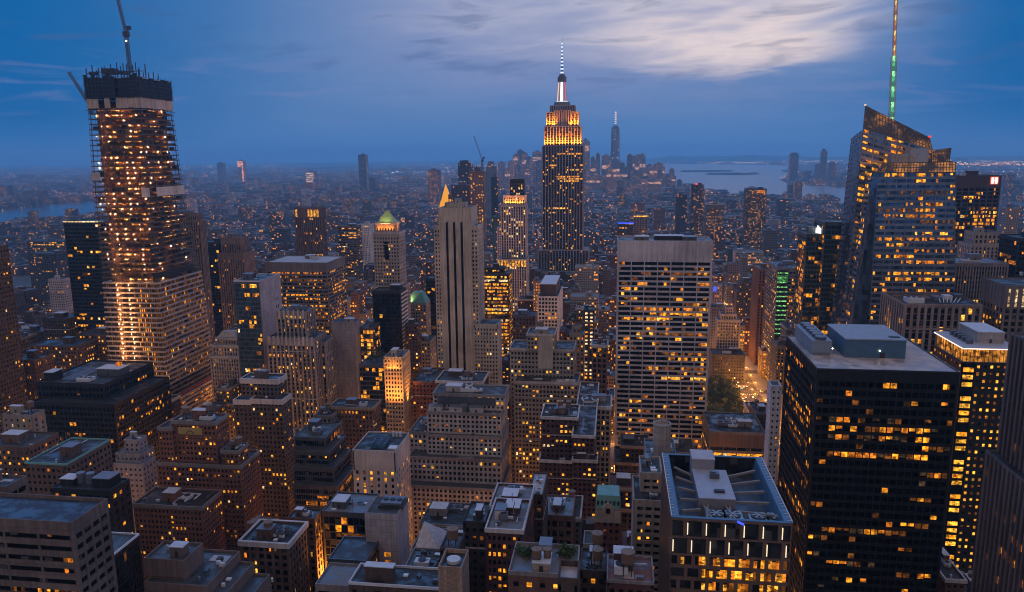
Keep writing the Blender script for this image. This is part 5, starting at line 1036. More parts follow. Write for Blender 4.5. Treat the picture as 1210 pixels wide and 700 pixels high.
# work lights: small real lamps hung under each slab
WL = []
BULB = lit((1.0, .42, .10), 1000, 0, True)
for k in range(int(62/FH), nfl):
    z = k*FH+FH-.9; xa, xc, ya, yb = ovat(z); up_ = z > zg
    fr = (.10, .22, .33, .47, .62, .76, .90) if up_ else (.285, .315, .50)
    for f in fr:
        if rv.random() < (.50 if up_ else .75): WL.append((xa+(xc-xa)*f+rv.uniform(-1, 1), ya+(rv.uniform(.8, 3) if up_ else -2.6), z))
    if up_:
        for f in (.15, .45, .75):
            if rv.random() < .35: WL.append((xc-rv.uniform(1, 3), ya+(yb-ya)*f, z))
WL.sort(key=lambda p: -p[2])
# rows of added tubes that stand in for the amber glow of the floors
glow_strips = {0: MB(), 1: MB(), 2: MB()}
for k in range(int(zg/FH), nfl):
    z = k*FH+FH-.75; xa, xc, ya, yb = ovat(z); n = 12
    for j in range(n):
        if rv.random() < .62: a = xa+4+(xc-xa-9)*j/n; glow_strips[rv.choice((0, 1, 1, 2))].box(a+.3, a+(xc-xa-9)/n-.3, ya+5.6, ya+5.9, z-rv.choice((.25, .25, .5, 1.3)), z)
    for j in range(8):
        if rv.random() < .5: a = ya+2+(yb-ya-4)*j/8; glow_strips[rv.choice((0, 1, 2))].box(xc-4.3, xc-4.0, a, a+(yb-ya-4)/8-.4, z-.3, z)
for k, m in enumerate((lit((1, .46, .10), 2.6, .6), lit((1, .36, .05), 1.4, .6), lit((1, .28, .03), .7, .6))): glow_strips[k].build('floor_glow_strips', m, OV.root, 'stuff')
# plywood and sheeting hung between the slabs: some bays are closed
PLY = [plain((.09, .055, .035), .9), plain((.04, .032, .03), .8), plain((.17, .09, .045), .9), plain((.03, .03, .035), .8)]
for k in range(int(zg/FH), nfl):
    z = k*FH+.96; xa, xc, ya, yb = ovat(z); n = 9
    for j in range(n):
        if rv.random() < .34: MB().box(xa+(xc-xa)*j/n+.3, xa+(xc-xa)*(j+1)/n-.3, ya+rv.choice((.6, 3.6, 5)), ya+5.4, z, z+rv.choice((1.3, 2.4, FH-1.05))).build('partition', rv.choice(PLY), OV.root)
        if rv.random() < .55: MB().box(xc-4.6, xc-rv.choice((.6, 2.5)), ya+(yb-ya)*j/n+.3, ya+(yb-ya)*(j+1)/n-.3, z, z+rv.choice((1.3, 2.4, FH-1.05))).build('partition', rv.choice(PLY), OV.root)
ws_ = .165
def bulb_mesh(pts, r=ws_):
    mb = MB()
    for x, y, z in pts: mb.add([(x+r, y, z), (x-r, y, z), (x, y+r, z), (x, y-r, z), (x, y, z+r), (x, y, z-r)], [(0, 2, 4), (2, 1, 4), (1, 3, 4), (3, 0, 4), (2, 0, 5), (1, 2, 5), (3, 1, 5), (0, 3, 5)])
    return mb
wl0 = bulb_mesh([tuple(OV.root.location)]).build('work_light', BULB, OV.root)
wl0.location = Vector(WL[0])-OV.root.location
for p in WL[1:100]:
    o = wl0.copy(); COL.objects.link(o); o.location = Vector(p)-OV.root.location
bulb_mesh(WL[100:]).build('work_lights', BULB, OV.root, 'stuff')
# tarpaulin band and navy hoarding around the top floors
def hoard(z0, z1, out, th, mat, name, gaps=()):
    xa, xc, ya, yb = ovat(ztop); W = xc-xa
    mb = MB(); n = 9
    for k in range(n):
        if k in gaps: continue
        mb.box(xa-out+(W+2*out)*k/n+.12, xa-out+(W+2*out)*(k+1)/n-.12, ya-out-th, ya-out, z0+rv.uniform(-.3, .3), z1)
    for k in range(8): mb.box(xc+out, xc+out+th, ya-out+(yb-ya+2*out)*k/8+.1, ya-out+(yb-ya+2*out)*(k+1)/8-.1, z0+rv.uniform(-.3, .3), z1)
    for k in range(8): mb.box(xa-out-th, xa-out, ya-out+(yb-ya+2*out)*k/8+.1, ya-out+(yb-ya+2*out)*(k+1)/8-.1, z0, z1)
    mb.box(xa-out, xc+out, yb+out, yb+out+th, z0, z1)
    mb.build(name, mat, OV.root)
zn0, zn1, zs = zpx(160, 115, YV+6), zpx(160, 91, YV+6), zpx(160, 76, YV+6)
hoard(ztop+.3, zn0-.3, .4, .35, wall((.50, .40, .33)), 'tarpaulin', (2, 4))
NET = plain((.010, .017, .032), .85)
def netting():
    xa, xc, ya, yb = ovat(ztop); n = 14; out = .7; W = xc-xa+2*out; Dp = yb-ya+2*out
    for k in range(n):
        if k == 8: continue
        h = rv.uniform(-1.5, 2.8); MB().box(xa-out+W*k/n+.07, xa-out+W*(k+1)/n-.07, ya-out-.3-rv.uniform(0, .5), ya-out, zn0+rv.uniform(-1, .6), zn1+h).build('netting', NET, OV.root)
    for k in range(9):
        h = rv.uniform(-2.5, 2.2); MB().box(xc+out, xc+out+.3+rv.uniform(0, .4), ya-out+Dp*k/9+.06, ya-out+Dp*(k+1)/9-.06, zn0+rv.uniform(-1, .6), zn1+h-k*.25).build('netting', NET, OV.root)
        MB().box(xa-out-.3, xa-out, ya-out+Dp*k/9+.06, ya-out+Dp*(k+1)/9-.06, zn0, zn1+h).build('netting', NET, OV.root)
    MB().box(xa-out, xc+out, yb+out, yb+out+.3, zn0, zn1).build('netting', NET, OV.root)
    sc = MB()
    for k in range(n+1):
        for yy in (ya-out-1.0,): sc.beam((xa-out+W*k/n, yy, zn0-1), (xa-out+W*k/n, yy, zn1+3), .2)
    for z in range(6): sc.beam((xa-out, ya-out-1.0, zn0+(zn1-zn0)*z/5), (xc+out, ya-out-1.0, zn0+(zn1-zn0)*z/5), .2); sc.beam((xc+out+.9, ya-out, zn0+(zn1-zn0)*z/5), (xc+out+.9, yb+out, zn0+(zn1-zn0)*z/5), .2)
    for k in range(10): sc.beam((xc+out+.9, ya-out+Dp*k/9, zn0-1), (xc+out+.9, ya-out+Dp*k/9, zn1+2), .2)
    sc.build('scaffold', plain((.05, .055, .07), .6, .2), OV.root)
netting()
xa, xc, ya, yb = ovat(ztop)
for z in (ztop+.2, zn0, (zn0+zn1)/2, zn1-1): MB().box(xa-.2, xc+.2, ya-.2, yb+.2, z, z+.5).build('floor_slab', SLABM, OV.root)
MB().box(xa-2, xc+2, ya-2.2, ya-1.2, ztop-1.5, ztop-1.0).box(xc+1.2, xc+2.2, ya-1, yb+1, ztop-1.5, ztop-1.0).build('catch_deck', STEEL, OV.root)
stl = MB()
for k in range(9):
    x = xa+1+(xc-xa-2)*k/8; h = rv.uniform(.5, 1.0)*(zs-zn1)+2
    for y in (ya+1, ya+14): stl.beam((x, y, zn1), (x, y, zn1+h), .6)
    if k < 8: stl.beam((x, ya+1, zn1+4+rv.uniform(-1, 1)), (x+(xc-xa-2)/8, ya+1, zn1+4+rv.uniform(-1, 1)), .5); stl.beam((x, ya+14, zn1+6), (x+(xc-xa-2)/8, ya+14, zn1+6), .5)
for k in range(5): stl.beam((xc-1, ya+4+7*k, zn1), (xc-1, ya+4+7*k, zn1+rv.uniform(3, 7)), .5)
stl.build('steel_frame', plain((.05, .055, .07), .7, .2), OV.root)
for (a, c, d, e) in ((.28, .52, 3, 4.6), (.55, .66, 8, 3), (.02, .12, 4, 2.4)): MB().box(xa+(xc-xa)*a, xa+(xc-xa)*c, ya+d, ya+d+7, zn1+3, zn1+3+e).build('plant_box', DARK, OV.root)
for p0, p1, fc in (((xa-.9, ya-.8, zpx(112, 213, YV)), (xa+9, ya-.8, zpx(112, 204, YV)), 0),):
    z0, z1 = zpx(112, 213, YV+4), zpx(112, 205, YV+4); q = ovat((z0+z1)/2); MB().box(q[0]-.9, q[0]+7.5, q[2]-1.2, q[2]-.6, z0, z1).build('tarpaulin', wall((.50, .42, .37)), OV.root)
z0, z1 = zpx(200, 233, YV+4), zpx(200, 222, YV+4); q = ovat((z0+z1)/2); MB().box(q[1]+.6, q[1]+1.3, q[2]+10, q[3]+1, z0, z1).box(q[1]-6, q[1]+1.3, q[2]-1.1, q[2]-.6, z0, z1).build('tarpaulin', wall((.55, .48, .44)), OV.root)
z0, z1 = zc, zc+5.5; q = ovat(zc+4); MB().box(q[1]-4, q[1]+.9, q[2]-1, q[2]-.5, z0+.5, z1).box(q[1]+.55, q[1]+1.0, q[2]-.4, q[3]-12, z0+.5, z1).build('black_sheeting', plain((.012, .012, .014), .6), OV.root)
zr = zpx(200, 474, YV); q = ovat(zr); MB().box(q[0]-1.2, q[1]+1.2, q[2]-1.2, q[3]+1.2, zr-1.2, zr).build('red_ledge', plain((.45, .08, .06), .7), OV.root)
o = MB()
for k in range(5):
    zz = zr-4.2-4.2*k; o.box(q[0]-1.6, q[1]+1.8, q[2]-1.8, q[3]+1.8, zz, zz+1.7)
o.build('podium_band', wall((.58, .50, .46)), OV.root); MB().box(q[0]-.8, q[1]+.8, q[2]-.8, q[3]+.8, 0, zr-1.3).build('podium', glass((.05, .03, .02), .3), OV.root)  # podium bands: light from below is put into their paler tan colour
for k in range(5):
    for j in range(16):
        zz = zr-5.1-4.2*k
        if rv.random() < .6: OV.lits.append((Vector((q[1]+.85, q[2]+(q[3]-q[2])*(j+.5)/16, zz)), Vector((0, (q[3]-q[2])/34, 0)), Vector((0, 0, .8)), Vector((1, 0, 0)), rv.choice(('dim', 'dim', 'amber', 'orange'))))
occ_box(prof[0][1], prof[0][2], prof[0][3], prof[0][4], 0, zc, OV.id); occ_box(xa, xc, ya, yb, zc, zn1, OV.id); OV.foot.append((prof[0][1], prof[0][2], prof[0][3], prof[0][4], ztop))
def crane(name, label, base, hinge, tip, tail, group=None):
    r = thing(name, label, 'crane', base, group)
    MB().lattice(base, hinge, 2.2, 3, .28).build('mast', plain((.09, .09, .11), .6, .3), r)
    d = MB().lattice(hinge, tip, 1.7, 3, .24); d.build('jib', plain((.17, .17, .20), .6, .3), r)
    h = Vector(hinge); MB().box(h.x-2, h.x+2, h.y-2, h.y+2, h.z-2.4, h.z+1.6).build('slewing_cab', DARK, r)
    MB().lattice(hinge, tail, 1.6, 2.5, .24).box(tail[0]-1.6, tail[0]+1.6, tail[1]-1.2, tail[1]+1.2, tail[2]-2.2, tail[2]+.6).build('counterweight', DARK, r)
    a = Vector(hinge)+Vector((0, 0, 7)); MB().beam(hinge, a, .5).beam(a, tip, .12).beam(a, tail, .12).build('stay_rope', DARK, r)
    return r
def pt(px, py, Y): p = atY(px, py, Y); return (p.x, p.y, p.z)
yk = (ya+yb)/2
c_ = crane('tower_crane', 'tall dark lattice crane rising from the roof of the tower under construction', pt(154, 86, yk), pt(149, 40, yk), pt(138, -6, yk-6), pt(152, 32, yk+9))
MB().box(-.4, .4, -1.6, -1.2, pt(149, 49, yk)[2]-c_.location.z-.4, pt(149, 49, yk)[2]-c_.location.z+.4).build('lamp', lit((1, .7, .4), 20, 0, True), None).parent = c_
crane('tower_crane', 'short pale lattice crane leaning out over the left side of the tower under construction', (xa-2.5, ya+6, ztop-3), (xa-1.5, ya+6, ztop+1.5), pt(81, 85, ya+4), (xa+3, ya+8, ztop+5))

# ------------------------------------------------------------------ the faceted glass tower with the coloured spire
YB = 575
BA = Bld('crystal_tower', 'faceted glass tower with a slanted screen top and a green and orange spire', 'faceted glass tower', 'tower', (atY(1068, 300, YB).x, YB, 0))
zB = lambda py, Y=YB: zpx(1065, py, Y)
gsk = glass((.075, .11, .16), .07, .6, False, .65); rB = random.Random(9)
stB = style('ribbon', fh=4.15, bw=7.6, hb=.44, pw=.07, db=.22, dp=.3, sub=4); BM = wall((.16, .195, .255), 'metal')
lB = L(.07, .26, .7, ws=[('amber', .5), ('gold', .2), ('orange', .3), ('dim', .35)], stick=.4)
def V3(px, py, Y): return Vector(pt(px, py, Y))
def poly_tower(B, bot, top_, mats, st, lt, name='wall', topz=None):
    """walls between two rings of corners (counter-clockwise from above)"""
    n = len(bot); mb = MB(); core = MB().prism(bot, top_); core.build('window_glass', mats[0], B.root)
    for i in range(n):
        j = (i+1) % n
        if (Vector(bot[j])-Vector(bot[i])).length < .5 and (Vector(top_[j])-Vector(top_[i])).length < .5: continue
        facade(B, mb, (bot[i], bot[j], top_[j], top_[i]), st, lt if i != n-1 else None, rB, 0); occ_quad((bot[i], bot[j], top_[j], top_[i]), B.id)
    mb.build(name, mats[1], B.root)
zlow = zB(205); 
def ringz(L_, z): return [(x, y, z) for x, y in L_]
xL_t = xat(1037, YB, zlow); xR_t = xat(1129, YB, zlow); zb = zB(400); xL_b = xat(1027, YB, zb); xR_b = xat(1128, YB, zb)
xc_t = xat(1030, YB+14, zlow); xc_b = xat(1001, YB+14, zb)
DB = 46
kx = (zlow-0)/(zlow-zb)
ext = lambda t, b_: t+(b_-t)*kx     # extend the taper to the street
bot = [(ext(xL_t, xL_b), YB, 0), (ext(xR_t, xR_b), YB, 0), (ext(xR_t, xR_b), YB+DB, 0), (ext(xc_t, xc_b), YB+DB, 0), (ext(xc_t, xc_b), YB+15, 0)]
top_ = [(xL_t, YB, zlow), (xR_t, YB, zlow), (xR_t, YB+DB, zlow), (xc_t-1, YB+DB, zlow), (xc_t-1, YB+9, zlow)]
poly_tower(BA, bot, top_, (gsk, BM), stB, lB)
MB().prism([(p[0], p[1], zlow+.01) for p in top_], [(p[0], p[1], zlow+.4) for p in top_]).build('roof', ROOF['dark'], BA.root)
# rear shard
YS = YB+22; zs0 = zlow+.5
A = V3(1022.5, 125, YS); Bp = V3(1098.5, 163, YS); base_l = xat(1014, YS, zs0); 
ra = (xat(1001, YS, zb)); xr_s = xat(1099.5, YS, zs0)
bot = [(ra-6, YS, 0), (xr_s, YS, 0), (xr_s, YS+40, 0), (ra-6, YS+40, 0)]
ztL = zB(152, YS); 
top_ = [(xat(1020, YS, ztL), YS, ztL), (xr_s, YS, ztL-16), (xr_s, YS+34, ztL-22), (xat(1020, YS, ztL)+2, YS+34, ztL-6)]
poly_tower(BA, bot, top_, (gsk, BM), style('ribbon', fh=4.15, bw=9, hb=.5, pw=.12, db=.2, dp=.26, sub=2), L(.20, .22, .7, ws=[('amber', .6), ('gold', .2), ('orange', .2)]))
def screenmat():
    m, t, out = newmat('lit glass screen'); P = t.n('ShaderNodeNewGeometry').outputs['Position']
    a = t.noise(P, .10, 3, .6); cell = t.white(t.vm('FLOOR', t.vm('MULTIPLY', P, (.33, .33, .5))))[0]
    b = t.n('ShaderNodeBsdfPrincipled'); b.inputs['Base Color'].default_value = (.06, .075, .095, 1); b.inputs['Roughness'].default_value = .15
    b.inputs['Emission Color'].default_value = (1, .36, .05, 1)
    t.put(b.inputs['Emission Strength'], t.m('MULTIPLY', t.sm(a, .44, .70, .03, 1.0), t.m('ADD', .35, t.m('MULTIPLY', cell, .5))))
    t.L.new(b.outputs[0], out.inputs[0]); m.cycles.emission_sampling = 'NONE'; return m
# slanted glass screens: real grid of mullions with lit panes behind
SCR = screenmat(); MUL = plain((.10, .10, .11), .5, .3)
def screen(P0, P1, P2, P3, nx, ny, name='glass_screen'):
    """quad P0 bottom-left, P1 bottom-right, P2 top-right, P3 top-left"""
    P0, P1, P2, P3 = map(Vector, (P0, P1, P2, P3)); N = (P1-P0).cross(P3-P0).normalized(); q = lambda s, t, n=0: (P0*(1-s)+P1*s)*(1-t)+(P3*(1-s)+P2*s)*t+N*n
    o = MB().hexa([q(0, 0, -.6), q(1, 0, -.6), q(1, 0, -.2), q(0, 0, -.2), q(0, 1, -.6), q(1, 1, -.6), q(1, 1, -.2), q(0, 1, -.2)]).build(name, SCR, BA.root)
    mb = MB()
    for i in range(nx+1): mb.beam(q(i/nx, 0), q(i/nx, 1), .34)
    for j in range(ny+1): mb.beam(q(0, j/ny), q(1, j/ny), .5 if j % 2 == 0 else .26)
    mb.build('mullion_grid', MUL, o)
    occ_quad((P0, P1, P2, P3), BA.id)
screen((top_[0][0], YS, ztL+.3), (xr_s, YS, ztL-15.6), Bp, A, 22, 9)
screen((xr_s, YS+.5, zs0+2), (xr_s, YS+30, zs0+2), (xr_s, YS+30, Bp.z-8), Bp, 8, 12)
zf0, zf1 = zlow+.5, zB(193)
screen((xL_t, YB+.3, zf0), (xR_t, YB+.3, zf0), (xR_t-.4, YB+1, zf1+.5), (xL_t+1, YB+1, zf1), 26, 4)
screen((xat(1101, YB+12, zf1), YB+12, zf1+.5), (xR_t, YB+12, zf1+.5), V3(1124, 175, YB+12), V3(1101, 178, YB+12), 9, 5)
screen((xR_t+.2, YB+1, zf0), (xR_t+.2, YB+30, zf0), (xR_t, YB+30, zf1+3), (xR_t, YB+1, zf1), 9, 4)
bx = V3(1054, 189, YB+8); MB().box(bx.x, bx.x+22*.72, YB+8, YB+18, zf1-5, zB(182, YB+8)).build('plant_box', CONC, BA.root); bx = V3(1075, 189, YB+9); MB().box(bx.x, bx.x+12.5, YB+9, YB+19, zf1-5, zB(175.5, YB+9)).build('plant_box', plain((.33, .35, .40), .6), BA.root)
# spire: lattice, lit green below and orange above
sx, sy, sz = pt(1054, 141, YS+12); S1 = Vector(pt(1056.3, 66, YS+12)); S2 = Vector(pt(1059.5, -18, YS+12)); S0 = Vector((sx, sy, sz-6))
so = MB().lattice(S0, S1, 3.2, 5, .3).lattice(S1, S2, 1.8, 5, .26).build('spire', plain((.45, .47, .45), .5, .2), BA.root)
def core_(a, b_, r0, r1, n, mats, nm):
    for i in range(n):
        p, q = a+(b_-a)*(i/n), a+(b_-a)*((i+1)/n); f = i/n; r = r0+(r1-r0)*f
        MB().hexa([(p.x-r, p.y-r, p.z), (p.x+r, p.y-r, p.z), (p.x+r, p.y+r, p.z), (p.x-r, p.y+r, p.z), (q.x-r, q.y-r, q.z), (q.x+r, q.y-r, q.z), (q.x+r, q.y+r, q.z), (q.x-r, q.y+r, q.z)]).build(nm, mats[i % len(mats)], so)
core_(S0, S1, .9, .7, 14, [lit((.10, .75, .30), .8, 0), lit((.35, 1.0, .40), 1.3, 0), lit((.05, .45, .22), .5, 0)], 'spire_light')
core_(S1, S2, .6, .35, 14, [lit((1.0, .35, .05), .8, 0), lit((1, .62, .15), 1.3, 0), lit((.7, .16, .03), .6, 0)], 'spire_light')
spot('floodlight', (xr_s-30, YS-2.5, zlow+4), (xr_s-30, YS, zlow+20), 2500, FLOOD, (50, 1), BA.root)
MB().box(A.x-.5, A.x+.5, A.y-.5, A.y+.5, A.z, A.z+1).build('beacon', LIT['pale'], BA.root); MB().box(Bp.x-.7, Bp.x+.7, Bp.y-.7, Bp.y+.7, Bp.z, Bp.z+1.4).build('beacon', LIT['red'], BA.root)
BA.foot.append((ra-10, xr_s+20, YB, YB+70, 280))

# ------------------------------------------------------------------ the building with the blue framed open roof
GE = Bld('jewel_tower', 'glass and copper tower with a blue framed sunken roof, fans and white light bars', 'blue framed roof tower', 'tower', (atY(865, 640, 230).x, 230, 0))
p = atY(795, 611, 230); gx0, gH, gy0 = p.x, p.z, 230.0; gx1 = xat(935, gy0, gH); gy1 = gy0+ydepth(gx0, gy0, gH, 783.5); W = gx1-gx0; D = gy1-gy0
GP = wall((.20, .13, .10), 'metal'); gg = glass((.020, .020, .024), .10)
zi = gH-7
MB().box(gx0, gx1, gy0, gy1, 0, zi).build('window_glass', gg, GE.root)
occ_box(gx0, gx1, gy0, gy1, 0, gH, GE.id); GE.foot.append((gx0, gx1, gy0, gy1, gH)); GE.tiers.append((gx0, gx1, gy0, gy1, 0, gH))
fr = MB()
fr.box(gx0, gx1, gy0, gy0+.5, zi+.01, gH-.1); fr.box(gx0, gx0+.5, gy0+.51, gy1, zi+.01, gH-.1); fr.box(gx1-.5, gx1, gy0+.51, gy1, zi+.01, gH-.1); fr.box(gx0+.51, gx1-.51, gy1-.5, gy1, zi+.01, gH-.1)
fr.build('roof_screen', gg, GE.root)
cp = MB(); cp.box(gx0-.35, gx1+.35, gy0-.4, gy0+.9, gH-.09, gH+.15); cp.box(gx0-.35, gx0+2.0, gy0+.91, gy1-.9, gH-.09, gH+.15); cp.box(gx1-2.0, gx1+.35, gy0+.91, gy1-.9, gH-.09, gH+.15); cp.box(gx0-.35, gx1+.35, gy1-.89, gy1+.35, gH-.09, gH+.15)
cp.build('roof_frame', BLUEM, GE.root)
for xa_, xb2, s_ in ((gx0-.5, gx0-.2, 1), (gx1+.2, gx1+.5, -1)):
    el = MB().box(xa_, xb2, gy0, gy1, gH+.16, gH+.5)
    for k in range(22): yy = gy0+D*(k+.5)/22; el.box(min(xa_, xa_+s_*1.1), max(xb2, xb2+s_*1.1), yy-.12, yy+.12, gH+.155, gH+.3)
    el.build('guard_rail', PALE, GE.root)
MB().box(gx0+.52, gx1-.52, gy0+.52, gy1-.52, zi+.012, zi+.3).build('roof', roofing((.065, .075, .095)), GE.root)
bl = MB(); bl.hexa([(gx0+.55, gy0+.6, zi+.32), (gx0+3.4, gy0+.6, zi+.32), (gx0+3.4, gy1-.6, zi+.32), (gx0+.55, gy1-.6, zi+.32), (gx0+.55, gy0+.6, gH-.3), (gx0+2.2, gy0+.6, gH-.3), (gx0+2.2, gy1-.6, gH-.3), (gx0+.55, gy1-.6, gH-.3)]); bl.hexa([(gx1-3.4, gy0+.6, zi+.32), (gx1-.55, gy0+.6, zi+.32), (gx1-.55, gy1-.6, zi+.32), (gx1-3.4, gy1-.6, zi+.32), (gx1-2.2, gy0+.6, gH-.3), (gx1-.55, gy0+.6, gH-.3), (gx1-.55, gy1-.6, gH-.3), (gx1-2.2, gy1-.6, gH-.3)])
bl.build('blue_lining', BLUEM, GE.root)
px0, px1, py0, py1 = gx0+W*.27, gx0+W*.60, gy0+D*.30, gy0+D*.76
ph = MB().box(px0, px1, py0, py1, zi+.3, gH-.6).build('plant_house', plain((.20, .20, .23), .6), GE.root); MB().box(px0-.1, px1+.1, py0-.1, py1+.1, gH-.597, gH-.3).build('plant_roof', plain((.36, .37, .43), .6), ph)
MB().box(px0, px0+(px1-px0)*.66, py1+.01, py1+D*.17, zi+.3, gH+3.4).build('lift_house', plain((.26, .25, .29), .7), GE.root); MB().box(px0-.2, px0+(px1-px0)*.66+.2, py1-.15, py1+D*.17+.2, gH+3.403, gH+3.7).build('lift_roof', plain((.45, .42, .45), .7), GE.root)
cx = px0+(px1-px0)*.58; u_ = MB().box(cx-1.5, cx+1.7, py0+D*.30, py0+D*.30+2.4, gH-.29, gH+1.7).cyl(cx-.4, py0+D*.30+1.1, .9, .9, gH+1.7, gH+2.3, 14); u_.build('roof_unit', SLATE, GE.root)
cx = px0+(px1-px0)*.62; MB().box(cx-1.8, cx+1.6, py0+D*.08, py0+D*.08+1.6, gH-.29, gH+.5).build('roof_vent', DARK, GE.root)
for s, xx in ((-1, gx0+3.5), (1, gx1-3.5)):
    for k in range(5):
        yy = gy0+D*(.14+.17*k); tr = MB(); tr.beam((xx, yy, gH-1.4), (px0 if s < 0 else px1, yy+D*.04*(2-k), gH-2.6), .75); tr.build('roof_truss', plain((.22, .19, .17), .6), GE.root)
for f in (.30, .36, .5, .56):
    MB().beam((gx0+W*f, gy0+.7, gH-1.6), (gx0+W*(f+(.05 if f in (.30, .5) else -.05)), py0, gH-2.8), .7).build('roof_truss', plain((.22, .19, .17), .6), GE.root)
for f in (.40, .545, .77, .92):
    cx, cyy = gx0+W*f, gy0+D*.15; r = 2.5
    o = MB().box(cx-3.1, cx+3.1, cyy-3.2, cyy+3.2, zi+.3, gH-2.2).build('cooling_fan', plain((.26, .37, .44), .55, .2), GE.root)
    MB().cyl(cx, cyy, r, r, gH-2.19, gH-1.75, 24).build('fan_well', DARK, o)
    bd = MB()
    for q in range(6):
        a = 2*pi*q/6; bd.hexa([(cx+r0*cos(a+d_), cyy+r0*sin(a+d_), z) for z in (gH-1.74, gH-1.6) for r0, d_ in ((.3, -.5), (r*.9, -.2), (r*.9, .12), (.3, .5))])
    bd.cyl(cx, cyy, .45, .45, gH-1.62, gH-1.45, 10); bd.build('fan_blade', plain((.30, .36, .40), .5), o)
# front: rows of copper piers, white light bars in the two top rows, amber floors below
fh = 4.3; nb = 8; fb = MB(); rngg = random.Random(3)
rows_ = [(gH-6.2, gH-.9), (gH-12.2, gH-6.9)]
for r_, (za, zb_) in enumerate(rows_):
    for k in range(7):
        x = gx0+W*((k+.86)/6.25 if r_ == 0 else (k+.10)/6.25)
        if x > gx1-.8: continue
        pr = MB().box(x-.75-.9, x-.45, gy0-.55, gy0-.02, za, zb_); pr.build('copper_pier', GP, GE.root)
        if not (r_ == 0 and k == 0 and False): MB().box(x-.40, x-.14, gy0-.62, gy0-.04, za+.7, zb_-.8).build('light_bar', LIT['led2'], GE.root)
fb.box(gx0-.1, gx1+.1, gy0-.45, gy0-.02, gH-6.85, gH-6.3).box(gx0-.1, gx1+.1, gy0-.45, gy0-.02, gH-12.9, gH-12.3).box(gx0-.1, gx1+.1, gy0-.45, gy0-.02, gH-.85, gH-.1)
nfl_ = 12
for k in range(nfl_):
    z1_ = gH-12.9-fh*k; fb.box(gx0-.1, gx1+.1, gy0-.40, gy0-.02, z1_-fh, z1_-fh+1.2)
    for j in range(nb+1):
        x = gx0+W*(j+(.0 if k % 2 else .5))/nb
        if gx0+.6 < x < gx1-.6: fb.box(x-.55, x+.55, gy0-.50, gy0-.02, z1_-fh+1.21, z1_-.005)
        if j == nb: continue
        for h in range(3):
            pon = (.80, .95, .7)[min(k, 2)] if k < 3 else .45
            pon *= 1.0 if j > 1 else .4
            if rngg.random() < pon:
                xs = gx0+W*(j+(.0 if k % 2 else .5))/nb+.6+(W/nb-1.2)*(h+.5)/3
                if xs > gx1-1: continue
                hh = (fh-1.25)/2; lo = rngg.choice((0, 0, .4)); OVh = hh*(1-lo/2)
                GE.lits.append((Vector((xs, gy0-.06, z1_-fh+1.2+OVh)), Vector(((W/nb-1.2)/6-.02, 0, 0)), Vector((0, 0, OVh)), Vector((0, -1, 0)), rngg.choice(('amber', 'full', 'full', 'orange', 'dim', 'amber'))))
fb.build('front_frame', GP, GE.root)
sb = MB()
facade(GE, sb, ((gx0, gy1, 0), (gx0, gy0, 0), (gx0, gy0, gH), (gx0, gy1, gH)), style('fins', bw=2.2, pw=.6, dp=.35), None, rngg)
facade(GE, sb, ((gx1, gy0, 0), (gx1, gy1, 0), (gx1, gy1, gH), (gx1, gy0, gH)), style('fins', bw=2.2, pw=.4, dp=.35), L(.1), rngg)
facade(GE, sb, ((gx1, gy1, 0), (gx0, gy1, 0), (gx0, gy1, gH), (gx1, gy1, gH)), style('fins', bw=2.2, pw=.4, dp=.35), None, rngg)
sb.build('side_wall', GP, GE.root)
MB().hexa([(gx0+W*.545, gy0-.9, gH-.4), (gx0+W*.60, gy0-.9, gH-1.3), (gx0+W*.60, gy0-.6, gH-1.3), (gx0+W*.545, gy0-.6, gH-.4), (gx0+W*.55, gy0-.9, gH+.2), (gx0+W*.605, gy0-.9, gH-.7), (gx0+W*.605, gy0-.6, gH-.7), (gx0+W*.55, gy0-.6, gH+.2)]).build('blue_sign', LIT['blue'], GE.root)

# ------------------------------------------------------------------ far landmarks
def far(name, label, short, cat, xl, xr, yt, Y, D=None, color=(.2, .2, .22), group=None, tiers=()):
    B = Bld(name, label, short, cat, (0, 0, 0), group)
    p = atY(xl, yt, Y); x0, H = p.x, p.z; x1 = xat(xr, Y, H); D = D or max(25, (x1-x0)*.9); B.root.location = ((x0+x1)/2, Y, 0)
    o = MB().box(x0, x1, Y, Y+D, 0, H).build('wall', FARW, B.root); o.color = (*color, 1); occ_box(x0, x1, Y, Y+D, 0, H, B.id); B.foot.append((x0, x1, Y, Y+D, H))
    for (a, c, yt2) in tiers:
        xa, xb_ = xat(a, Y+3, H), xat(c, Y+3, H); H2 = zpx((a+c)/2, yt2, Y+3); o = MB().box(xa, xb_, Y+3, Y+D*.7, H+.01, H2).build('upper_wall', FARW, B.root); o.color = (*color, 1)
    MB().box(x0+(x1-x0)*.3, x0+(x1-x0)*.7, Y+D*.3, Y+D*.6, H+.01, H+4+H*.015).build('roof_unit', SLATE, B.root)
    return B, x0, x1, H
B, x0, x1, H = far('gold_spire_building', 'far building with a glowing gold pyramid spire', 'gold pyramid building', 'tower', 517, 537, 246, 1860, 34, (.28, .25, .24))
GOLD = lit((1.0, .40, .02), 1.0, 0)  # pyramid glows by itself: its floodlighting is put into the material
B_gp = MB(); a = [pt(519, 246, 1862), pt(534, 246, 1862)]; ap = pt(526.5, 217, 1875)
MB().prism([(a[0][0], 1862, a[0][2]), (a[1][0], 1862, a[0][2]), (a[1][0], 1890, a[0][2]), (a[0][0], 1890, a[0][2])], [(a[0][0]+3, 1865, a[0][2]+16), (a[1][0]-3, 1865, a[0][2]+16), (a[1][0]-3, 1887, a[0][2]+16), (a[0][0]+3, 1887, a[0][2]+16)]).build('gold_base', GOLD, B.root)
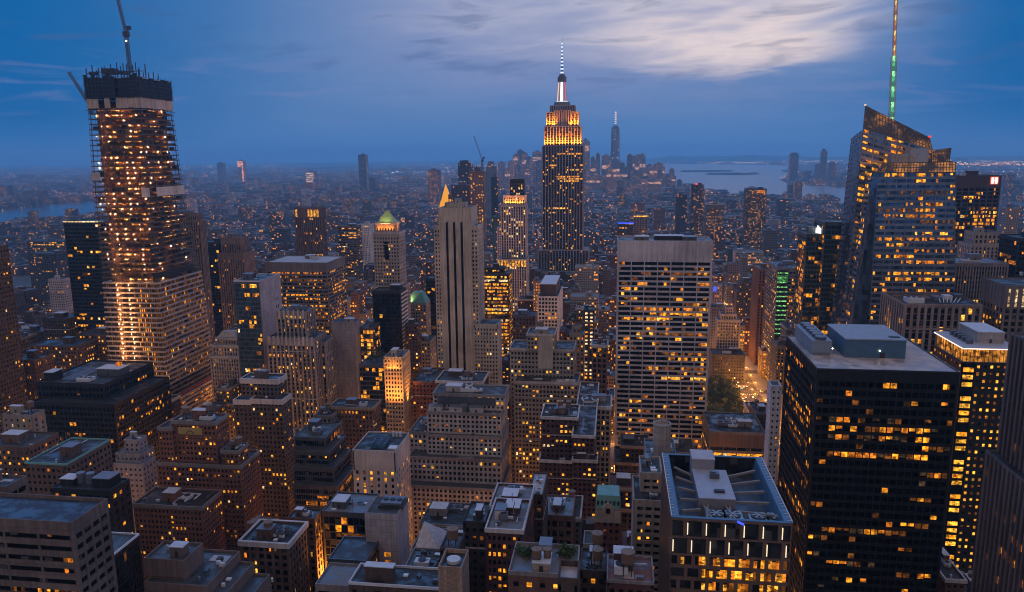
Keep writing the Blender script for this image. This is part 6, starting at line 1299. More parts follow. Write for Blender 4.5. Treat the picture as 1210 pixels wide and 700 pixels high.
MB().add([(a[0][0]+4, 1866, a[0][2]+16.1), (a[1][0]-4, 1866, a[0][2]+16.1), (a[1][0]-4, 1886, a[0][2]+16.1), (a[0][0]+4, 1886, a[0][2]+16.1), ap], [(0, 1, 4), (1, 2, 4), (2, 3, 4), (3, 0, 4), (3, 2, 1, 0)]).build('gold_spire', GOLD, B.root)
B, x0, x1, H = far('tower_shell', 'brown tower shell under construction with a crane on top', 'brown tower shell', 'tower', 554.5, 571.5, 203, 1500, 26, (.24, .13, .09))
mb = MB(); rq = random.Random(2)
for k in range(9): mb.beam((x0+(x1-x0)*k/8, 1501, H), (x0+(x1-x0)*k/8, 1501, H+rq.uniform(4, 13)), 1.1)
for k in range(3): mb.beam((x0, 1501, H+2+3*k), (x1, 1501, H+2+3*k), .8)
mb.build('steel_frame', plain((.12, .06, .04), .7), B.root)
for k in range(60):
    MB().box(x0+(x1-x0)*rq.random()*.95, x0+(x1-x0)*rq.random()*.95+1.2, 1499.2, 1499.6, H-4-2.6*k, H-2.6-2.6*k).build('work_light', LIT['gold'], B.root) if False else None
wlm = MB()
for k in range(70): x = x0+(x1-x0)*rq.choice((.12, .3, .5, .7, .88)); z = H-5-rq.random()*130; wlm.box(x-1.0, x+1.0, 1499.0, 1499.6, z-.8, z+.8)
wlm.build('work_lights', LIT['gold'], B.root, 'stuff')
crane('tower_crane', 'far crane with a raised jib on top of the brown tower shell', (x1-6, 1510, H), pt(570, 190, 1510), pt(560, 161, 1506), pt(572, 186, 1516))
for t in [('black_tower', 'far black glass tower with a rounded shoulder, left of the brown tower shell', 'far black tower', 541, 556, 193, 2050, (.03, .035, .05), ((543, 553, 190),)),
          ('office_block', 'far broad dark brown block below the far black tower', 'far dark brown block', 533, 556, 219, 1700, (.07, .045, .045), ()),
          ('setback_tower', 'far grey blue tower with a lit stepped top, right of the brown tower shell', 'far grey blue tower', 574, 586, 197, 2600, (.18, .19, .23), ((577, 583, 191),)),
          ('black_tower', 'far slim black slab right of the far grey blue tower', 'far slim black slab', 580, 588, 209, 2100, (.02, .022, .03), ()),
          ('apartment_tower', 'far pale lilac slab left of the pale ribbed tower', 'far pale lilac slab', 587, 597, 269, 1150, (.36, .34, .40), ()),
          ('apartment_tower', 'far teal glazed tower with a flat roof left of the pale lilac slab', 'far teal tower', 582, 594, 256, 1400, (.05, .13, .15), ()),
          ('office_block', 'far dim red and white block in the haze left of the gold pyramid', 'far dim block', 505, 518, 201, 3600, (.12, .10, .13), ()),
          ('slender_tower', 'single slim blue glass tower standing above the far left skyline', 'slim blue far tower', 423, 432, 183, 5000, (.03, .08, .14), ()),
          ('lit_shell', 'far tower with a bright pink lit top and side in the left haze', 'pink lit far tower', 280, 287, 190, 6600, (.40, .24, .22), ()),
          ('far_tower', 'far dark block with a bright white striped lit face in the left haze', 'striped far block', 360, 371, 203, 6000, (.13, .15, .19), ()),
          ('far_tower', 'far pale tower with a white light on its corner left of the pink lit one', 'pale far tower', 256, 263, 193, 6800, (.16, .18, .22), ()),
          ('harbour_tower', 'broad dark blue glass tower alone on the far shore beyond the bay', 'broad harbour tower', 934, 944, 182, 6900, (.025, .06, .09), ((935.5, 942.5, 180.5),)),
          ('harbour_tower', 'tall thin dark tower on the far shore with a crane mast', 'thin harbour tower', 971, 978, 179, 6900, (.03, .055, .085), ((972, 976, 176),)),
          ('harbour_tower', 'medium dark block joined to the thin tower on the far shore', 'medium harbour block', 965, 974, 194, 6800, (.035, .06, .09), ()),
          ('harbour_tower', 'stepped dark block right of the thin tower on the far shore', 'stepped harbour block', 980, 990, 193, 6900, (.07, .07, .09), ((982, 987, 191),)),
          ('harbour_tower', 'low wide dark block left of the medium block on the far shore', 'low harbour block', 950, 958, 203, 6800, (.05, .07, .09), ()),
          ('far_tower', 'hazy square block beyond the square sign slab at far right', 'hazy right block', 1188, 1198, 207, 3900, (.08, .09, .12), ()),
          ('apartment_tower', 'hazy tan block right of the tan shouldered tower', 'hazy tan block', 1189, 1206, 246, 1500, (.30, .22, .18), ()),
          ('far_tower', 'reddish twin block in the middle haze left of the slim dark tower', 'reddish far block', 745, 762, 240, 2600, (.22, .11, .10), ()),
          ('far_tower', 'dark reddish tower in the haze right of the reddish twin block', 'dark reddish tower', 772, 786, 246, 2300, (.15, .08, .08), ()),
          ('apartment_tower', 'dark slab with few lights right behind the broad white gridded slab', 'dark slab behind grid', 799, 812, 230, 2100, (.04, .04, .055), ())]:
    far(t[0], t[1], t[2], 'tower', t[3], t[4], t[5], t[6], None, t[7], None, t[8])
B = [q for q in ALL if q.short == 'pink lit far tower'][0]; x0, x1, y0, y1, H = B.foot[0]
MB().box(x0+2, x1-2, y0-2, y0-.6, H-60, H-6).box(x1-16, x1-2, y0-2, y0-.61, H-190, H-62).build('lit_face', lit((1, .40, .26), 1.3, .8, False, .05), B.root)
B = [q for q in ALL if q.short == 'striped far block'][0]; x0, x1, y0, y1, H = B.foot[0]
for k in range(5): MB().box(x0+6, x1-6, y0-2, y0-.6, H-16-16*k, H-10-16*k).build('lit_floor', lit((1, .62, .42), 1.5, .6, False, .05), B.root)
# the far tall tower with the antenna, downtown
YW = 5870
WT = Bld('glass_obelisk', 'far tallest downtown glass tower with tapering facets and antenna', 'far glass obelisk', 'tower', (atY(727, 170, YW).x, YW, 0)); cx = WT.root.location.x
hw = (xat(733, YW, 300)-xat(722, YW, 300))/2; zt_ = zpx(727, 150, YW); zw0 = zpx(727, 214, YW)
o8 = lambda r, z, tw: [(cx+r*cos(2*pi*(k+.5)/8+tw)*1.08, YW+hw+r*sin(2*pi*(k+.5)/8+tw)*1.08, z) for k in range(8)]
sq0 = [(cx-hw, YW, 0), (cx+hw, YW, 0), (cx+hw, YW+2*hw, 0), (cx-hw, YW+2*hw, 0)]
o = MB().prism(o8(hw*1.12, 0, 0), o8(hw*.80, zt_, pi/8)).build('wall', FARW, WT.root); o.color = (.10, .13, .18, 1); occ_box(cx-hw, cx+hw, YW, YW+2*hw, 0, zt_, WT.id)
MB().cyl(cx, YW+hw, hw*.62, hw*.62, zt_+.01, zt_+9, 20).build('roof_drum', SLATE, WT.root); MB().cyl(cx, YW+hw, 5, 2, zt_+9, zpx(727, 131, YW), 8).build('antenna', plain((.4, .4, .46), .5), WT.root)
for k in range(7): MB().cyl(cx, YW+hw, 7, 7, zpx(727, 133+2.2*k, YW), zpx(727, 132.2+2.2*k, YW), 8).build('antenna_light', lit((1, .75, .7), 1.4, 0), WT.root)
for k in range(16):
    z = zw0+(zt_-zw0)*random.Random(k).random()*.9; xx = cx+hw*random.Random(k+99).uniform(-.75, .75); MB().box(xx-4, xx+4, YW-14, YW-2, z, z+7).build('lit_floor', lit((1, .68, .55), .9, .4, False, .1), WT.root)
DT = [(686, 697, 167, 5200, 1), (689, 695, 165, 5210, 0), (704, 709, 182, 5500, 0), (711, 722, 184, 5400, 1), (720, 733, 190, 5300, 1), (733, 738, 193, 5400, 0), (741, 747, 183, 5450, 0), (747, 763, 184, 5600, 1), (757, 763, 182.5, 5650, 1), (764, 772, 195, 5500, 0), (767, 786, 197, 5300, 2), (773, 784, 193.5, 5320, 2), (791, 797, 200, 5400, 0), (786, 792, 206, 5200, 0),
      (600, 607, 191, 5300, 0), (606, 613, 183, 5400, 1), (611, 618, 178, 5450, 0), (616, 623, 181, 5380, 1), (622, 628, 186, 5250, 0), (629, 640, 179.5, 5500, 1), (633, 641, 190, 5100, 0), (588, 596, 192, 5700, 0), (697, 705, 197, 5100, 1), (724, 742, 205, 5000, 1), (745, 758, 203, 5000, 0), (690, 712, 208, 4700, 1), (758, 782, 213, 4600, 2), (642, 652, 200, 5000, 0), (575, 583, 194, 6000, 0), (596, 604, 200, 4900, 1), (698, 703, 186, 5600, 0), (700, 706, 191, 5350, 1), (738, 742, 198, 5250, 0), (750, 756, 191, 5400, 2), (760, 766, 200, 5150, 1), (777, 783, 201, 5100, 0), (716, 723, 199, 5050, 2), (609, 615, 195, 5000, 0), (620, 627, 199, 4950, 2), (581, 588, 203, 5000, 1), (793, 799, 208, 5050, 1), (800, 806, 213, 4900, 0), (568, 575, 204, 5200, 0)]
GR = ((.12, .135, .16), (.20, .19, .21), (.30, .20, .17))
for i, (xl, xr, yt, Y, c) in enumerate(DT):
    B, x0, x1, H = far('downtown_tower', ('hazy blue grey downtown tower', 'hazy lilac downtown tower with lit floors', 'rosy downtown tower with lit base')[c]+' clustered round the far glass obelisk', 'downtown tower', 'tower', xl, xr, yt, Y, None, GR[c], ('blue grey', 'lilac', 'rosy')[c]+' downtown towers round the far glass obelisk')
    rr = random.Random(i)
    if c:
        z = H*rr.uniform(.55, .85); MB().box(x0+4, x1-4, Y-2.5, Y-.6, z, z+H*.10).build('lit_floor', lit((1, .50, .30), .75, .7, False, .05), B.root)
# ------------------------------------------------------------------ the rest of the city: lots on the street grid
rf = random.Random(77)
def hits(x0, x1, y0, y1, m=1.2):
    for B in ALL:
        for f in B.foot:
            if x0 < f[1]+m and x1 > f[0]-m and y0 < f[3]+m and y1 > f[2]-m: return True
    return False
FILLW = [(n_, wall(c_, k_), c_) for n_, c_, k_ in (('brown', (.08, .052, .041), 'brick'), ('rust red', (.115, .05, .034), 'brick'), ('buff', (.14, .112, .094), 'brick'), ('grey', (.105, .098, .099), 'stone'), ('maroon', (.07, .033, .03), 'brick'), ('dark brown', (.06, .042, .036), 'brick'), ('pale stone', (.18, .16, .145), 'stone'), ('whitish', (.26, .247, .25), 'stone'), ('slate grey', (.07, .078, .09), 'metal'))]
FW = (3, 2, 3, 3, 2, 3, 2, 1, 1)
lots = []
for i in range(len(AVE)-1):
    for j in range(2, len(STREETS)-1):
        a, c, y0, y1 = AVE[i]+AW+2, AVE[i+1]-AW-2, STREETS[j]+9, STREETS[j+1]-9
        if y0 > 1520: continue
        if i == 5 and 665 < y0 < 835: c_max = 5
        else: c_max = 1e9
        for half in (0, 1):
            ya_, yb_ = (y0, (y0+y1)/2-.8) if half == 0 else ((y0+y1)/2+.8, y1); x = a
            while x < c-9:
                w_ = min(c-x, rf.choice((9, 12, 15, 18, 22, 28, 36)))
                if w_ < 8: break
                xx0, xx1 = x+.3, x+w_-.3; x += w_
                if xx1 > c_max: continue
                d = y0
                h = rf.uniform(26, 62) if d < 420 else rf.uniform(22, 60) if d < 720 else rf.choice((rf.uniform(20, 55), rf.uniform(30, 80))) if d < 1100 else rf.uniform(20, 75)
                if rf.random() < .10 and d > 500: h *= 1.5
                if i == 5 and xx1 > 40 and 600 < d < 900: h = min(h, 26)
                q = proj(((xx0+xx1)/2, ya_, h))
                if q is None or not (-60 < q[0] < 1270 and q[1] < 760): continue
                qa, qb = proj((xx0, ya_, h)), proj((xx1, ya_, h))
                if y0 < 900 and qb[0] > 836 and qa[0] < 912 and min(qa[1], qb[1]) < 486:
                    if y0 > 600: continue
                    while h > 8 and proj(((xx0+xx1)/2, ya_, h))[1] < 488: h -= 3
                    if h <= 8: continue
                if hits(xx0, xx1, ya_, yb_): continue
                lots.append((xx0, xx1, ya_+rf.uniform(0, 1.5), yb_-rf.uniform(0, 4), h))
# farther city, coarser
FAR_Y0 = 1530
farlots = []
def add_far(y0, y1, stepx, stepy, hl, hh, dens, xlim=None, tall=.03, tallh=90):
    y = y0
    while y < y1:
        x = -y*.92
        while x < y*.66+200:
            if rf.random() < dens:
                w_, d_ = stepx*rf.uniform(.45, .85), stepy*rf.uniform(.45, .8); xx = x+rf.uniform(0, stepx*.3); yy = y+rf.uniform(0, stepy*.2)
                h = rf.uniform(hl, hh)*(1 if rf.random() > tall else rf.uniform(1.8, tallh/hh))
                if not wet(xx, yy) and not wet(xx+w_, yy+d_) and not wet(xx, yy+d_) and not wet(xx+w_, yy) and not hits(xx, xx+w_, yy, yy+d_): farlots.append((xx, xx+w_, yy, yy+d_, h))
            x += stepx
        y += stepy
add_far(FAR_Y0, 2600, 42, 48, 16, 55, .90, tall=.06, tallh=115)
add_far(2600, 4200, 60, 66, 14, 46, .85, tall=.05, tallh=110)
add_far(4200, 6500, 95, 110, 12, 45, .75, tall=.04, tallh=120)
add_far(6500, 10000, 170, 200, 10, 34, .60, tall=.05, tallh=110)
add_far(10000, 17000, 300, 420, 8, 26, .5, tall=.05, tallh=80)
# what can be seen of them: cast the picture's own sight lines through plain boxes
nh = len(ALL)
cv, cf, cid = list(OCC_V), list(OCC_F), list(OCC_ID)
def cbox(t, ident):
    x0, x1, y0, y1, h = t; o = len(cv); cv.extend([(x0,y0,0),(x1,y0,0),(x1,y1,0),(x0,y1,0),(x0,y0,h),(x1,y0,h),(x1,y1,h),(x0,y1,h)])
    for f in ((4,5,6,7),(0,1,5,4),(1,2,6,5),(3,0,4,7)): cf.append(tuple(i+o for i in f)); cid.append(ident)
for k, t in enumerate(lots): cbox(t, 100000+k)
for k, t in enumerate(farlots): cbox(t, 200000+k)
bvh = BVHTree.FromPolygons(cv, cf)
cnt = {}
for py in np.arange(150, 716, 2.0):
    for px in np.arange(-14, 1226, 2.5):
        d = ray(px, py).normalized(); r = bvh.ray_cast(CAM_POS, d)
        if r[2] is not None: cnt[cid[r[2]]] = cnt.get(cid[r[2]], 0)+1
used_labels = {B.root['label'] for B in ALL}
SHORTS = []
for B in ALL[:nh]:
    if not B.tiers and not B.foot: continue
    f = (B.tiers[-1][0], B.tiers[-1][1], B.tiers[-1][2], 0, B.tiers[-1][5]) if B.tiers else B.foot[0]
    q = proj(((f[0]+f[1])/2, f[2], f[4]*.8))
    if q and 0 < q[0] < 1210 and B.root['category'] and 'hazy' not in B.short: SHORTS.append((q[0], q[1], f[2], B.short))
def unique_label(colw, form, P, Y):
    q = proj(P)
    for ax, ay, aY, sh in sorted(SHORTS, key=lambda s: (s[0]-q[0])**2+((s[1]-q[1])*1.0)**2):
        dx, dy = q[0]-ax, q[1]-ay
        rel = ('just left of' if dx < 0 else 'just right of') if abs(dx) > 1.2*abs(dy) else ('in front of' if Y < aY else 'behind')
        s = f'{colw} {form} {rel} the {sh}'
        if s not in used_labels: used_labels.add(s); return s
vis = sorted([(n, k-100000) for k, n in cnt.items() if 100000 <= k < 200000], reverse=True)
print('lots', len(lots), 'visible', len(vis), 'far', len(farlots), 'far visible', sum(1 for k in cnt if k >= 200000))
n_near = 0
for n, k in vis[:290]:
    x0, x1, y0, y1, h = lots[k]
    if n < 2: continue
    rk = random.Random(k*7+1)
    cw, wm, cc = rk.choices(FILLW, FW)[0]
    near = y0 < 950
    form = ('low' if h < 32 else 'mid rise' if h < 55 else 'tall')+' '+rk.choice(('brick block', 'loft block', 'flat roofed block') if cw in ('brown', 'rust red', 'buff', 'maroon', 'dark brown') else ('stone block', 'office block', 'flat roofed block'))
    lab = unique_label(cw, form, ((x0+x1)/2, y0, h), y0)
    if near:
        W = x1-x0
        st_ = style('punch', fh=rk.uniform(3.2, 3.8), bw=rk.uniform(2.3, 3.2), hb=rk.uniform(.42, .55), pw=rk.uniform(.4, .55)) if rk.random() < .75 else style('piers', bw=rk.uniform(3, 4.2)) if rk.random() < .6 else style('ribbon', bw=5)
        lt_ = L(rk.choice((.03, .06, .09, .14, .20)), rk.choice((0, .06, .16)), .7, ws=MIXW)
        tiers = [('w', x0, x1, y0, y1-y0, h)]
        if W > 16 and h > 40 and rk.random() < .5: tiers = [('w', x0, x1, y0, y1-y0, h*.78), ('w', x0+W*.14, x1-W*.14, y0+3, (y1-y0)*.75, h)]
        b('midtown_building', lab, 'x', 'building', tiers, wm, st_, lt_, clut=rk.choice((3, 4, 6, 8)) if n > 25 else 3 if n > 8 else 0, roofm=rk.choice(('dark', 'dark', 'dark', 'grey', 'grey', 'light', 'tan', 'red', 'blue')), cornice=(rk.choice((LIMEST, PALEST, GREYST, BUFF)), .7, .6) if rk.random() < .45 else None, seed=k, group='ordinary midtown blocks between the towers', par=rk.uniform(.7, 1.3))
    else:
        B = Bld('midtown_building', lab, 'x', 'building', ((x0+x1)/2, y0, 0), 'ordinary midtown blocks between the towers')
        o = MB().box(x0, x1, y0, y1, 0, h).build('wall', FARW, B.root); o.color = (*cc, 1); ring(x0, x1, y0, y1, h-.5, h+.9, .3, .5).build('parapet', wm, B.root)
        if n > 5: clutter(B, x0+1, x1-1, y0+1, y1-1, h+.01, 2, rk, wm)
        occ_box(x0, x1, y0, y1, 0, h, B.id)
fv = sorted([(n, k-200000) for k, n in cnt.items() if k >= 200000], reverse=True)
ZN = (('in the hazy sprawl left of the slender limestone tower', 0, 535), ('in the hazy middle distance around the tall spired tower', 535, 760), ('in the hazy sprawl before the bay', 760, 2000))
FC = [('dark', (.06, .06, .07)), ('dull red', (.10, .065, .065)), ('grey', (.12, .125, .145)), ('pale', (.28, .285, .31)), ('brown', (.10, .085, .082)), ('blue grey', (.09, .11, .15))]
solo = set()
for n, k in fv[:290]:
    x0, x1, y0, y1, h = farlots[k]; rk = random.Random(k+5); cw, cc = rk.choices(FC, (3, 3, 3, 1.4, 3, 2))[0]
    q = proj(((x0+x1)/2, y0, h)); zt_ = [z for z in ZN if q[0] < z[2]][0][0]
    B = Bld('far_building', f'small {cw} far building {zt_}', 'x', 'building', ((x0+x1)/2, y0, 0), f'small {cw} far buildings {zt_}')
    o = MB().box(x0, x1, y0, y1, 0, h).build('wall', FARW, B.root); o.color = (*cc, 1)
    MB().box(x0+(x1-x0)*.3, x0+(x1-x0)*.6, y0+(y1-y0)*.3, y0+(y1-y0)*.7, h+.01, h+rk.uniform(2, 6)).build('roof_hut', SLATE, B.root); solo.add(k)
mb = MB(); tint = []
for n, k in fv[290:]:
    x0, x1, y0, y1, h = farlots[k]; rk = random.Random(k+5); cc = rk.choices(FC, (3, 3, 3, 1.2, 3, 2))[0][1]
    mb.box(x0, x1, y0, y1, 0, h); tint.extend([cc]*6)
    if rk.random() < .35: mb.box(x0+(x1-x0)*.3, x0+(x1-x0)*.6, y0+(y1-y0)*.3, y0+(y1-y0)*.7, h+.01, h+rk.uniform(2, 7)); tint.extend([cc]*6)
o = mb.build('far_city_blocks', FARV, None, 'stuff')
at_ = o.data.color_attributes.new('tint', 'FLOAT_COLOR', 'CORNER')
at_.data.foreach_set('color', np.repeat(np.array([(*c, 1) for c in tint], dtype=np.float32), 4, axis=0).ravel())

# ------------------------------------------------------------------ far street lights and lit signs: too many to count
def dots(name, pts, mat):
    mb = MB()
    for x, y, z, r in pts: mb.add([(x+r, y, z), (x-r, y, z), (x, y+r, z), (x, y-r, z), (x, y, z+r), (x, y, z-r)], [(0, 2, 4), (2, 1, 4), (1, 3, 4), (3, 0, 4), (2, 0, 5), (1, 2, 5), (3, 1, 5), (0, 3, 5)])
    mb.build(name, mat, None, 'stuff')
rl = random.Random(13); buckets = {0: [], 1: [], 2: [], 3: []}
def light(px, py, k=None, s=1.0, zmax=18):
    z = rl.uniform(5, zmax); p = atZ(px, py, z); d = (p-CAM_POS).length
    if p.y < 0 or d > 27000: return
    if wet(p.x, p.y): return
    if k is None: k = rl.choices((0, 1, 2, 3), (5, 2.2, 1.0, 3.0))[0]
    buckets[k].append((p.x, p.y, z, d/900*.42*s*rl.uniform(.55, 1.35)))
def band(n, x0, x1, y0, y1, s=1.0, k=None):
    for _ in range(n): light(rl.uniform(x0, x1), y0+(y1-y0)*rl.random()**.8, k, s)
band(2200, 0, 1210, 192, 300, .8); band(1300, 0, 560, 190, 235, .8); band(600, 560, 800, 200, 300, .9); band(420, 1000, 1210, 190, 235)
for _ in range(90):                         # clusters
    cx, cyy = rl.uniform(0, 1210), 193+50*rl.random()**1.5
    for _ in range(rl.randint(6, 22)): light(cx+rl.gauss(0, 8), cyy+rl.gauss(0, 1.2), None, .9)
def string(x0, y0, x1, y1, n, k=0, s=1.0, j=.5):
    for i in range(n): f = i/(n-1); light(x0+(x1-x0)*f, y0+(y1-y0)*f+rl.gauss(0, j), k, s)
string(432, 214, 505, 208, 60, 1, 1.3); string(430, 212, 470, 203, 26, 2, 1.2); string(0, 248.2, 52, 242.5, 34, 1, 1.2, .3); string(60, 234, 112, 230, 26, 1, 1)
string(822, 193.2, 1008, 190.5, 110, 1, 1.25, 1.0); string(905, 205, 932, 209, 24, 0, 1.1); string(940, 218, 1010, 220, 40, 0, 1.2, .8); string(870, 210.5, 925, 211, 26, 0, 1.1)
string(1130, 194.5, 1215, 193.5, 90, 0, 1.6, 1.0); string(1100, 192, 1215, 190.5, 60, 1, 1.2, 1.0); string(640, 190, 780, 191, 30, 1, .8)
band(160, 470, 620, 192, 212, 1.0, 1)
for k, m in enumerate((lit((1, .42, .08), 2.4, 0), lit((1, .66, .36), 2.8, 0), lit((.85, .9, 1), 2.2, 0), lit((1, .34, .08), 1.2, 0))): dots('far_city_lights', buckets[k], m)

# ------------------------------------------------------------------ park trees
BARK = plain((.09, .065, .045), .9, 0, 'bark')
LEAF = []
for c in ((.040, .066, .022), (.085, .13, .04), (.022, .036, .014)): LEAF.append(plain(c, .85, 0, 'foliage'))
def tree_proto(seed, r=5.5, h=15):
    rr = random.Random(seed); root = thing('park_tree', 'broad leafy tree in the dark park beside the glowing avenue', 'tree', (0, 0, 0), 'trees of the park beside the glowing avenue')
    t = MB().cyl(0, 0, .42, .22, 0, h*.55, 8)
    for k in range(6):
        a = 2*pi*k/6+rr.random(); t.beam((0, 0, h*(.30+.05*k)), (r*.6*cos(a), r*.6*sin(a), h*(.55+.05*k)), .2)
    t.build('trunk', BARK, root)
    cr = MB(); cl = [(rr.gauss(0, r*.42), rr.gauss(0, r*.42), h*.68+rr.gauss(0, h*.13), rr.uniform(.9, 2.0)) for _ in range(20)]
    for (cx, cyy, cz, s) in cl:
        m = rr.randrange(3)
        for _ in range(42):
            a = Vector((cx+rr.gauss(0, s*.5), cyy+rr.gauss(0, s*.5), cz+rr.gauss(0, s*.4))); u = Vector((rr.uniform(-1, 1), rr.uniform(-1, 1), rr.uniform(-.6, .6)))*.55; v = Vector((rr.uniform(-1, 1), rr.uniform(-1, 1), rr.uniform(-.6, .6)))*.55
            cr.add([tuple(a-u), tuple(a+v), tuple(a+u), tuple(a-v)], [(0, 1, 2, 3)], m)
    cr.build('crown', LEAF, root); return root
protos = [tree_proto(s, 5+.5*s, 14+s) for s in range(3)]
def copy_tree(o, loc, rz, sc, **props):
    r = o.copy(); COL.objects.link(r); r.location = loc; r.rotation_euler = (0, 0, rz); r.scale = (sc,)*3
    for k, v in props.items(): r[k] = v
    for ch in o.children: c = ch.copy(); COL.objects.link(c); c.parent = r
    return r
rt = random.Random(4); spots = []
for _ in range(900):
    x, y = rt.uniform(52, 129), rt.uniform(672, 846)
    if any((x-a)**2+(y-c)**2 < 60 for a, c in spots) or hits(x-3, x+3, y-3, y+3): continue
    q = proj((x, y, 12)); r = bvh.ray_cast(CAM_POS, (Vector((x, y, 13))-CAM_POS).normalized())
    if q and q[0] < 1210 and (r[3] is None or r[3] > (Vector((x, y, 13))-CAM_POS).length-8): spots.append((x, y))
for i, (x, y) in enumerate(spots):
    if i < 3: protos[i].location = (x, y, .15)
    else: copy_tree(protos[i % 3], (x, y, .15), rt.uniform(0, 6.3), rt.uniform(.8, 1.15))
sheet('lawn', [(20, 668), (131, 668), (131, 850), (20, 850)], .16, GRASS)
x0, x1, y0, y1, z0, H = LEAFY.tiers[0]
for k in range(7):
    copy_tree(protos[k % 3], (x0+3+(x1-x0-6)*rt.random(), y0+3+(y1-y0-6)*(k+.5)/7, H+.2), rt.uniform(0, 6), .45, label='small tree on the leafy roof garden below the black striped block', group='trees on the leafy roof garden')

# ------------------------------------------------------------------ street lamps and traffic
HEAD = lit((1.0, .45, .10), 16, 0)
lampL = bpy.data.lights.new('street_lamp_light', 'POINT'); lampL.energy = 12500; lampL.color = (1.0, .34, .05); lampL.shadow_soft_size = .35
def lamp_proto():
    r = thing('street_lamp', 'tall street lamp with a glowing orange head beside the road', 'street lamp', (0, 0, 0), 'street lamps lighting the avenues and cross streets')
    MB().cyl(0, 0, .14, .09, 0, 9, 8).build('pole', STEEL, r); MB().beam((0, 0, 9), (2.2, 0, 9.4), .12).build('arm', STEEL, r); MB().box(1.6, 2.8, -.3, .3, 9.15, 9.45).build('lamp_head', HEAD, r)
    l = bpy.data.objects.new('lamp_light', lampL); COL.objects.link(l); l.parent = r; l.location = (2.2, 0, 8.6); return r
avenueL = lampL.copy(); avenueL.energy = 17000
lp = lamp_proto(); first = True; nl = 0
pos = []
for y in range(640, 1330, 30):
    pos.append((145-12.2, y, 0)); pos.append((145+12.2, y+14, pi))
for x in range(58, 130, 11): pos.append((x, 661, pi/2))
for ax in (-172, -310, -450):
    for y in range(250, 1050, 46): pos.append((ax-12.2, y, 0)); pos.append((ax+12.2, y+20, pi))
for sy in STREETS[3:13]:
    for x in range(-440, 130, 44):
        if not any(abs(x-a) < 16 for a in AVE): pos.append((x, sy-7.8, pi/2))
for x, y, rz in pos:
    q = proj((x, y, 9))
    if q is None or not (-30 < q[0] < 1240 and q[1] < 735) or hits(x-1, x+1, y-1, y+1, .5): continue
    if first: lp.location = (x, y, .14); lp.rotation_euler = (0, 0, rz); first = False
    else: copy_tree(lp, (x, y, .14), rz, 1)
    nl += 1
    if abs(x-145) < 14 or 655 < y < 670: [setattr(c_, 'data', avenueL) for c_ in ((COL.objects[-1].parent or lp).children if nl > 1 else lp.children) if c_.type == 'LIGHT']
def car_proto(i, colr):
    r = thing('car', ('dark', 'yellow', 'pale')[i]+' car with its headlights on, driving up the glowing avenue', 'car', (0, 0, 0), 'cars driving up the glowing avenue')
    prof_ = [(-2.2, .35), (-2.25, .8), (-1.3, .95), (-.6, 1.42), (1.0, 1.42), (1.7, 1.0), (2.25, .9), (2.25, .35)]
    MB().prism([(-.88, y, z) for y, z in prof_][::-1], [(.88, y, z) for y, z in prof_][::-1]).build('body', plain(colr, .35, .1, 'car paint'), r)
    for s in (-1, 1):
        MB().box(s*.6-.2, s*.6+.2, -2.32, -2.2, .55, .78).build('headlight', lit((1, .85, .62), 9, 0), r); MB().box(s*.62-.18, s*.62+.18, 2.2, 2.3, .65, .82).build('tail_light', lit((1, .04, .02), 4, 0), r)
        for yy in (-1.4, 1.4): MB().hexa([(s*.92-.1, yy+a, z) for z in (.02, .66) for a in (-.3, .3)][:2]+[(s*.92+.1, yy+.3, .02), (s*.92+.1, yy-.3, .02)]+[(s*.92-.1, yy-.3, .66), (s*.92-.1, yy+.3, .66), (s*.92+.1, yy+.3, .66), (s*.92+.1, yy-.3, .66)]).build('wheel', DARK, r)
    return r
cars = [car_proto(0, (.03, .03, .035)), car_proto(1, (.55, .33, .03)), car_proto(2, (.5, .5, .52))]
rc = random.Random(6); nc = 0
for y in range(650, 1300, 9):
    for lane in (-7.5, -4, -.3, 3.4, 7.2):
        if rc.random() > .30: continue
        p = (145+lane+rc.uniform(-.3, .3), y+rc.uniform(-2, 2), .012)
        q = proj(p); r = bvh.ray_cast(CAM_POS, (Vector(p)-CAM_POS).normalized())
        if q is None or (r[3] is not None and r[3] < (Vector(p)-CAM_POS).length-6): continue
        i = rc.choices((0, 1, 2), (4, 3, 2))[0]
        if nc < 3: cars[nc].location = p
        else: copy_tree(cars[i], p, 0, 1)
        nc += 1
print('trees', len(spots), 'lamps', nl, 'cars', nc)

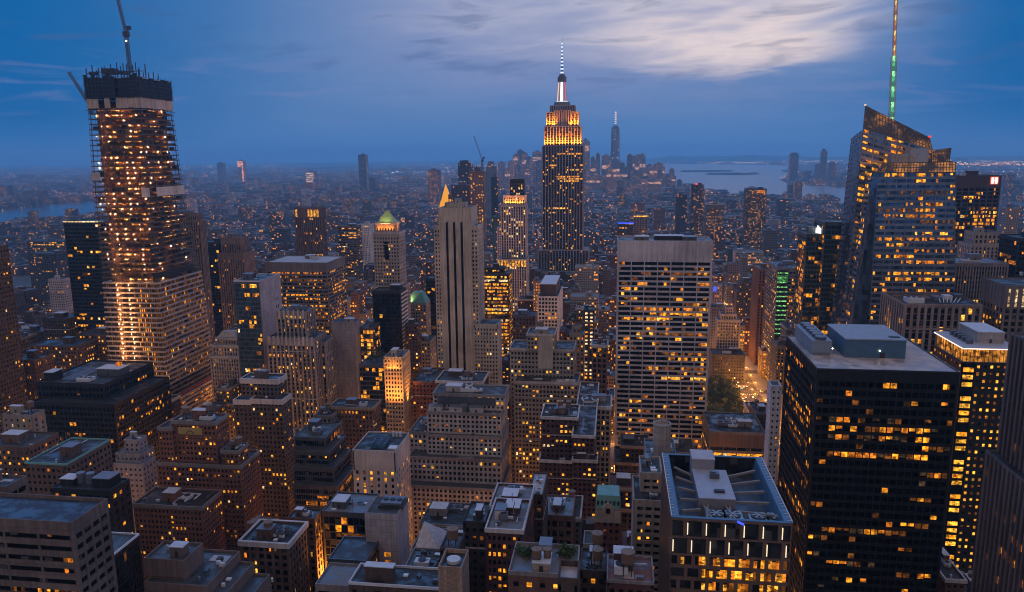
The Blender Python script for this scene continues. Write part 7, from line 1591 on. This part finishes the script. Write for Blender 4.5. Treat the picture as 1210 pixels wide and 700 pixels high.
# ------------------------------------------------------------------ lit windows: the largest ones in view are parts of their own, the rest of a building one part
bvh2 = BVHTree.FromPolygons(OCC_V, OCC_F)
MINPX = 6.0; tot = 0; totr = 0
for B in ALL:
    if not B.lits: continue
    big, rest = [], []
    for w_ in B.lits:
        c, u, v, N, m = w_
        to = c-CAM_POS; dist = to.length
        q = proj(c); ok = False
        if q and -5 < q[0] < 1215 and 0 < q[1] < 705 and N.dot(to) < 0:
            area = 4*u.length*v.length*(F_PX/dist)**2*abs(N.dot(to)/dist)
            if area > MINPX:
                r = bvh2.ray_cast(CAM_POS, to/dist)
                if r[3] is None or r[3] > dist-1.5: ok = True
        (big if ok else rest).append((area if ok else 0, w_))
    big.sort(key=lambda t: -t[0]); rest += big[100:]; big = big[:100]
    cache = {}
    for _, (c, u, v, N, m) in big:
        key = (m, round(u.x, 1), round(u.y, 1), round(u.z, 1), round(v.z, 1), round(v.x, 1))
        if key not in cache:
            me = bpy.data.meshes.new('lit_window'); n2 = N*.03
            me.from_pydata([tuple(p) for p in (-u-v, u-v, u+v, -u+v)], [], [(0, 1, 2, 3)]); me.materials.append(LIT[m]); cache[key] = me
        o = bpy.data.objects.new('lit_window', cache[key]); COL.objects.link(o); o.parent = B.root; o.location = c-B.root.location; tot += 1
    if rest:
        names = sorted({w_[4] for _, w_ in rest}); mb = MB()
        for _, (c, u, v, N, m) in rest: mb.add([tuple(c-u-v), tuple(c+u-v), tuple(c+u+v), tuple(c-u+v)], [(0, 1, 2, 3)], names.index(m))
        mb.build('lit_windows', [LIT[k] for k in names], B.root, 'stuff'); totr += len(rest)
print('single lit windows', tot, 'others', totr, 'buildings', len(ALL))

# ------------------------------------------------------------------ evening air
hz, th, oh = newmat('evening haze')
pv_ = th.n('ShaderNodeVolumePrincipled'); pv_.inputs['Color'].default_value = (*HAZE_COLOR, 1); pv_.inputs['Density'].default_value = HAZE_DENSITY; pv_.inputs['Anisotropy'].default_value = 0.55
th.L.new(pv_.outputs[0], oh.inputs['Volume'])
MB().box(-30500, 30500, -2000, 29000, -1.0, 470).build('haze', hz, None, 'stuff')
